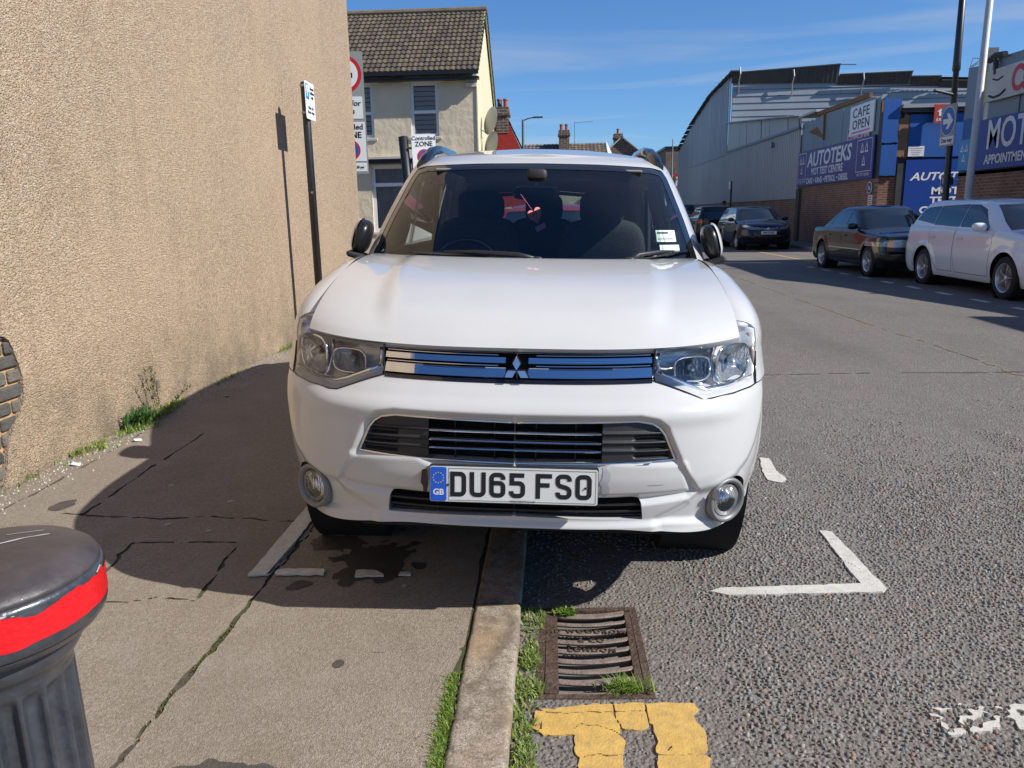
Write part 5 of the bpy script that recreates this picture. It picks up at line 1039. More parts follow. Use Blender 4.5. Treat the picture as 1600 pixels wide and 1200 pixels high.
def mot_building():
    b = empty('test_centre_building', (WX, 15, 0)); tag(b, 'brick building with blue MOT signboard and grey upper panels at the frame edge', 'building'); oy = 15
    MB().box(0, .5, 4.0-oy, 20.55-oy, 0, 2.18).build('brick_wall', REDB, b); MB().box(.5, 12, 20.2-oy, 20.5-oy, 0, 4.5).build('side_wall', REDBY, b)
    prof = [(20.62, 4.68), (19.7, 4.60), (19.55, 4.68), (18.3, 4.66), (14.4, 4.76), (13.3, 4.30), (12.2, 4.08), (10.6, 3.85), (9.0, 3.58), (8.7, 3.55), (8.65, 4.02), (6.0, 4.12), (4, 4.2)]
    for i, (p, q) in enumerate(zip(prof[:-1], prof[1:])):
        if abs(p[0]-q[0]) < .2: continue
        V = [(.03+.02*(i % 2), p[0]-oy-.01, 2.15), (.03+.02*(i % 2), q[0]-oy+.01, 2.15), (.03+.02*(i % 2), q[0]-oy+.01, q[1]), (.03+.02*(i % 2), p[0]-oy-.01, p[1])]; V += [(v[0]+.25, v[1], v[2]) for v in V]
        obj('upper_panel', V, [(0, 1, 2, 3), (4, 7, 6, 5), (3, 2, 6, 7), (0, 3, 7, 4), (1, 5, 6, 2)], BLUEG, b)
    mb = MB(); mb.tube([(-.02, 19.62-oy, 4.66), (-.05, 19.3-oy, 4.72), (-.06, 18.9-oy, 4.68)], .07, 6); mb.tube([(-.05, 19.3-oy, 4.72), (-.06, 19.2-oy, 4.3)], .05, 6); mb.build('torn_flashing', DARKM, b)
    MB().box(.1, .4, 20.05-oy, 20.30-oy, 4.5, 5.03).build('flue', mat('flue', (.12, .13, .13), .7), b)
    mb = MB(); [mb.tube([(.2, 20.4-oy, 4.85), (.2+.1*math.sin(k), 20.7-oy+.15*math.cos(k*2), 4.7+.08*k), (.2, 20.9-oy, 4.75)], .008, 4) for k in range(4)]; mb.build('barbed_wire', STEEL, b)
    MB().box(-.0, .03, 4-oy, 20.55-oy, 2.10, 2.2).build('string_course', DARKM, b); MB().box(-.02, .028, 19.86-oy, 20.5-oy, 2.22, 3.45).build('blue_infill', BLUEP, b)
    F_ = '-x'
    s = empty('shop_sign', (WX-.05, 15.7, 2.77)); tag(s, 'blue MOT appointment signboard cut off by the right edge of the frame', 'sign'); MB().box(-.03, .04, -4.1, 4.05, -.57, .57, 0, .008).build('board', MOTBLUE, s)
    text('lettering', 'MOT', .92, SIGNW, s, (-.034, 3.56, .17), F_, bold=.011, sx=.80, align='LEFT'); text('lettering', 'APPOINTMENT', .29, SIGNW, s, (-.034, 3.56, -.36), F_, bold=.006, sx=.92, align='LEFT')
    s = empty('cafe_board', (WX-.06, 17.4, 4.05)); tag(s, 'pale café signboard with red lettering and cup at the top right corner', 'sign'); MB().box(-.02, .05, -2.6, 2.15, -.33, .36, 0, .006).build('board', mat('cafe_board_cream', (.55, .55, .52), .6, vary=.15, vscale=2), s)
    text('lettering', 'Cafe', .74, mat('cafe_red', (.55, .03, .05), .5), s, (-.024, 1.10, .0), F_, bold=.022, sx=.85, align='LEFT')
    YB = mat('cafe_yellow', (.6, .5, .1), .5); MB().tube([(-.024, 1.95, -.20), (-.024, 1.75, -.26), (-.024, 1.5, -.24), (-.024, 1.3, -.15)], .025, 6).build('saucer', SIGNB, s); MB().tube([(-.024, 1.85, .15), (-.024, 1.65, .10), (-.024, 1.45, .15)], .018, 6).build('cup_rim', SIGNB, s); MB().box(-.022, -.0201, 2.09, 2.15, -.33, .36).build('edge_strip', YB, s)
    s = empty('test_sign', (WX-.03, 20.28, 2.60)); tag(s, 'small light blue sign with white triangles beside the grey lamp column', 'sign'); MB().box(-.02, .02, -.24, .24, -.36, .36).build('board', mat('light_blue', (.03, .30, .62), .4), s); sign_tri(s, 0, .03, .20, SIGNW, -.022)
mot_building()
# ------------------------------------------------------------------ posts in front
def right_posts():
    p = empty('street_lamp', (9.03, 18.62, .08), (0, R(-.8), 0)); tag(p, 'tall black lamp post with blue one way sign on the right', 'street lamp')
    MB().lathe([(.10, 0), (.10, 1.3), (.075, 1.4), (.060, 4.2), (.085, 4.25), (.08, 4.4), (.055, 6.9), (0, 6.92)], 16).build('post', BLACKP, p, smooth=True)
    MB().tube([(0, 0, 3.72), (-.55, -.25, 3.80)], .035, 6).build('arm', BLACKP, p)
    s = empty('one_way_panel', (-.10, -.05, 0), (0, 0, 0), p); s.name = 'sign_panel'
    MB().box(-.006, .012, -.34, .34, 2.62, 3.52, 0, .004).build('backing', GREYB, s); disc('roundel_rim', .315, SIGNW, s, (-.0065, 0, 3.16), .003, '-x'); disc('roundel', .30, SIGNBLUE, s, (-.0097, 0, 3.16), .002, '-x')
    P = [(-.21, -.055), (.02, -.055), (-.06, -.17), (.04, -.17), (.23, 0), (.04, .17), (-.06, .17), (.02, .055), (-.21, .055)]; MB().prism(P, 0, .002, lambda a, b, h: (-.0122-h, -a, 3.16+b)).build('arrow', SIGNW, s)
    MB().box(-.010, -.0065, -.30, .30, 2.66, 2.83).build('plate', SIGNW, s); text('lettering', 'One way', .135, SIGNB, s, (-.012, 0, 2.745), '-x', bold=.002)
    p = empty('street_lamp', (9.02, 17.66, .08), (0, R(.25), 0)); tag(p, 'tall pale grey lamp column right of the one way sign', 'street lamp')
    MB().lathe([(.105, 0), (.105, 1.3), (.078, 1.45), (.062, 7.0), (0, 7.02)], 12).build('post', mat('column_grey', (.52, .52, .50), .5, vary=.15, vscale=4), p, smooth=True)
    MB().box(-.115, -.09, -.06, .06, .5, 1.1).build('access_door', GREYB, p)
    p = empty('sign_post', (9.2, 41.3, .08)); tag(p, 'short black post with white plate in front of the grey cladding', 'sign post'); MB().lathe([(.05, 0), (.05, 2.75), (0, 2.76)], 10).build('post', BLACKP, p); MB().box(-.09, -.06, -.17, .17, 2.35, 2.75).build('plate', SIGNW, p)
    lamp('street_lamp', 10.0, 67, 7.2, 0, 'thin far lamp post beyond the warehouse', mat('lamp_far', (.10, .11, .12), .5), .06)
    s = empty('shop_sign', (11.0, 72, 3.9)); tag(s, 'distant red shop sign with a white letter R', 'sign'); MB().box(-2.2, .9, 0, .1, -.75, .75).build('board', SIGNRED, s); text('lettering', 'R', 1.1, SIGNW, s, (.35, -.02, .05), bold=.02); MB().box(.0, .12, .1, 6, -.6, .6).build('bracket', DARKM, s)
    s = empty('shop', (10.6, 74, 0)); tag(s, 'distant dark red shop front under the R sign', 'building'); MB().box(-2, 6, 0, 4, 0, 3.0).build('wall', mat('maroon', (.12, .03, .03), .7), s); MB().box(-.6, .4, -.05, -.01, 1.9, 2.5).build('window', WHITE, s)
right_posts()
# ------------------------------------------------------------------ car kit
def m_carpaint(name, c, dirt=.0, rough=.28, metal=0.):
    q, nt, b = mat_new(name); b.inputs['Coat Weight'].default_value = 1; b.inputs['Coat Roughness'].default_value = .03; b.inputs['Roughness'].default_value = rough; b.inputs['Metallic'].default_value = metal; b.inputs['Base Color'].default_value = (*c, 1); b.inputs['Specular IOR Level'].default_value = .12
    if dirt:
        n = tex(nt, 'Noise', 3.2, detail=9, rough=.7); n2 = tex(nt, 'Noise', 38, detail=5, rough=.75); s = tex(nt, 'Noise', 11, detail=8, rough=.75, stretch=(1, 1, .5))
        cc = mixc(nt, maprange(nt, n.outputs[0], .42, .75, 0, dirt), c, tuple(k*v for k, v in zip(c, (.80, .76, .68)))); cc = mixc(nt, maprange(nt, s.outputs[0], .62, .75, 0, dirt*.7), cc, tuple(k*v for k, v in zip(c, (.62, .56, .48))))
        nt.links.new(cc, b.inputs['Base Color']); nt.links.new(maprange(nt, n2.outputs[0], .35, .7, .015, .015+.10*dirt), b.inputs['Coat Roughness'])
    return q
def m_refl():
    q, nt, b = mat_new('lamp_reflector'); b.inputs['Base Color'].default_value = (.86, .87, .88, 1); b.inputs['Metallic'].default_value = .85; b.inputs['Roughness'].default_value = .09; t = tex(nt, 'Noise', 1, detail=2, stretch=(150, 30, 22)); nt.links.new(bumpn(nt, t.outputs[0], .7, .01), b.inputs['Normal']); return q
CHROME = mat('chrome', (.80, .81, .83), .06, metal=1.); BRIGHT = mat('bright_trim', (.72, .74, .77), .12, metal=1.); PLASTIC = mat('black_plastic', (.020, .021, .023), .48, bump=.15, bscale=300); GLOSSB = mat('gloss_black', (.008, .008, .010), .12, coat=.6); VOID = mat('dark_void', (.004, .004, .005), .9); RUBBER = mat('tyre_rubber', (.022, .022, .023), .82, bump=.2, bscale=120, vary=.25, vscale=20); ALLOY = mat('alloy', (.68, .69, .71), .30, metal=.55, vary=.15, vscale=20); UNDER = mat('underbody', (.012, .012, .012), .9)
SILV = mat('silver_plastic', (.20, .20, .20), .45, metal=.3); TINT = mat('tinted_glass', (.006, .008, .010), .025, spec=.9, coat=.4); LENS = glass('lamp_lens', (.96, .97, .98), .0, ior=1.42); WSCR = glass('windscreen_glass', (.78, .86, .85), .0, ior=1.5); SIDEG = glass('side_glass', (.60, .68, .66), .03); DARKG = glass('privacy_glass', (.10, .12, .12), .03)
REFL = m_refl(); TAILR = mat('tail_lamp_red', (.45, .01, .01), .12, coat=.8); HLOP = mat('headlamp_clear', (.34, .36, .38), .10, metal=.6, coat=.9, bump=.4, bscale=25)
def halfloop(nf, ns):
    "normalised half loop: returns kind, parameter arrays (front quarter, side, rear quarter)"
    return nf, ns
def resample_t(W, D, p, n):
    t = np.linspace(0, np.pi/2, 600); x = W*np.sin(t)**(2/p); y = D*(1-np.cos(t)**(2/p)); s = np.concatenate([[0], np.cumsum(np.hypot(np.diff(x), np.diff(y)))]); return np.interp(np.linspace(0, s[-1], n), s, t)
def rings(W, YF, DF, PF, YR, DR, PR, nf, ns, sag=None, nr=None):
    "all per-level arrays (nv); returns (2*half-2, nv, 2) closed loop xy starting at front centre going +x, and half count"
    nv = len(W); tf = resample_t(np.mean(W), np.mean(DF), np.mean(PF), nf); nr = nr or nf; tr = resample_t(np.mean(W), np.mean(DR), np.mean(PR), nr)
    H = np.zeros((nf+nr+ns, nv, 2))
    st, ct = np.sin(tf)[:, None], np.cos(tf)[:, None]
    H[:nf, :, 0] = W*st**(2/PF); H[:nf, :, 1] = YF+DF*(1-np.clip(ct, 0, 1)**(2/PF))
    f = (np.arange(ns)+1)/(ns+1); a = YF+DF; b = YR-DR; H[nf:nf+ns, :, 0] = W; H[nf:nf+ns, :, 1] = a+(b-a)*f[:, None]
    st, ct = np.sin(tr)[::-1, None], np.cos(tr)[::-1, None]
    H[nf+ns:, :, 0] = W*st**(2/PR); H[nf+ns:, :, 1] = YR-DR*(1-np.clip(ct, 0, 1)**(2/PR))
    H[0, :, 0] = 0; H[-1, :, 0] = 0
    if sag is not None: H[..., 0] += sag(H[..., 1])*np.sign(H[..., 0])
    M = H[1:-1][::-1].copy(); M[..., 0] *= -1
    return np.concatenate([H, M], 0), len(H)
class Car:
    def __init__(s, spec): s.__dict__.update(spec)
    def lower(s, nf=40, ns=60, nz=40, nphi=10, nr=None):
        z = np.linspace(s.z0, s.zs, nz); g = lambda L: pch(z, s.Z, L)
        W, YF, DF, PF, YR = g(s.W), g(s.YF), g(s.DF), g(s.PF), g(s.YR); DR = np.full(nz, s.DR); PR = np.full(nz, s.PR)
        xy, hc = rings(W, YF, DF, PF, YR, DR, PR, nf, ns, nr=nr)
        P = np.zeros((xy.shape[0], nz+nphi, 3)); P[:, :nz, :2] = xy; P[:, :nz, 2] = z
        # lower sill curve
        B = P[:, nz-1]; T = s.top(B)
        for j in range(nphi):
            ph = (j+1)/nphi*np.pi/2; a = 1-math.cos(ph)**(2/s.q); b = math.sin(ph)**(2/s.q)
            if j == nphi-1: a = b = 1
            P[:, nz+j] = B+(T-B)*np.array([a, a, b])
        return P
    def top(s, B):
        T = np.zeros_like(B); x, y = B[:, 0], B[:, 1]; xs = pch(y, s.SY, s.SX); front = sstep(s.SY[1], s.SY[0], y)
        ax = np.minimum(np.abs(x)*.985, xs); T[:, 0] = np.sign(x)*ax; T[:, 1] = y+.03*np.clip(1-np.abs(x)/s.W[-1], 0, 1)*np.where(y < 1, 1, -1); T[:, 2] = pch(y, s.SY, s.SZ); return T
    def upper(s, nf=36, ns=50, nz=26):
        z = np.linspace(s.GZ[0], s.GZ[-1], nz); z = s.GZ[0]+(s.GZ[-1]-s.GZ[0])*(1-(1-np.linspace(0, 1, nz))**1.4); g = lambda L: pch(z, s.GZ, L)
        xy, hc = rings(g(s.GW), g(s.GYF), g(s.GDF), np.full(nz, s.GP), g(s.GYR), g(s.GDR), np.full(nz, s.GPR), nf, ns)
        P = np.zeros((xy.shape[0], nz, 3)); P[..., :2] = xy; P[..., 2] = z
        P[..., 2] += s.gdz(P[..., 1], (z-z[0])/(z[-1]-z[0]))
        return P, hc
def flatg(P, N): return np.concatenate([P, N], -1).reshape(-1, 6)
def part(name, V, F, m_, parent, smooth=True, off=None):
    if not len(F): return None
    V = np.asarray(V); co = V[:, :3].copy()
    if off: co = co-V[:, 3:6]*off
    Fl = F.tolist() if isinstance(F, np.ndarray) else list(F); k = max(1, len(Fl)//60); sm = 0.
    if V.shape[1] >= 6:
        for f in Fl[::k]: sm += float(np.dot(np.cross(co[f[1]]-co[f[0]], co[f[2]]-co[f[0]]), V[f[0], 3:6]+V[f[1], 3:6]) > 0)-.5
        if sm < 0: F = [tuple(f)[::-1] for f in Fl]
    return obj(name, co, [tuple(f) for f in (F.tolist() if isinstance(F, np.ndarray) else F)], m_, parent, smooth=smooth, N=V[:, 3:6] if V.shape[1] >= 6 else None)
def wheel(parent, x, y, z, r, w, side, n=10, style=0, m_=None):
    wh = empty('wheel', (x, y, z), (0, 0, 0 if side > 0 else math.pi), parent); h = w/2; rr = r*.66
    mb = MB(); mb.lathe([(rr, -h*.85), (rr*1.06, -h), (r*.90, -h), (r*.975, -h*.82), (r, -h*.5), (r, h*.5), (r*.975, h*.82), (r*.90, h), (rr*1.06, h), (rr, h*.85)], 48, axis='x', cap=False); autosmooth(mb.build('tyre', RUBBER, wh), 40)
    mb = MB(); mb.lathe([(rr*.97, h*.88), (rr*1.03, h*.95), (rr, h*.80), (rr*.93, h*.5), (rr*.90, -h*.8)], 48, axis='x', cap=False); rim = mb.build('rim', m_ or ALLOY, wh); autosmooth(rim, 40)
    sp = MB()
    for k in range(n):
        a = 2*math.pi*k/n; tw = .10 if style else 0
        for d in ((-.09, .09) if style == 1 else (0,)):
            p = [];
            for rad, half, xo in ((.13, .24 if n < 7 else .16, .60), (.5, .085 if n > 6 else .13, .74), (.96, .075 if n > 6 else .15, .70)):
                for sgn in (-1, 1):
                    an = a+d*rad+sgn*half*(.5 if style == 1 else 1)*(.35/ max(rad, .25))*.5+tw*rad
                    p.append((xo*h, rr*rad*math.cos(an), rr*rad*math.sin(an)))
            q = [(v[0]-.25*h, v[1], v[2]) for v in p]; sp.add(p+q, [(0, 1, 3, 2), (2, 3, 5, 4), (0, 2, 8, 6), (2, 4, 10, 8), (1, 7, 9, 3), (3, 9, 11, 5)])
    sp.lathe([(rr*.17, .45*h), (rr*.17, .66*h), (rr*.10, .72*h), (0, .73*h)], 20, axis='x'); sp.build('spokes', m_ or ALLOY, rim)
    mb = MB(); mb.lathe([(rr*.75, .05*h), (rr*.75, .15*h), (0, .15*h)], 32, axis='x'); mb.build('brake_disc', mat_disc, rim); mb = MB(); mb.lathe([(rr*.93, -.3*h), (0, -.3*h)], 24, axis='x'); mb.build('well', VOID, rim)
    return wh
mat_disc = mat('brake_disc', (.25, .23, .22), .4, metal=.9)
def sq_ell(name, c, s, m_, parent, e1=.5, e2=.5, n=24, rot=None):
    V = []; F = []; f = lambda w, e: math.copysign(abs(w)**e, w)
    for i in range(n//2+1):
        v = -math.pi/2+math.pi*i/(n//2)
        for k in range(n):
            u = 2*math.pi*k/n; V.append((s[0]*f(math.cos(v), e1)*f(math.cos(u), e2), s[1]*f(math.cos(v), e1)*f(math.sin(u), e2), s[2]*f(math.sin(v), e1)))
    for i in range(n//2):
        for k in range(n): F.append((i*n+k, i*n+(k+1) % n, (i+1)*n+(k+1) % n, (i+1)*n+k))
    o = obj(name, V, F, m_, parent, smooth=True); o.location = c
    if rot: o.rotation_euler = rot
    return o
def bonnet(car, m_, parent, nu=70, nb=60, xs=.735, crease=None, gap=.004):
    a = np.linspace(-1, 1, nu); b = np.linspace(0, 1, nb)**1.5; A, Bq = np.meshgrid(a, b, indexing='ij'); x = A*(xs-gap)
    zf = np.full(nu, car.zs); W = pch(zf, car.Z, car.W); yf = pch(zf, car.Z, car.YF); D = pch(zf, car.Z, car.DF); p = pch(zf, car.Z, car.PF)
    ye = yf+D*(1-(1-(np.abs(x[:, 0])/W)**p)**(1/p))+car.bon_y0; yc = car.bon_yc+car.bon_dy*np.abs(a)**2.2
    y = ye[:, None]*(1-Bq)+yc[:, None]*Bq; zc = pch(Bq, car.BB, car.BZC); zs_ = pch(Bq, car.BB, car.BZS); k = 1-np.abs(A)**3.0
    z = zs_+(zc-zs_)*k
    if crease is not None: z = z+crease(A, Bq)
    P = np.stack([x, y, z], -1); N = grid_normals(P); V = flatg(P, N); F = grid_faces(nu, nb)
    o = part('bonnet', V, F, m_, parent)
    # turned-down edge
    e = [P[:, 0]+np.array([0, .004, -.02]) , P[:, 0]]; Vs = np.concatenate([P[:, 0]+np.array([0, .012, -.018]), P[:, 0]]); Fs = [(i, i+1, nu+i+1, nu+i) for i in range(nu-1)]
    obj('bonnet_edge', Vs, Fs, m_, o, smooth=True)
    return o, P
def roof(car, P, m_, parent, na=24, crown=.05):
    R_ = P[:, -1]; n = P.shape[0]; hc = n//2+1; right = R_[:hc]; a = np.linspace(-1, 1, na); G = np.zeros((hc, na, 3))
    for j, t in enumerate(a): G[:, j, 0] = right[:, 0]*t; G[:, j, 1] = right[:, 1]; G[:, j, 2] = right[:, 2]+car.roofh(right[:, 1])*(1-np.abs(t)**2.4)
    N = -grid_normals(G); N[N[..., 2] < 0] *= -1; N[0] = N[2]; N[-1] = N[-3]; N[1] = N[2]; N[-2] = N[-3]
    return part('roof', flatg(G, N), grid_faces(hc, na), m_, parent)
def car_windows(car, P, hc, parent, paint, gl, windows, trim=GLOSSB, tw=.012, inset=.004):
    "cut windows out of the glasshouse: windows = list of (name, coordinate fn, polygon, material)"
    N = grid_normals(P, True); V = flatg(P, N); F = grid_faces(P.shape[0], P.shape[1], True); V0 = V
    body = (V, F)
    for nm, fn, poly, gm, tw_ in windows:
        for sg in ((-1, 1) if fn is SIDEW else (0,)):
            def c(Q):
                a = fn(Q); return np.where(a[2] & ((np.sign(Q[:, 0]) == sg) | (sg == 0)), sdf_poly(a[0], a[1], poly), .5)
            bv, bf, _ = clip(body[0], body[1], c(body[0])); body = (bv, bf)
            tv, tf, cut = clip(V0, F, -c(V0))
            if not len(tf): continue
            gv, gf, _ = clip(tv, tf, -c(tv)-tw_); tv2, tf2, _ = clip(tv, tf, c(tv)+tw_)
            g = part(nm, gv, gf, gm, parent, off=inset)
            if len(tf2): part('seal', tv2, tf2, trim, g, off=.002)
    return part('pillars', body[0], body[1], paint, parent)
FRONTW = lambda Q: (Q[:, 0], Q[:, 2], Q[:, 4] < -.15)
def REARW(Q): return (Q[:, 0], Q[:, 2], Q[:, 4] > .2)
def SIDEW(Q): return (Q[:, 1], Q[:, 2], np.abs(Q[:, 3]) > .45)
# ------------------------------------------------------------------ the white off-roader in the middle
GT = 1.8
suv = empty('suv_car', (-.143, 2.27, .03), (0, R(GT), R(-.69))); tag(suv, 'white SUV parked half on the pavement facing the camera', 'car')
WPAINT = m_carpaint('white_car_paint', (.55, .548, .54), .22)
S = Car(dict(z0=.325, zs=.905, q=2.2, Z=[.20, .27, .35, .45, .55, .65, .72, .765, .80, .84, .93, 1.0],
    YF=[.06, .035, .035, .018, .0, .004, .012, .026, .050, .080, .115, .17], W=[.80, .83, .86, .885, .897, .902, .903, .903, .902, .900, .890, .875], DF=[.78]*12, PF=[2.75, 2.8]+[2.9]*10,
    YR=[4.60, 4.62, 4.64, 4.655, 4.655, 4.655, 4.65, 4.64, 4.63, 4.62, 4.60, 4.58], DR=.45, PR=3.2,
    SY=[.10, .36, .43, .57, .79, 1.0, 1.2, 1.4, 3.0, 4.6], SX=[.735, .735, .735, .735, .735, .735, .745, .815, .825, .80], SZ=[.937, .960, 1.000, 1.065, 1.118, 1.152, 1.160, 1.130, 1.15, 1.20],
    bon_y0=.012, bon_yc=1.085, bon_dy=.20, BB=[0, .03, .10, .22, .42, .66, .88, 1.0], BZC=[.938, .966, 1.010, 1.052, 1.100, 1.135, 1.158, 1.166], BZS=[.960, .985, 1.022, 1.066, 1.115, 1.150, 1.163, 1.164],
    GZ=[1.10, 1.16, 1.25, 1.40, 1.54, 1.60, 1.635], GW=[.832, .820, .800, .765, .722, .694, .632], GYF=[.98, 1.06, 1.20, 1.44, 1.68, 1.80, 1.92], GDF=[.62, .60, .58, .55, .52, .50, .46], GP=2.6, GYR=[4.50, 4.49, 4.44, 4.34, 4.22, 4.14, 4.05], GDR=[.35]*7, GPR=3.2,
    gdz=lambda y, f: .045*f[None, :]*np.sin(np.clip((y-1.7)/2.6, 0, 1)*np.pi*.75), roofh=lambda y: .048*sstep(1.85, 2.5, y)*sstep(4.2, 3.4, y)+.012))
LIGHTZ = [(0, 1.10), (0, .836), (.225, .840), (.385, .848), (.425, .846), (.470, .832), (.529, .811), (.585, .789), (.615, .787), (.70, .793), (.770, .799), (.797, .803), (.803, .850), (.806, .90), (.812, .985), (.80, 1.10)]
MOUTH = [(0, .720), (.382, .728), (.429, .720), (.452, .706), (.470, .684), (.506, .604), (.40, .598), (.28, .594), (0, .590)]
INTAKE = [(0, .478), (.30, .480), (.372, .482), (.392, .478), (.402, .464), (.411, .402), (.30, .405), (0, .411)]
PANEL = [(0, .738), (.385, .742), (.440, .730), (.470, .708), (.520, .600), (.586, .488), (.56, .474), (.42, .462), (0, .462)]
FOGC = (.703, .433); FOGR = .080
def suv_front_shape(P):
    "sculpt the bumper: recessed middle panel, lower lip, swept cheeks"
    N = grid_normals(P, True); x = np.abs(P[..., 0]); z = P[..., 2]; fr = sstep(.75, .45, P[..., 1])
    d = np.zeros(x.shape)
    d += -.020*sstep(.010, -.010, sdf_poly(x, z, PANEL))                                   # recessed centre panel
    d += .012*sstep(.020, -.012, sdf_poly(x, z, [(0, .575), (.26, .575), (.31, .60), (.53, .588), (.565, .49), (0, .478)]))   # plate bar stands out again
    lipz = .396-.030*sstep(.40, .75, x); d += .016*sstep(lipz+.006, lipz-.016, z)*sstep(.80, .62, x)                      # lip along the bottom
    arc = sdf_poly(x, z, [(.585, .487), (.66, .497), (.725, .522), (.775, .562), (.803, .608), (.833, .703), (.845, .80), (1.2, .80), (1.2, .1), (.45, .1), (.45, .40), (.56, .455)])
    d += -.014*sstep(.016, -.030, arc)*sstep(.30, .38, z)
    d += .010*np.exp(-((z-.745)/.030)**2)*sstep(.80, .60, x)*(z > .60)                      # soft shoulder under the lamps
    fd = np.hypot(x-FOGC[0], z-FOGC[1]); d += .003*sstep(FOGR+.030, FOGR+.004, fd)
    return P+N*(d*fr)[..., None]
def flare(P, cs, r):
    N = grid_normals(P, True)
    for yc_, zc_ in cs: P = P+N*(.016*sstep(r+.11, r+.02, np.hypot(P[..., 1]-yc_, P[..., 2]-zc_))*(np.abs(P[..., 0]) > .5))[..., None]
    return P
ARCH = [(.955, .36), (3.625, .36)]; AR = .405
DOORS = [[(1.52, .40), (1.56, .36), (2.40, .36), (2.52, .42), (2.56, 1.30), (1.50, 1.30), (1.42, 1.0), (1.46, .55)], [(2.58, .42), (2.66, .36), (3.06, .36), (3.16, .50), (3.34, .80), (3.46, 1.30), (2.58, 1.30)]]
def suv_body():
    P = S.lower(nf=230, ns=100, nz=130, nphi=16, nr=40); P = suv_front_shape(P); P = flare(P, ARCH, AR); N = grid_normals(P, True); V = flatg(P, N); F = grid_faces(P.shape[0], P.shape[1], True)
    shell = (V, F); X = lambda Q: np.abs(Q[:, 0])
    front = lambda Q: Q[:, 1] < .8
    cl = lambda Q: np.where(front(Q), np.maximum(sdf_poly(X(Q), Q[:, 2], LIGHTZ), Q[:, 1]-.47+.55*np.maximum(0, Q[:, 2]-.93)), .5)
    lensV, lensF, _ = clip(V, F, -cl(V))
    V, F, ct = clip(V, F, cl(V)); rets = []
    def ret(V, ct, d, name, m_, par):
        vs_, fs_ = skirts(V, ct, -V[:, 3:6]*d) if isinstance(d, float) else skirts(V, ct, d)
        if fs_: obj(name, vs_, fs_, m_, par, smooth=False)
    R0 = [(V, ct, .02)]
    V, F, ct = clip(V, F, np.where(V[:, 1] < .75, V[:, 2]-(.376-.045*sstep(.30, .68, np.abs(V[:, 0]))), .5)); R0.append((V, ct, (0, .06, .004)))
    for poly in (MOUTH, INTAKE):
        c = np.where(front_y(V), sdf_poly(X(V), V[:, 2], poly), .5); V, F, ct = clip(V, F, c); R0.append((V, ct, (0, .05, 0)))
    c = np.where(front_y(V), np.hypot(X(V)-FOGC[0], V[:, 2]-FOGC[1])-FOGR*1.0, .5); V, F, ct = clip(V, F, c); R0.append((V, ct, (0, .05, 0)))
    for yc_, zc_ in ARCH:
        c = np.hypot(V[:, 1]-yc_, V[:, 2]-zc_)-AR; V, F, ct = clip(V, F, c); R0.append((V, ct, -np.stack([np.sign(V[:, 0])*.16, 0*V[:, 0], 0*V[:, 0]], -1)))
    # doors
    for D_ in DOORS:
        c = sdf_poly(V[:, 1], V[:, 2], D_); side = np.abs(V[:, 0]) > .6
        for sg in (-1, 1):
            dv, df, _ = clip(V, F, np.where(side & (np.sign(V[:, 0]) == sg), -c-.003, -.5)); d = part('door', dv, df, WPAINT, suv)
            cy = np.mean([p[0] for p in D_]); ymax = max(p[0] for p in D_); MB().box(sg*.905-.012, sg*.905+.022, ymax-.36, ymax-.14, .985, 1.012, 0, .008).build('door_handle', CHROME, d)
        V, F, _ = clip(V, F, np.where(side, c-.003, .5))
    # bumper split from wings along a shut line
    cb = lambda V: np.minimum(.66-V[:, 1], (.798-.02*sstep(.3, .66, V[:, 1])-V[:, 2])+2*(V[:, 1] < .30)*0)
    bv, bf, _ = clip(V, F, np.where(V[:, 1] < 1.0, np.minimum(.64-V[:, 1], np.maximum(.803-V[:, 2], .32-V[:, 1])), -.5)-.0015)
    bump = part('front_bumper', bv, bf, WPAINT, suv)
    ov, of, _ = clip(V, F, -np.where(V[:, 1] < 1.0, np.minimum(.64-V[:, 1], np.maximum(.803-V[:, 2], .32-V[:, 1])), -.5)-.0015)
    body = part('body', ov, of, WPAINT, suv)
    for i, (v, c_, d_) in enumerate(R0): ret(v, c_, d_, 'edge_return' if i < 5 else 'arch_lip', WPAINT if i < 5 else PLASTIC, bump if i < 5 else body)
    for yc_, zc_ in ARCH:
        for sg in (-1, 1):
            o = MB().lathe([(AR+.012, sg*.0), (AR+.012, -sg*.30), (0.02, -sg*.30)], 40, axis='x', cap=False).build('wheel_arch_liner', VOID, suv); o.location = (sg*.86, yc_, zc_)
    # underbody
    mb = MB(); mb.box(-.55, .55, .25, 4.45, .27, .33); mb.box(-.80, .80, 1.40, 3.18, .27, .33); mb.box(-.50, .50, .5, 4.2, .33, .80); mb.box(-.80, .80, 1.42, 3.16, .33, .42); mb.box(-.60, .60, .20, .26, .36, .74); mb.build('underbody', UNDER, suv)
    return lensV, lensF, bump
front_y = lambda V: V[:, 1] < .70
LV, LF, BUMP = suv_body()
def surf_y(x, z):
    x = np.asarray(x, float); z = np.asarray(z, float); W = pch(z, S.Z, S.W); y0 = pch(z, S.Z, S.YF); p = pch(z, S.Z, S.PF); D = .78; r = np.clip(np.abs(x)/W, 0, .999); return y0+D*(1-(1-r**p)**(1/p))
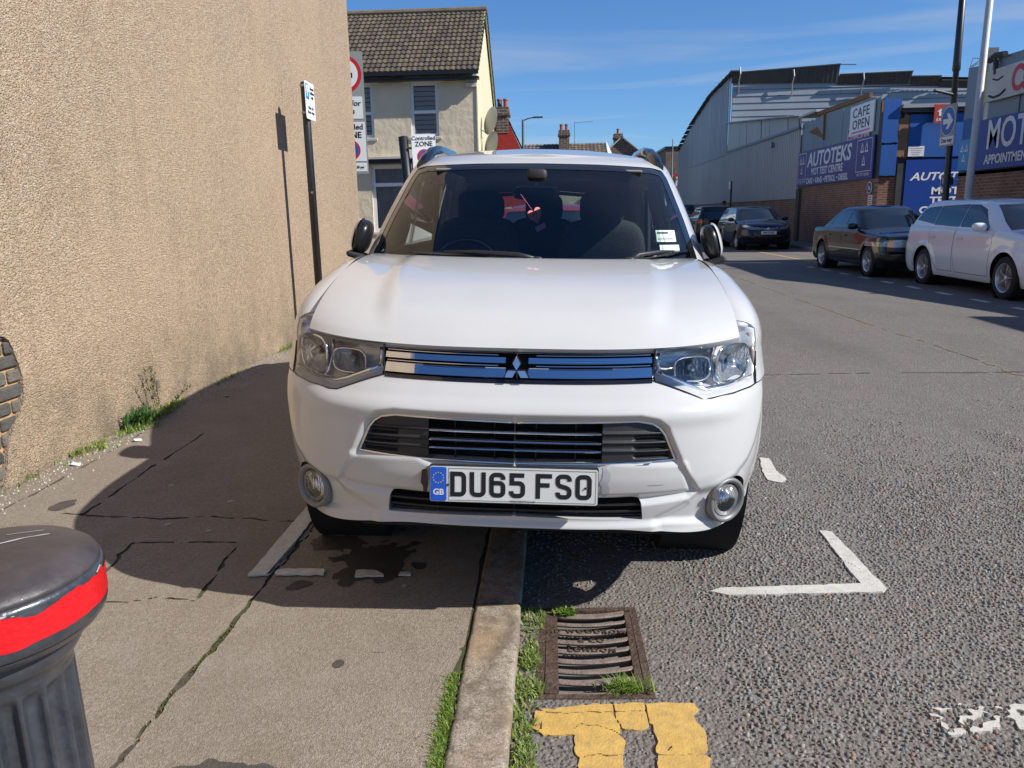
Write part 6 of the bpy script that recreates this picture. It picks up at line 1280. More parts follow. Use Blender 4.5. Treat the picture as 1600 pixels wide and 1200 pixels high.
def strip(name, x0, x1, z0, z1, off, th, m_, parent, n=30, zf=None, rnd=False, tilt=0.):
    "bar following the front surface"
    V = []; F = []; xs = np.linspace(x0, x1, n+1); prof = [(z0, 0.), (z0+(z1-z0)*.15, -th*.8), (z0+(z1-z0)*.5, -th), (z0+(z1-z0)*.85, -th*.8), (z1, 0.)] if rnd else [(z0, 0.), (z0+.001, -th), (z1-.001, -th+tilt*(z1-z0)), (z1, .004 if tilt else 0.)]
    k = len(prof)
    for x in xs:
        dz = zf(x) if zf else 0
        for z, d in prof: V.append((x, float(surf_y(x, z+dz))+off+d, z+dz))
    for i in range(n):
        for j in range(k-1): F.append((i*k+j, (i+1)*k+j, (i+1)*k+j+1, i*k+j+1))
    F += [tuple(range(k)), tuple(range(n*k, n*k+k))[::-1]]
    o = obj(name, V, F, m_, parent); 
    if rnd: autosmooth(o, 50)
    return o
bz = lambda x: .006*(abs(x)/.44)**2
def path_tube(name, poly, r, off, m_, parent, closed=True):
    pts = []
    for (a, b), (c, d) in zip(poly, poly[1:]+poly[:1] if closed else poly[1:]):
        n = max(1, int(math.hypot(c-a, d-b)/.03))
        for k in range(n): t = k/n; x = a+(c-a)*t; z = b+(d-b)*t; pts.append((x, float(surf_y(x, z))+off, z))
    if not closed: pts.append((poly[-1][0], float(surf_y(*poly[-1]))+off, poly[-1][1]))
    else: pts.append(pts[0])
    return MB().tube(pts, r, 8).build(name, m_, parent, smooth=True)
def mirror_poly(h): return h+[(-x, z) for x, z in h[::-1] if x > 1e-6]
def suv_front():
    # upper grille
    g = empty('grille', (0, 0, 0), (0, 0, 0), suv)
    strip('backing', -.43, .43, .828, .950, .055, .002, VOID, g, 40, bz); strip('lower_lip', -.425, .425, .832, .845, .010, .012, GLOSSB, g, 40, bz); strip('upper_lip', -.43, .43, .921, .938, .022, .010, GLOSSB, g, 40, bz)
    for sg in (-1, 1):
        for z0, z1 in ((.850, .879), (.893, .911)): strip('grille_bar', sg*.036 if sg > 0 else -.424, .424 if sg > 0 else -.036, z0, z1, .006, .014, CHROME, g, 24, bz, tilt=.45)
        for z0, z1 in ((.8825, .8865), (.9145, .9180)): strip('grille_line', sg*.06 if sg > 0 else -.420, .420 if sg > 0 else -.06, z0, z1, .008, .006, BRIGHT, g, 24, bz)
        strip('grille_gap', sg*.10 if sg > 0 else -.30, .30 if sg > 0 else -.10, .8765, .8790, .0005, .0008, GLOSSB, g, 16, bz)
    # emblem of three lozenges
    e = empty('emblem', (0, 0, 0), (0, 0, 0), suv); cx, cz, a = .0, .876, .026; y0 = float(surf_y(0, .87))-.018
    for k in range(3):
        an = R(90+120*k); u = (math.cos(an), math.sin(an)); v = (-u[1], u[0]); s3 = .577
        P = [(cx, cz), (cx+u[0]*a*.86+v[0]*a*.52, cz+u[1]*a*.86+v[1]*a*.52), (cx+u[0]*a*1.72, cz+u[1]*a*1.72), (cx+u[0]*a*.86-v[0]*a*.52, cz+u[1]*a*.86-v[1]*a*.52)]
        mx_, mz_ = sum(p[0] for p in P)/4, sum(p[1] for p in P)/4; big = [(mx_+(p[0]-mx_)*1.16, mz_+(p[1]-mz_)*1.16) for p in P]; sm = [(mx_+(p[0]-mx_)*.90, mz_+(p[1]-mz_)*.90) for p in P]
        mb = MB(); V = [(p[0], y0+.012, p[1]) for p in big]+[(p[0], y0+.002, p[1]) for p in big]; mb.add(V, [(4, 5, 6, 7), (0, 4, 7, 3), (1, 5, 4, 0), (2, 6, 5, 1), (3, 7, 6, 2)]); mb.build('lozenge_surround', GLOSSB, e)
        mb = MB(); V = [(p[0], y0+.001, p[1]) for p in P]+[(p[0], y0-.008+.30*(p[1]-mz_), p[1]) for p in sm]; mb.add(V, [(4, 5, 6, 7), (0, 4, 7, 3), (1, 5, 4, 0), (2, 6, 5, 1), (3, 7, 6, 2)]); mb.build('lozenge', CHROME, e)
    # lower mouth grille
    m_ = empty('lower_grille', (0, 0, 0), (0, 0, 0), suv); full = mirror_poly(MOUTH)
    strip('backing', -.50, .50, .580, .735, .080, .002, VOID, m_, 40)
    for z in (.690, .661, .635): strip('slat', -.268, .268, z-.0035, z+.0035, .012, .008, BRIGHT, m_, 30, rnd=True); strip('slat_blade', -.268, .268, z-.003, z+.001, .060, .040, PLASTIC, m_, 30)
    for x in (-.19, -.065, .065, .19): MB().box(x-.0015, x+.0015, .05, .075, .585, .725).build('vertical_rib', PLASTIC, m_)
    for sg in (-1, 1):
        q = [(.272, .594), (.40, .598), (.503, .604), (.467, .682), (.449, .703), (.427, .716), (.382, .724), (.272, .722)]
        xs = np.linspace(.26, .52, 66); zs = np.linspace(.585, .735, 61); A, B = np.meshgrid(xs, zs, indexing='ij'); y = surf_y(A, B)+.020
        for k, z in enumerate((.690, .661, .635)): y = y+.016*sstep(.010, .004, np.abs(B-(z-.016)))*sstep(.365, .385, A)*sstep(.468-.012*(2-k)*0+.012*k, .452+.012*k, A)-.006*sstep(.006, .002, np.abs(B-z))
        P = np.stack([A*sg, y, B], -1); N = grid_normals(P)*(1 if sg > 0 else -1); v2, f2, _ = clip(flatg(P, N), grid_faces(66, 61), -sdf_poly(A.ravel(), B.ravel(), q)); part('side_panel', v2, f2, PLASTIC, m_)
    path_tube('chrome_surround', [(x*.995, z-.0) for x, z in full], .0045, .016, BRIGHT, m_); 
    # bottom intake
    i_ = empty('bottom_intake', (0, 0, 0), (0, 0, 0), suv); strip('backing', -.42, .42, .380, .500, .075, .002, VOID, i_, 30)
    for z in (.428, .452): strip('slat', -.405, .405, z-.004, z+.004, .040, .025, PLASTIC, i_, 30)
    path_tube('rim', mirror_poly(INTAKE), .004, .028, PLASTIC, i_)
    for x in (-.25, -.10, .05, .20): MB().box(x-.003, x+.003, .06, .085, .40, .49).build('vertical_rib', PLASTIC, i_)
    # fog lamps
    for sg in (-1, 1):
        f = empty('fog_lamp', (sg*FOGC[0], float(surf_y(*FOGC))-.022, FOGC[1]), (0, 0, sg*R(33)), suv)
        mb = MB(); mb.lathe([(.060, .10), (.057, .035), (.060, .014), (.066, .003), (.075, -.002), (.0815, .004), (.083, .016), (.083, .070)], 48, axis='y'); o = mb.build('bezel', SILV, f, smooth=True); f.scale = (.94, .94, .94)
        mb = MB(); mb.lathe([(.0, .052), (.018, .050), (.035, .040), (.050, .022), (.058, .010)], 40, axis='y'); mb.build('reflector', REFL, f, smooth=True); mb = MB(); mb.lathe([(0, .026), (.014, .026), (.014, .05)], 20, axis='y'); mb.build('bulb_shield', BRIGHT, f, smooth=True)
        mb = MB(); mb.lathe([(.0, .004), (.02, .005), (.04, .008), (.052, .014), (.056, .024)], 40, axis='y'); mb.build('lens', LENS, f, smooth=True); mb = MB(); mb.lathe([(.053, .016), (.058, .011), (.059, .03)], 40, axis='y'); mb.build('seal', PLASTIC, f, smooth=True)
    # headlamps
    for sg in (-1, 1):
        h = empty('headlight', (0, 0, 0), (0, 0, 0), suv); c = lambda V: sg*V[:, 0]-.434
        v, f, ct = clip(LV, LF, c(LV)); part('lens', v, f, LENS, h)
        v, f, ct = clip(LV, LF, sg*LV[:, 0]-.437)
        # housing bowl: the same patch set back
        w = v.copy(); dep = .075*sstep(0, .05, -sdf_poly(np.abs(w[:, 0]), w[:, 2], [(.437, 1.0)]+[(x, z) for x, z in LIGHTZ[4:-1]]+[(.812, .99)])); w[:, 1] += .006+dep*1.0; w[:, 0] -= sg*dep*.35; G_ = obj('housing', w[:, :3], f, HOUSE, h, smooth=True)
        # reflector bowls
        for (x, z, rx, rz, nm) in ((.708, .878, .066, .062, 'main_reflector'), (.560, .872, .060, .040, 'dipped_reflector')):
            y0 = float(surf_y(x, z))+.022; V = []; F_ = []; n = 44; nr = 9
            for i in range(nr):
                t = i/(nr-1)
                for k in range(n):
                    a_ = 2*math.pi*k/n; ex = .62; cxx = math.copysign(abs(math.cos(a_))**ex, math.cos(a_)); szz = math.copysign(abs(math.sin(a_))**ex, math.sin(a_)); V.append((sg*(x+rx*t*cxx), y0+.065*(1-t*t)+(x-.56)*0+t*cxx*rx*(1.05 if x > .65 else .35), z+rz*t*szz))
            F_ = [(i*n+k, i*n+(k+1) % n, (i+1)*n+(k+1) % n, (i+1)*n+k) for i in range(nr-1) for k in range(n)]
            rf = obj(nm, V, F_, REFL, h, smooth=True); MB().tube([V[(nr-1)*n+k] for k in range(n)]+[V[(nr-1)*n]], .0045, 6).build('bezel', BRIGHT, rf, smooth=True)
            mb = MB(); mb.lathe([(.0, y0-.005), (.012, y0), (.014, y0+.03), (.014, y0+.07)], 16, (sg*x, 0, z), axis='y'); mb.build('bulb', mat_bulb, rf, smooth=True)
        # chrome brow, lower strip and inner blades
        for pts, r_ in (([(.440, .866), (.50, .842), (.56, .818), (.60, .806), (.68, .810), (.78, .824)], .010), ([(.452, .925), (.54, .932), (.63, .938)], .007), ([(.634, .936), (.628, .89), (.640, .83), (.655, .815)], .006), ([(.447, .925), (.447, .866)], .008)):
            q = [(sg*x, float(surf_y(x, z))+.030, z) for x, z in pts]; MB().tube(q, r_, 8).build('chrome_trim', CHROME, h, smooth=True)
        MB().tube([(sg*.797, float(surf_y(.797, .84))+.02, .835), (sg*.795, float(surf_y(.795, .9))+.02, .90), (sg*.79, float(surf_y(.79, .95))+.03, .955)], .010, 8).build('side_marker', mat_amber, h, smooth=True)
        ed = [(sg*x, float(surf_y(x, z))-.001, z) for x, z in [(.434, .936)]+LIGHTZ[4:14]]; MB().tube(ed, .0030, 6).build('seal', GLOSSB, h, smooth=True)
HOUSE = mat('lamp_housing', (.82, .82, .83), .20, metal=.25, spec=.9); mat_bulb = mat('lamp_bulb', (.5, .52, .55), .1, metal=.6); mat_amber = mat('side_marker', (.45, .40, .33), .2, coat=.5)
suv_front()
# ------------------------------------------------------------------ number plate lettering drawn as strokes
def ribbon(pts, w, closed=False):
    P = [Vector(p) for p in pts]; n = len(P); L = []; Rr = []
    for i in range(n):
        if closed: a, b = P[i-1], P[(i+1) % n]
        else: a, b = P[max(i-1, 0)], P[min(i+1, n-1)]
        d1 = (P[i]-a).normalized() if (closed or i > 0) else (b-P[i]).normalized(); d2 = (b-P[i]).normalized() if (closed or i < n-1) else d1
        n1 = Vector((-d1.y, d1.x)); n2 = Vector((-d2.y, d2.x)); mm = (n1+n2).normalized(); k = w/2/max(.5, mm.dot(n1)); L.append(P[i]+mm*k); Rr.append(P[i]-mm*k)
    m_ = n if closed else n-1
    return L+Rr, [(i, (i+1) % n, n+(i+1) % n, n+i) for i in range(m_)]
def arc(cx, cy, r, a0, a1, n=5): return [(cx+r*math.cos(R(a0+(a1-a0)*k/n)), cy+r*math.sin(R(a0+(a1-a0)*k/n))) for k in range(n+1)]
def glyph(ch):
    w, h, s, r = .050, .079, .007, .012; a, b = s, w-s; lo, hi = s, h-s; q = a+r
    if ch == 'D': return [([(a, lo)]+arc(b-r, lo+r, r, -90, 0)+arc(b-r, hi-r, r, 0, 90)+[(a, hi)], True), ([(0.0, lo), (a, lo)], False), ([(0, hi), (a, hi)], False)]
    if ch == 'U': return [([(a, h)]+arc(a+r, lo+r, r, 180, 270)+arc(b-r, lo+r, r, 270, 360)+[(b, h)], False)]
    if ch == '6': return [([(b, h-.022)]+arc(b-r, hi-r, r, 0, 90)+arc(a+r, hi-r, r, 90, 180)+arc(a+r, lo+r, r, 180, 270)+arc(b-r, lo+r, r, 270, 360)+arc(b-r, .046-r, r, 0, 90)+[(a, .046)], False)]
    if ch == '5': return [([(w-.003, hi), (a+.002, hi), (a+.002, .047)]+arc(b-r, .047-r, r, 90, 0)+arc(b-r, lo+r, r, 360, 270)+arc(a+r, lo+r, r, 270, 190)+[(a, .022)], False)]
    if ch == 'F': return [([(a, 0), (a, hi), (w, hi)], False), ([(a, .043), (w-.007, .043)], False)]
    if ch == 'S': return [([(b, h-.022)]+arc(b-r, hi-r, r, 0, 90)+arc(a+r, hi-r, r, 90, 180)+[(a, .056)]+arc(a+r, .041+r, r, 180, 250)+[(b-r, .0375)]+arc(b-r, .036-r, r, 70, 0)+arc(b-r, lo+r, r, 360, 270)+arc(a+r, lo+r, r, 270, 180)+[(a, .022)], False)]
    if ch in 'O0': return [(arc(b-r, lo+r, r, -90, 0)+arc(b-r, hi-r, r, 0, 90)+arc(a+r, hi-r, r, 90, 180)+arc(a+r, lo+r, r, 180, 270), True)]
    return []
def number_plate():
    p = empty('number_plate', (0.0, -.020, .531), (R(-5), R(-.35), 0), suv); PW = mat('plate_white', (.70, .71, .70), .35, coat=.4, vary=.06, vscale=15); PB = mat('plate_blue', (.01, .10, .55), .4, coat=.4); PK = mat('plate_black', (.010, .010, .014), .4)
    plate('plate', -.260, .260, -.0555, .0555, PW, p, t=.004, rad=.007)
    plate('euro_band', -.2585, -.2075, -.054, .054, PB, p, y=-.0042, t=.0006, rad=.006)
    mb = MB(); YS = mat('star_yellow', (.75, .55, .05), .5)
    for k in range(12):
        a = 2*math.pi*k/12; cx, cz = -.233+.0165*math.cos(a), .020+.0165*math.sin(a); P = [(cx+(.0028 if j % 2 == 0 else .0012)*math.sin(j*math.pi/5), cz+(.0028 if j % 2 == 0 else .0012)*math.cos(j*math.pi/5)) for j in range(10)]; mb.add([(x, -.0054, z) for x, z in P], [tuple(range(10))])
    mb.build('stars', YS, p); text('lettering', 'GB', .026, PW, p, (-.233, -.0052, -.026), bold=.0008, ext=.0002)
    x = -.196
    for ch in 'DU65 FSO':
        if ch == ' ': x += .0215; continue
        mb = MB()
        for i, (pts, cl_) in enumerate(glyph(ch)):
            V, F = ribbon(pts, .0140 if not (ch == 'D' and i) else .0145, cl_); mb.add([(v[0]+x, -.0050-.00012*i, v[1]-.0385) for v in V], F)
        mb.build('character', PK, p); x += .0610
    fr = [(-.201, -.0505), (.254, -.0505), (.254, .0505), (-.201, .0505)]
    V, F = ribbon(fr, .0013, True); obj('border_line', [(v[0], -.0048, v[1]) for v in V], F, PK, p); text('lettering', 'HOLDCROFT.CO.UK', .0085, PK, p, (.03, -.0052, -.0492), ext=.0001)
    for xx in (-.203, .222): mb = MB(); mb.lathe([(0, -.0072), (.003, -.0070), (.004, -.005)], 10, (xx, 0, -.002), axis='y'); mb.build('screw', PK, p)
    MB().box(-.262, .262, .0005, .03, -.056, .056).build('backing', PLASTIC, p)
    obj('damage', [(-.288, .012, .040), (-.270, .004, .045), (-.266, .004, .0), (-.270, .004, -.030), (-.283, .010, -.028), (-.284, .010, -.012), (-.292, .014, -.002)], [tuple(range(7))], PLASTIC, p)
number_plate()
def paint_scuffs():
    "bare patches where the bumper paint has come off"
    for nm, cx, cz, rx, rz, seed, m_ in (('scuff', .655, .462, .014, .022, 5, mat('bare_plastic', (.10, .10, .11), .6)), ('scuff', .284, .528, .013, .048, 9, mat('scuff_grey', (.42, .42, .44), .5)), ('scuff', .44, .525, .03, .002, 3, mat_scr), ('scuff', .40, .60, .02, .0015, 4, mat_scr)):
        xs = np.linspace(cx-2*rx, cx+2*rx, 40); zs = np.linspace(cz-2*rz, cz+2*rz, 40); A, B = np.meshgrid(xs, zs, indexing='ij'); c = 1-np.hypot((A-cx)/rx, (B-cz)/rz)+.7*vnoise(A, B, 60, seed, 3)
        o = BUMP.evaluated_get if False else None
        y = surf_y(A, B)+(-.0125 if nm == 'scuff' and cx > .6 else .004); P = np.stack([A, y, B], -1).reshape(-1, 3); v, f, _ = clip(P, grid_faces(40, 40), c.ravel())
        if not f: continue
        ob = obj(nm, v, f, m_, BUMP)
        md = ob.modifiers.new('fit', 'SHRINKWRAP'); md.target = BUMP; md.wrap_method = 'PROJECT'; md.use_project_y = True; md.use_positive_direction = True; md.use_negative_direction = True; md.offset = .0012; md.wrap_mode = 'ABOVE_SURFACE'
mat_scr = mat('scratch', (.5, .5, .5), .6)
paint_scuffs()
# ------------------------------------------------------------------ upper half of the white car
MIRB = mat('mirror_black', (.010, .010, .011), .32)
def suv_upper():
    cr = lambda A, B: .013*sstep(.77, .66, np.abs(A)+.12*(1-B)**3)*sstep(0, .18, B)*sstep(1.0, .86, B)+.003*sstep(.20, .0, np.abs(A))*0
    bonnet(S, WPAINT, suv, 90, 70, .735, cr, gap=.0055)
    for sg in (-1, 1): MB().tube([(sg*.7335, y, float(pch(np.array(y), S.SY, S.SZ))+.0025) for y in np.linspace(.40, 1.20, 24)], .0034, 6).build('shut_line_shade', VOID, suv)  # black tube laid along the bonnet gap, painting in its shade
    P, hc = S.upper(60, 70, 40)
    WS = [(0, 1.10), (.72, 1.115), (.754, 1.135), (.750, 1.170), (.720, 1.33), (.668, 1.540), (.646, 1.580), (.59, 1.592), (.30, 1.600), (0, 1.603)]
    wsp = mirror_poly(WS); gl = SIDEG
    w1 = [(1.62, 1.145), (2.54, 1.150), (2.52, 1.560), (2.30, 1.562), (2.10, 1.545), (1.98, 1.50), (1.80, 1.36)]; w2 = [(2.62, 1.150), (3.42, 1.165), (3.50, 1.30), (3.46, 1.555), (2.60, 1.568)]; w3 = [(3.52, 1.170), (3.98, 1.19), (4.08, 1.30), (3.98, 1.53), (3.54, 1.555)]; wr = mirror_poly([(0, 1.17), (.62, 1.18), (.60, 1.50), (0, 1.54)])
    car_windows(S, P, hc, suv, WPAINT, gl, [('windscreen', FRONTW, wsp, WSCR, .030), ('door_window', SIDEW, w1, SIDEG, .02), ('door_window', SIDEW, w2, DARKG, .02), ('quarter_window', SIDEW, w3, DARKG, .02), ('rear_window', REARW, wr, SIDEG, .03)])
    roof(S, P, WPAINT, suv, 30)
    for sg in (-1, 1):
        pts = [(sg*(x_+.028), y_, z_) for x_, y_, z_ in ((.600, 1.985, 1.610), (.588, 2.04, 1.655), (.575, 2.14, 1.692), (.572, 2.4, 1.722), (.575, 3.0, 1.738), (.58, 3.6, 1.725), (.585, 3.95, 1.690), (.59, 4.08, 1.635))]
        o = MB(); V = []
        for i, p in enumerate(pts):
            h = .020 if 0 < i < len(pts)-1 else .03; V += [(p[0]+sg*.030, p[1], p[2]-h*1.5), (p[0]+sg*.030, p[1], p[2]-h*.2), (p[0]+sg*.012, p[1], p[2]+h*.55), (p[0]-sg*.012, p[1], p[2]+h*.55), (p[0]-sg*.026, p[1], p[2]-h*.3), (p[0]-sg*.026, p[1], p[2]-h*1.5)]
        F = [(i*6+j, i*6+(j+1) % 6, (i+1)*6+(j+1) % 6, (i+1)*6+j) for i in range(len(pts)-1) for j in range(6)]+[(0, 1, 2, 3, 4, 5), tuple(range(len(V)-6, len(V)))]; autosmooth(o.add(V, F).build('roof_rail', GLOSSB, suv), 40)
    # scuttle panel and wipers
    V = []; n = 40
    for k in range(n+1):
        a = -1+2*k/n; y = 1.085+.20*abs(a)**2.2; V += [(a*.74, y-.02, 1.135), (a*.745, y+.16, 1.150)]
    obj('scuttle', V, [(2*i, 2*i+2, 2*i+3, 2*i+1) for i in range(n)], PLASTIC, suv, smooth=True)
    def wsy(x, z):
        zz = np.clip(z, 1.10, 1.63); W_ = pch(zz, S.GZ, S.GW); return float(pch(zz, S.GZ, S.GYF)+pch(zz, S.GZ, S.GDF)*(1-(1-np.clip(abs(x)/W_, 0, .99)**2.6)**(1/2.6)))
    for piv, tip, lab in (((.03, 1.158), (-.52, 1.178), 0), ((.42, 1.160), (.70, 1.192), 1)):
        w = empty('wiper', (0, 0, 0), (0, 0, 0), suv); pv_ = Vector((piv[0], wsy(piv[0], piv[1])-.05, piv[1]+.005)); tp = Vector((tip[0], wsy(tip[0], tip[1])-.014, tip[1]+.004)); mid = pv_.lerp(tp, .5)+Vector((0, -.012, .018))
        MB().tube([pv_, pv_.lerp(mid, .3)+Vector((0, 0, .012)), mid, tp.lerp(mid, .5)], [.011, .010, .007, .005], 6).build('arm', PLASTIC, w, smooth=True)
        s_, e_ = tp.lerp(pv_, .75), tp; MB().tube([s_.lerp(e_, t)+Vector((0, wsy(s_.lerp(e_, t).x, s_.lerp(e_, t).z)-.010-s_.lerp(e_, t).y, 0)) for t in (0, .25, .5, .75, 1)], .006, 6).build('blade', GLOSSB, w)
        sq_ell('pivot', pv_, (.022, .016, .014), PLASTIC, w, .7, .7, 12)
    # folded door mirrors
    for sg in (-1, 1):
        mm = empty('door_mirror', (sg*.838, 1.50, 1.232), (0, R(sg*-17), R(sg*-6)), suv)
        sq_ell('housing', (0, 0, 0), (.041, .112, .082), MIRB, mm, .75, .75, 28); V = sq_ell('cap', (sg*.010, .004, .004), (.040, .115, .084), WPAINT, mm, .75, .75, 40)
        me = V.data; bm_v = np.zeros(len(me.vertices)*3); me.vertices.foreach_get('co', bm_v); bm_v = bm_v.reshape(-1, 3); F = [tuple(p.vertices) for p in me.polygons]; v2, f2, _ = clip(bm_v, F, sg*bm_v[:, 0]-.012-.25*np.maximum(0, -bm_v[:, 1]-.06)); me2 = make_mesh('cap', v2, f2, WPAINT, smooth=True); V.data = me2
        MB().box(-.045, .045, -.10, .02, -.105, -.075, 0, .01).build('foot', PLASTIC, mm); MB().tube([(-sg*.03, -.03, -.09), (-sg*.12, .0, -.10)], .022, 8).build('stalk', PLASTIC, mm, smooth=True)
    # front badge sensor and washer jets
    for x in (-.33, .33): sq_ell('washer_jet', (x, 1.0, 1.165), (.014, .01, .006), PLASTIC, suv, .7, .7, 10)
suv_upper()
for yc_, zc_ in ARCH:
    for sg in (-1, 1): wheel(suv, sg*.775, yc_, .352, .352, .225, sg, 7, 0)
def suv_interior():
    it = empty('interior', (0, 0, 0), (0, 0, 0), suv); DK = mat('dash_plastic', (.022, .023, .025), .6); SEAT = mat('seat_cloth', (.050, .052, .056), .9, bump=.6, bscale=160, vary=.2, vscale=90); LIN = mat('headlining', (.22, .215, .20), .9); MET = mat('headrest_post', (.6, .6, .6), .2, metal=1)
    MB().box(-.74, .74, 1.3, 4.4, .42, .50).build('floor', DK, it)
    V = []; n = 24
    for k in range(n+1):
        a = -1+2*k/n; y0 = 1.17+.20*abs(a)**2.2; bump_ = .030*math.exp(-((a+.50)/.22)**2)
        for dy, z in ((0, 1.125), (.25, 1.125+bump_), (.42, 1.120+bump_), (.47, 1.05), (.50, .75)): V.append((a*.745, y0+dy*(1-.35*abs(a)**2), z))
    autosmooth(obj('dashboard', V, [(i*5+j, (i+1)*5+j, (i+1)*5+j+1, i*5+j+1) for i in range(n) for j in range(4)], DK, it), 50)
    st = empty('steering_wheel', (-.37, 1.80, 1.045), (R(-28), 0, 0), it); pts = [(.185*math.cos(t), 0, .185*math.sin(t)) for t in np.linspace(0, 2*math.pi, 41)]; MB().tube(pts, .016, 8, cap=False).build('rim', GLOSSB, st, smooth=True); sq_ell('hub', (0, .01, 0), (.075, .03, .06), DK, st, .5, .6, 16); mb = MB(); [mb.beam((0, .01, 0), (.18*math.cos(a), 0, .18*math.sin(a)), .035, .02) for a in (0, math.pi, -math.pi/2)]; mb.build('spokes', DK, st)
    def seat(x, y, nm):
        s = empty(nm, (x, y, .50), (0, 0, 0), it); sq_ell('cushion', (0, -.20, .14), (.26, .28, .10), SEAT, s, .4, .45, 24); sq_ell('backrest', (0, .17, .47), (.255, .085, .36), SEAT, s, .45, .45, 24, (R(14), 0, 0)); sq_ell('headrest', (0, .30, .89), (.135, .055, .095), SEAT, s, .5, .5, 20, (R(10), 0, 0))
        for dx in (-.07, .07): MB().tube([(dx, .24, .72), (dx, .28, .84)], .007, 6).build('post', MET, s)
    seat(-.37, 2.22, 'front_seat'); seat(.37, 2.22, 'front_seat')
    for x in (-.42, 0, .42): seat(x, 3.10, 'rear_seat')
    for sg in (-1, 1): MB().tube([(sg*.64, 2.55, 1.50), (sg*.66, 2.53, 1.05), (sg*.66, 2.5, .6)], .02, 6).build('seat_belt', DK, it)
    # roof lining
    V = []; ys = np.linspace(1.86, 4.1, 16); 
    for y in ys:
        for a in np.linspace(-1, 1, 11): V.append((a*.58, y, 1.595+.035*float(sstep(1.9, 2.6, y))-.03*a*a))
    obj('headlining', V, [(i*11+j, (i+1)*11+j, (i+1)*11+j+1, i*11+j+1) for i in range(15) for j in range(10)], LIN, it, smooth=True)
    for sg in (-1, 1): MB().box(sg*.33-.20, sg*.33+.20, 1.80, 1.96, 1.560, 1.575, 0, .006).build('sun_visor', LIN, it).rotation_euler = (0, 0, 0)
    mr = empty('rear_view_mirror', (0, 1.66, 1.455), (0, 0, 0), it); sq_ell('housing', (0, 0, 0), (.115, .022, .036), GLOSSB, mr, .4, .4, 24); MB().tube([(0, 0, 0), (0, .03, .06), (0, .02, .10)], .014, 8).build('stem', GLOSSB, mr); sq_ell('sensor_box', (0, .03, .085), (.05, .03, .03), DK, mr, .5, .5, 16)
    # inner door cards
    for sg in (-1, 1): MB().box(sg*.79-.02, sg*.79+.02, 1.55, 4.3, .45, 1.12).build('door_card', DK, it)
    # stickers inside the screen
    def on_glass(x0, x1, z0, z1, m_, nm, d=.008):
        V = []
        for x in np.linspace(x0, x1, 5):
            for z in np.linspace(z0, z1, 5):
                W_ = float(pch(z, S.GZ, S.GW)); y = float(pch(z, S.GZ, S.GYF)+pch(z, S.GZ, S.GDF)*(1-(1-(abs(x)/W_)**2.6)**(1/2.6))); V.append((x, y+d, z))
        return obj(nm, V, [(i*5+j, (i+1)*5+j, (i+1)*5+j+1, i*5+j+1) for i in range(4) for j in range(4)], m_, it)
    PG = mat('permit_paper', (.62, .72, .62), .7); on_glass(.560, .655, 1.235, 1.285, PG, 'permit'); on_glass(.570, .665, 1.198, 1.222, PG, 'permit'); on_glass(.565, .62, 1.270, 1.277, SIGNB, 'permit_print', .006); on_glass(.565, .64, 1.246, 1.249, SIGNB, 'permit_print', .006)
suv_interior()
def heart():
    h = empty('air_freshener', (-.143+.055, 2.27+1.64, 0.0)); PK_ = mat('heart_pink', (.85, .24, .19), .6); tag(h, 'pink heart shaped air freshener hanging from the rear view mirror', 'air freshener')
    h.parent = suv; h.location = (.0, 0, 0); h.parent = None; h.location = (-.081, 3.665, 1.374); h.rotation_euler = (0, R(-22), R(34))
    P = []
    for k in range(40):
        t = 2*math.pi*k/40; P.append((.0026*16*math.sin(t)**3*.95, .0026*(13*math.cos(t)-5*math.cos(2*t)-2*math.cos(3*t)-math.cos(4*t))))
    MB().prism(P, -.003, .003, lambda a, b, q: (a, q, b)).build('heart', PK_, h); MB().box(-.02, .035, -.003, .003, -.075, -.052).build('tag', mat('pink_tag', (.85, .30, .45), .6), h); mb = MB(); mb.tube([(-.005, 0, .03), (-.035, 0, .118)], .0012, 4); mb.build('string', mat('string_pink', (.7, .2, .4), .7), h)
    mb = MB(); mb.tube([(-.015, -.0035, .0), (-.005, -.0035, .018), (.01, -.0035, .01), (.0, -.0035, -.015), (.012, -.0035, -.028)], .0013, 5); mb.build('print', mat('dark_red', (.25, .03, .03), .6), h)
heart()
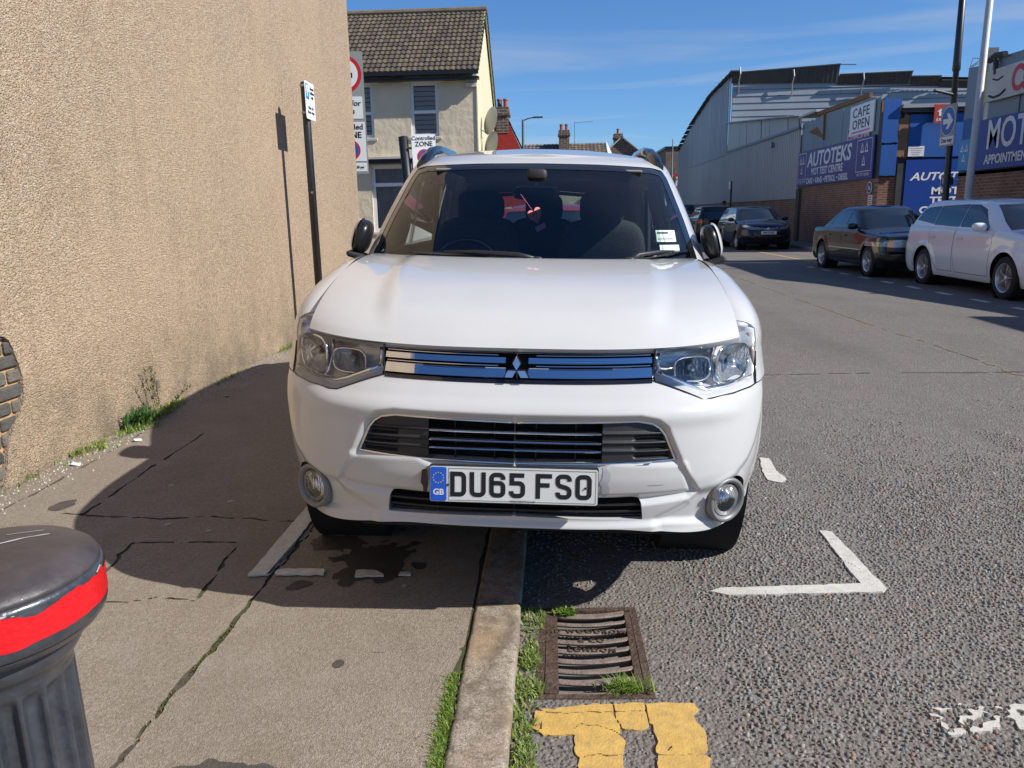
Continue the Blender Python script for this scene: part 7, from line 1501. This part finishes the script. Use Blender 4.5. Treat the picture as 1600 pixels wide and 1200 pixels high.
# ------------------------------------------------------------------ other parked cars
def deck(name, T, y0, y1, crown, m_, parent, na=20, inner=.006, prof=None):
    n = T.shape[0]; hc = n//2+1; r = T[:hc]; r = r[(r[:, 1] >= y0) & (r[:, 1] <= y1)]; r = r[np.argsort(r[:, 1])]; a = np.linspace(-1, 1, na); G = np.zeros((len(r), na, 3))
    for j, t in enumerate(a): G[:, j, 0] = (r[:, 0]-inner)*t; G[:, j, 1] = r[:, 1]; G[:, j, 2] = r[:, 2]+crown*np.clip(r[:, 0]/r[:, 0].max(), 0, 1)*(1-np.abs(t)**2.2)
    N = grid_normals(G); N[N[..., 2] < 0] *= -1; N[0] = N[1] = N[2]; return part(name, flatg(G, N), grid_faces(len(r), na), m_, parent)
def build_car(name, label, spec, loc, rz, paint, nsp=5, wstyle=0, group=None):
    c = Car(spec); root = empty(name, loc, (0, 0, rz)); tag(root, label, 'car', group); L = c.L
    P = c.lower(nf=46, ns=90, nz=44, nphi=10); P = flare(P, c.ARCH, c.AR); N = grid_normals(P, True); V = flatg(P, N); F = grid_faces(P.shape[0], P.shape[1], True); T = P[:, -1]; V0, F0 = V, F
    ax = lambda Q: np.abs(Q[:, 0])
    for nm, poly, m_, front, off in c.CUTS:
        fn = lambda Q: np.where((Q[:, 1] < 1.0) if front else (Q[:, 1] > L-c.TLY), sdf_poly(ax(Q), Q[:, 2], poly), .5)
        for sg in ((-1, 1) if min(p[0] for p in poly) > .01 else (0,)):
            pv_, pf, _ = clip(V0, F0, np.where((np.sign(V0[:, 0]) == sg) | (sg == 0), -fn(V0), -.5)); part(nm, pv_, pf, m_, root, off=off)
        V, F, _ = clip(V, F, fn(V)-.002)
    for yc_, zc_ in c.ARCH:
        V, F, ct = clip(V, F, np.hypot(V[:, 1]-yc_, V[:, 2]-zc_)-c.AR)
    for D_ in c.DOORS:
        cc = sdf_poly(V[:, 1], V[:, 2], D_); side = np.abs(V[:, 0]) > .5; ymax = max(p[0] for p in D_)
        for sg in (-1, 1):
            dv, df, _ = clip(V, F, np.where(side & (np.sign(V[:, 0]) == sg), -cc-.004, -.5)); d = part('door', dv, df, paint, root)
            if d:
                hz_ = c.HZ; xh = float(pch(np.array(min(hz_, c.zs)), c.Z, c.W)); MB().tube([(sg*(xh-.01), ymax-.30, hz_), (sg*(xh+.028), ymax-.27, hz_), (sg*(xh+.028), ymax-.15, hz_), (sg*(xh-.01), ymax-.12, hz_)], .012, 6).build('door_handle', paint if not c.CHR else BRIGHT, d, smooth=True)
        V, F, _ = clip(V, F, np.where(side, cc-.004, .5))
    body = part('body', V, F, paint, root)
    deck('bonnet', T, -.1, c.COWL, c.BCR, paint, root)
    if c.BOOT: deck('boot_lid', T, c.BOOT, L+.1, .03, paint, root)
    G, hc = c.upper(36, 60, 26)
    car_windows(c, G, hc, root, paint, TINT, [(n_, f_, p_, TINT, .018) for n_, f_, p_ in c.WIN]); roof(c, G, paint, root, 20)
    for yc_, zc_ in c.ARCH:
        for sg in (-1, 1):
            wheel(root, sg*(c.TW), yc_, c.WR, c.WR, .205, sg, nsp, wstyle); o = MB().lathe([(c.AR+.01, 0), (c.AR+.01, -sg*.28), (.02, -sg*.28)], 32, axis='x', cap=False).build('wheel_arch_liner', VOID, root); o.location = (sg*(c.TW+.09), yc_, zc_)
    wmax = max(c.W); MB().box(-wmax+.12, wmax-.12, .35, L-.3, .20, .30).box(-.5, .5, .4, L-.4, .3, .62).build('underbody', UNDER, root)
    for sg in (-1, 1):
        mm = empty('door_mirror', (sg*(wmax+.05), c.MY, c.MZ), (0, 0, R(sg*8)), root); sq_ell('housing', (0, 0, 0), (.105, .07, .068), paint, mm, .7, .7, 20); MB().beam((-sg*.14, .03, -.03), (0, .02, -.03), .05, .035).build('stalk', GLOSSB, mm); sq_ell('glass', (0, .028, 0), (.092, .05, .056), GLOSSB, mm, .7, .7, 16)
        if c.TRIM: MB().box(sg*(wmax-.012)-.012, sg*(wmax-.012)+.014, c.TRIM[0], c.TRIM[1], c.TRIM[2], c.TRIM[2]+.022, 0, .004).build('side_trim', BRIGHT, root)
        if c.SILL_: MB().beam((sg*(wmax-.01), c.ARCH[0][0]+.36, .27), (sg*(wmax-.01), c.ARCH[1][0]-.36, .30), .03, .02).build('sill_trim', BRIGHT, root)
    if c.PLATE:
        p = empty('number_plate', (0, c.PLATE[1], c.PLATE[2]), (0, 0, 0), root); plate('plate', -.26, .26, -.055, .055, SIGNW, p, t=.006, rad=.006); text('lettering', c.PLATE[0], .098, SIGNB, p, (0, -.008, 0), bold=.002, sx=.86)
    return root
NAVYP = m_carpaint('dark_blue_paint', (.006, .009, .016), 0, .35); BLACKC = m_carpaint('black_car_paint', (.006, .006, .007), 0, .35); WHITEC = m_carpaint('pearl_white_paint', (.86, .86, .85), .10)
def wagon(L=4.58, W=.885, H=1.47, wb=2.62, plate_=None, hl=None, grille=True):
    k = W/.88; fo = .92; a2 = fo+wb; h = H-1.47
    return dict(L=L, z0=.20, zs=.80, q=2.2, Z=[.18, .26, .36, .50, .62, .70, .80], W=[.80*k, .84*k, .865*k, .88*k, .885*k, .885*k, .875*k], YF=[.10, .04, .02, .0, .015, .04, .10], DF=[.80]*7, PF=[2.5]*7, YR=[L-.10, L-.03, L-.01, L, L, L-.01, L-.03], DR=.45, PR=2.9,
        SY=[.10, .32, .60, .90, 1.15, 1.40, 3.0, L], SX=[.70, .72, .72, .73, .76, .80, .81, .76], SZ=[.80, .875, .935, .975, 1.0, 1.0, 1.02, 1.06], COWL=1.16, BCR=.05, BOOT=None,
        GZ=[.96, 1.02, 1.18, 1.34, 1.42+h, 1.445+h], GW=[.815*k, .80*k, .74*k, .665*k, .61*k, .54*k], GYF=[.86, 1.0, 1.34, 1.68, 1.90, 2.05], GDF=[.55, .53, .5, .48, .46, .42], GP=2.5, GYR=[L-.04, L-.06, L-.16, L-.30, L-.40, L-.48], GDR=[.35]*6, GPR=2.8,
        gdz=lambda y, f: .03*f[None, :]*np.sin(np.clip((y-1.8)/2.4, 0, 1)*np.pi*.7), roofh=lambda y: .02*sstep(1.9, 2.5, y)*sstep(L-.4, L-1, y)+.012, ARCH=[(fo, .335), (a2, .335)], AR=.365, WR=.32, TW=.775*k,
        DOORS=[[(1.42, .30), (2.42, .30), (2.50, .60), (2.50, 1.2), (1.40, 1.2), (1.34, .8)], [(2.52, .30), (3.05, .30), (3.22, .55), (3.38, .80), (3.44, 1.2), (2.52, 1.2)]], HZ=.86, CHR=False,
        WIN=[('windscreen', FRONTW, mirror_poly([(0, .98), (.70*k, .99), (.66*k, 1.12), (.52*k, 1.385+h), (0, 1.405+h)])), ('door_window', SIDEW, [(1.56, 1.03), (2.495, 1.035), (2.495, 1.40+h), (2.20, 1.395+h), (1.95, 1.32)]), ('door_window', SIDEW, [(2.505, 1.035), (3.42, 1.06), (3.43, 1.385+h), (2.505, 1.405+h)]), ('quarter_window', SIDEW, [(3.43, 1.07), (4.15, 1.14), (4.02, 1.33), (3.85, 1.365+h), (3.44, 1.385+h)]), ('rear_window', REARW, mirror_poly([(0, 1.05), (.60, 1.06), (.55, 1.34), (0, 1.36)]))],
        CUTS=[('headlight', hl or [(.36, .72), (.48, .70), (.66, .73), (.80, .80), (.82, .88), (.78, .90), (.60, .83), (.42, .78)], HLOP, True, .004), ('grille', [(0, .72), (.35, .70), (.40, .77), (0, .80)], GLOSSB, True, .015), ('lower_intake', [(0, .28), (.40, .29), (.50, .34), (.44, .46), (0, .46)], VOID, True, .02), ('fog_lamp', [(.60, .36), (.68, .34), (.74, .40), (.70, .46), (.62, .44)], GLOSSB, True, .01), ('tail_light', [(.52, .86), (.95, .84), (.95, .99), (.60, .98)], TAILR, False, .002)],
        MY=1.62, MZ=1.05, TRIM=None, SILL_=False, PLATE=plate_, TLY=.30)
# white estate, nearest on the right
sp = wagon(plate_=('YK14 ZTE', -.012, .56)); sp['SILL_'] = False
est = build_car('estate_car', 'white estate car parked on the right, cut off by the frame edge', sp, (7.56, 10.93, .0), R(-.6), WHITEC, 5, 1)
# dark hybrid facing the camera further back
sp = wagon(4.72, .905, 1.48, 2.70, ('MA10 VLR', -.014, .60)); hyb = build_car('family_car', 'glossy dark blue car facing the camera in front of the brick wall', sp, (7.42, 27.3, 0), R(-1.0), NAVYP, 5, 1)
for z, w_ in ((.765, .40), (.735, .36), (.705, .34)):
    V = [(x, .052+.34*(abs(x)/.8)**2.4+(.9-z)*0-.012, z+.030*(abs(x)/.4)**2-.02) for x in np.linspace(-w_, w_, 15)]; MB().tube(V, .008, 6).build('grille_bar', BRIGHT, hyb, smooth=True)
sq_ell('badge', (0, .022, .735), (.06, .012, .04), BRIGHT, hyb, .7, .7, 16)
# two darker cars behind it
sp = wagon(4.3, .89, 1.56, 2.55); b1 = build_car('hatchback_car', 'black hatchback with red tail lights behind the dark blue car', sp, (7.15, 38.6, 0), R(180), BLACKC, 5, 0)
sp = wagon(4.6, .90, 1.75, 2.7); b2 = build_car('people_carrier', 'tall black people carrier at the far end of the parked row', sp, (7.1, 41.2, 0), 0, BLACKC, 5, 0)
# black saloon
def saloon():
    L = 4.49; return dict(L=L, z0=.20, zs=.72, q=2.4, Z=[.18, .26, .36, .46, .54, .62, .72], W=[.78, .82, .845, .855, .86, .86, .85], YF=[.06, .02, .0, .0, .03, .045, .06], DF=[.55]*7, PF=[3.4]*7, YR=[L-.06, L-.02, L, L, L-.02, L-.03, L-.04], DR=.40, PR=3.4,
        SY=[.06, .14, .50, .90, 1.30, 1.6, 3.4, 3.9, L-.1, L], SX=[.73, .74, .74, .74, .75, .79, .785, .76, .73, .72], SZ=[.775, .80, .855, .895, .925, .935, .95, .955, .93, .90], COWL=1.36, BCR=.045, BOOT=3.72,
        GZ=[.90, .96, 1.10, 1.26, 1.355, 1.385], GW=[.79, .775, .715, .635, .565, .49], GYF=[1.18, 1.30, 1.57, 1.88, 2.10, 2.25], GDF=[.42, .40, .38, .36, .34, .32], GP=2.9, GYR=[4.02, 3.92, 3.68, 3.42, 3.25, 3.10], GDR=[.35]*6, GPR=3.0,
        gdz=lambda y, f: .022*f[None, :]*np.sin(np.clip((y-2.0)/1.4, 0, 1)*np.pi), roofh=lambda y: .014*sstep(2.1, 2.5, y)*sstep(3.3, 3.0, y)+.010, ARCH=[(.83, .325), (3.52, .325)], AR=.355, WR=.315, TW=.755,
        DOORS=[[(1.36, .32), (2.28, .32), (2.34, .60), (2.34, 1.2), (1.34, 1.2), (1.28, .8)], [(2.36, .32), (2.95, .32), (3.12, .50), (3.26, .75), (3.30, 1.2), (2.36, 1.2)]], HZ=.80, CHR=False,
        WIN=[('windscreen', FRONTW, mirror_poly([(0, .93), (.69, .94), (.65, 1.05), (.50, 1.335), (0, 1.350)])), ('door_window', SIDEW, [(1.55, .975), (2.345, .985), (2.345, 1.347), (2.12, 1.340), (1.92, 1.24)]), ('door_window', SIDEW, [(2.355, .985), (3.20, .995), (3.30, 1.05), (3.10, 1.30), (2.95, 1.34), (2.355, 1.35)]), ('rear_window', REARW, mirror_poly([(0, 1.0), (.62, 1.01), (.48, 1.32), (0, 1.33)]))],
        CUTS=[('headlight', [(.40, .615), (.66, .610), (.80, .625), (.81, .70), (.75, .745), (.42, .755)], HLOP, True, .004), ('indicator', [(.805, .62), (.90, .62), (.90, .71), (.815, .71)], mat('indicator_clear', (.50, .42, .30), .15, coat=.8), True, .003), ('grille', [(0, .59), (.30, .60), (.35, .76), (0, .775)], GLOSSB, True, .02), ('lower_intake', [(0, .27), (.45, .28), (.42, .36), (0, .36)], VOID, True, .015), ('tail_light', [(.45, .60), (.95, .60), (.95, .80), (.48, .82)], TAILR, False, .003)],
        MY=1.58, MZ=1.00, TRIM=(1.26, 3.15, .515), SILL_=False, PLATE=('R417 KLB', -.012, .48), TLY=.14)
sal = build_car('saloon_car', 'black four door saloon parked in the shade behind the white estate', saloon(), (7.28, 15.42, 0), R(.2), BLACKC, 5, 0)
P_ = [(-.31, .60), (.31, .60), (.36, .765), (-.36, .765), (-.31, .60)]; MB().tube([(x, .035+.10*(abs(x)/.5)**2, z) for x, z in P_], .012, 6).build('grille_surround', BRIGHT, sal); mb = MB(); [mb.tube([(-.32, .06, z), (.32, .06, z)], .006, 5) for z in (.63, .66, .69, .72)]; mb.build('grille_bars', BRIGHT, sal)
MB().box(-.84, .84, -.005, .10, .52, .545, 0, .006).build('bumper_strip', PLASTIC, sal)
# a car at the kerb seen through the rear window of the white one
sp = wagon(4.2, .87, 1.48, 2.5); redc = build_car('small_car', 'red car parked behind the white SUV, seen only through its glass', sp, (-.10, 9.0, .02), R(0), m_carpaint('red_car_paint', (.35, .015, .02), 0, .35), 5, 0)
# person by the far cars, only head and shoulders in view
def person():
    me = bpy.data.meshes.new('person'); jt = [((0, 0, .95), .15), ((0, 0, 1.15), .14), ((0, 0, 1.38), .16), ((0, .0, 1.50), .06), ((0, -.02, 1.60), .085), ((0, -.02, 1.72), .085), ((.19, 0, 1.40), .065), ((.25, .02, 1.15), .05), ((.24, -.05, .92), .04), ((-.19, 0, 1.40), .065), ((-.25, .02, 1.15), .05), ((-.24, -.05, .92), .04), ((.10, 0, .88), .10), ((.11, 0, .48), .065), ((.12, .02, .06), .05), ((.12, -.12, .03), .04), ((-.10, 0, .88), .10), ((-.11, 0, .48), .065), ((-.12, .02, .06), .05), ((-.12, -.12, .03), .04)]
    ed = [(0, 1), (1, 2), (2, 3), (3, 4), (4, 5), (2, 6), (6, 7), (7, 8), (2, 9), (9, 10), (10, 11), (0, 12), (12, 13), (13, 14), (14, 15), (0, 16), (16, 17), (17, 18), (18, 19)]
    me.from_pydata([j[0] for j in jt], ed, []); o = bpy.data.objects.new('person', me); link(o); o.location = (9.35, 43.5, .08)
    md = o.modifiers.new('skin', 'SKIN'); 
    for v, (_, r) in zip(me.skin_vertices[0].data if me.skin_vertices else [], jt): v.radius = (r, r)
    if me.skin_vertices: me.skin_vertices[0].data[0].use_root = True
    o.modifiers.new('sub', 'SUBSURF').levels = 2; me.materials.append(mat('blue_jacket', (.03, .06, .14), .8))
    ev = o.evaluated_get(bpy.context.evaluated_depsgraph_get()); m2 = bpy.data.meshes.new_from_object(ev); o.modifiers.clear(); o.data = m2; m2.polygons.foreach_set('use_smooth', np.ones(len(m2.polygons), bool))
    sk = mat('skin', (.30, .18, .12), .6); tr = mat('dark_trousers', (.02, .02, .025), .9); m2.materials.append(sk); m2.materials.append(tr)
    for p in m2.polygons:
        z = p.center.z
        if z > 1.50: p.material_index = 1
        elif z < .9 and abs(p.center.x) < .22: p.material_index = 2
    sq_ell('hair', (0, .005, 1.715), (.105, .115, .10), mat('hair', (.012, .010, .010), .7), o, .9, .9, 18)
    tag(o, 'person in a blue top behind the far parked cars, only head and shoulders showing', 'person')
person()
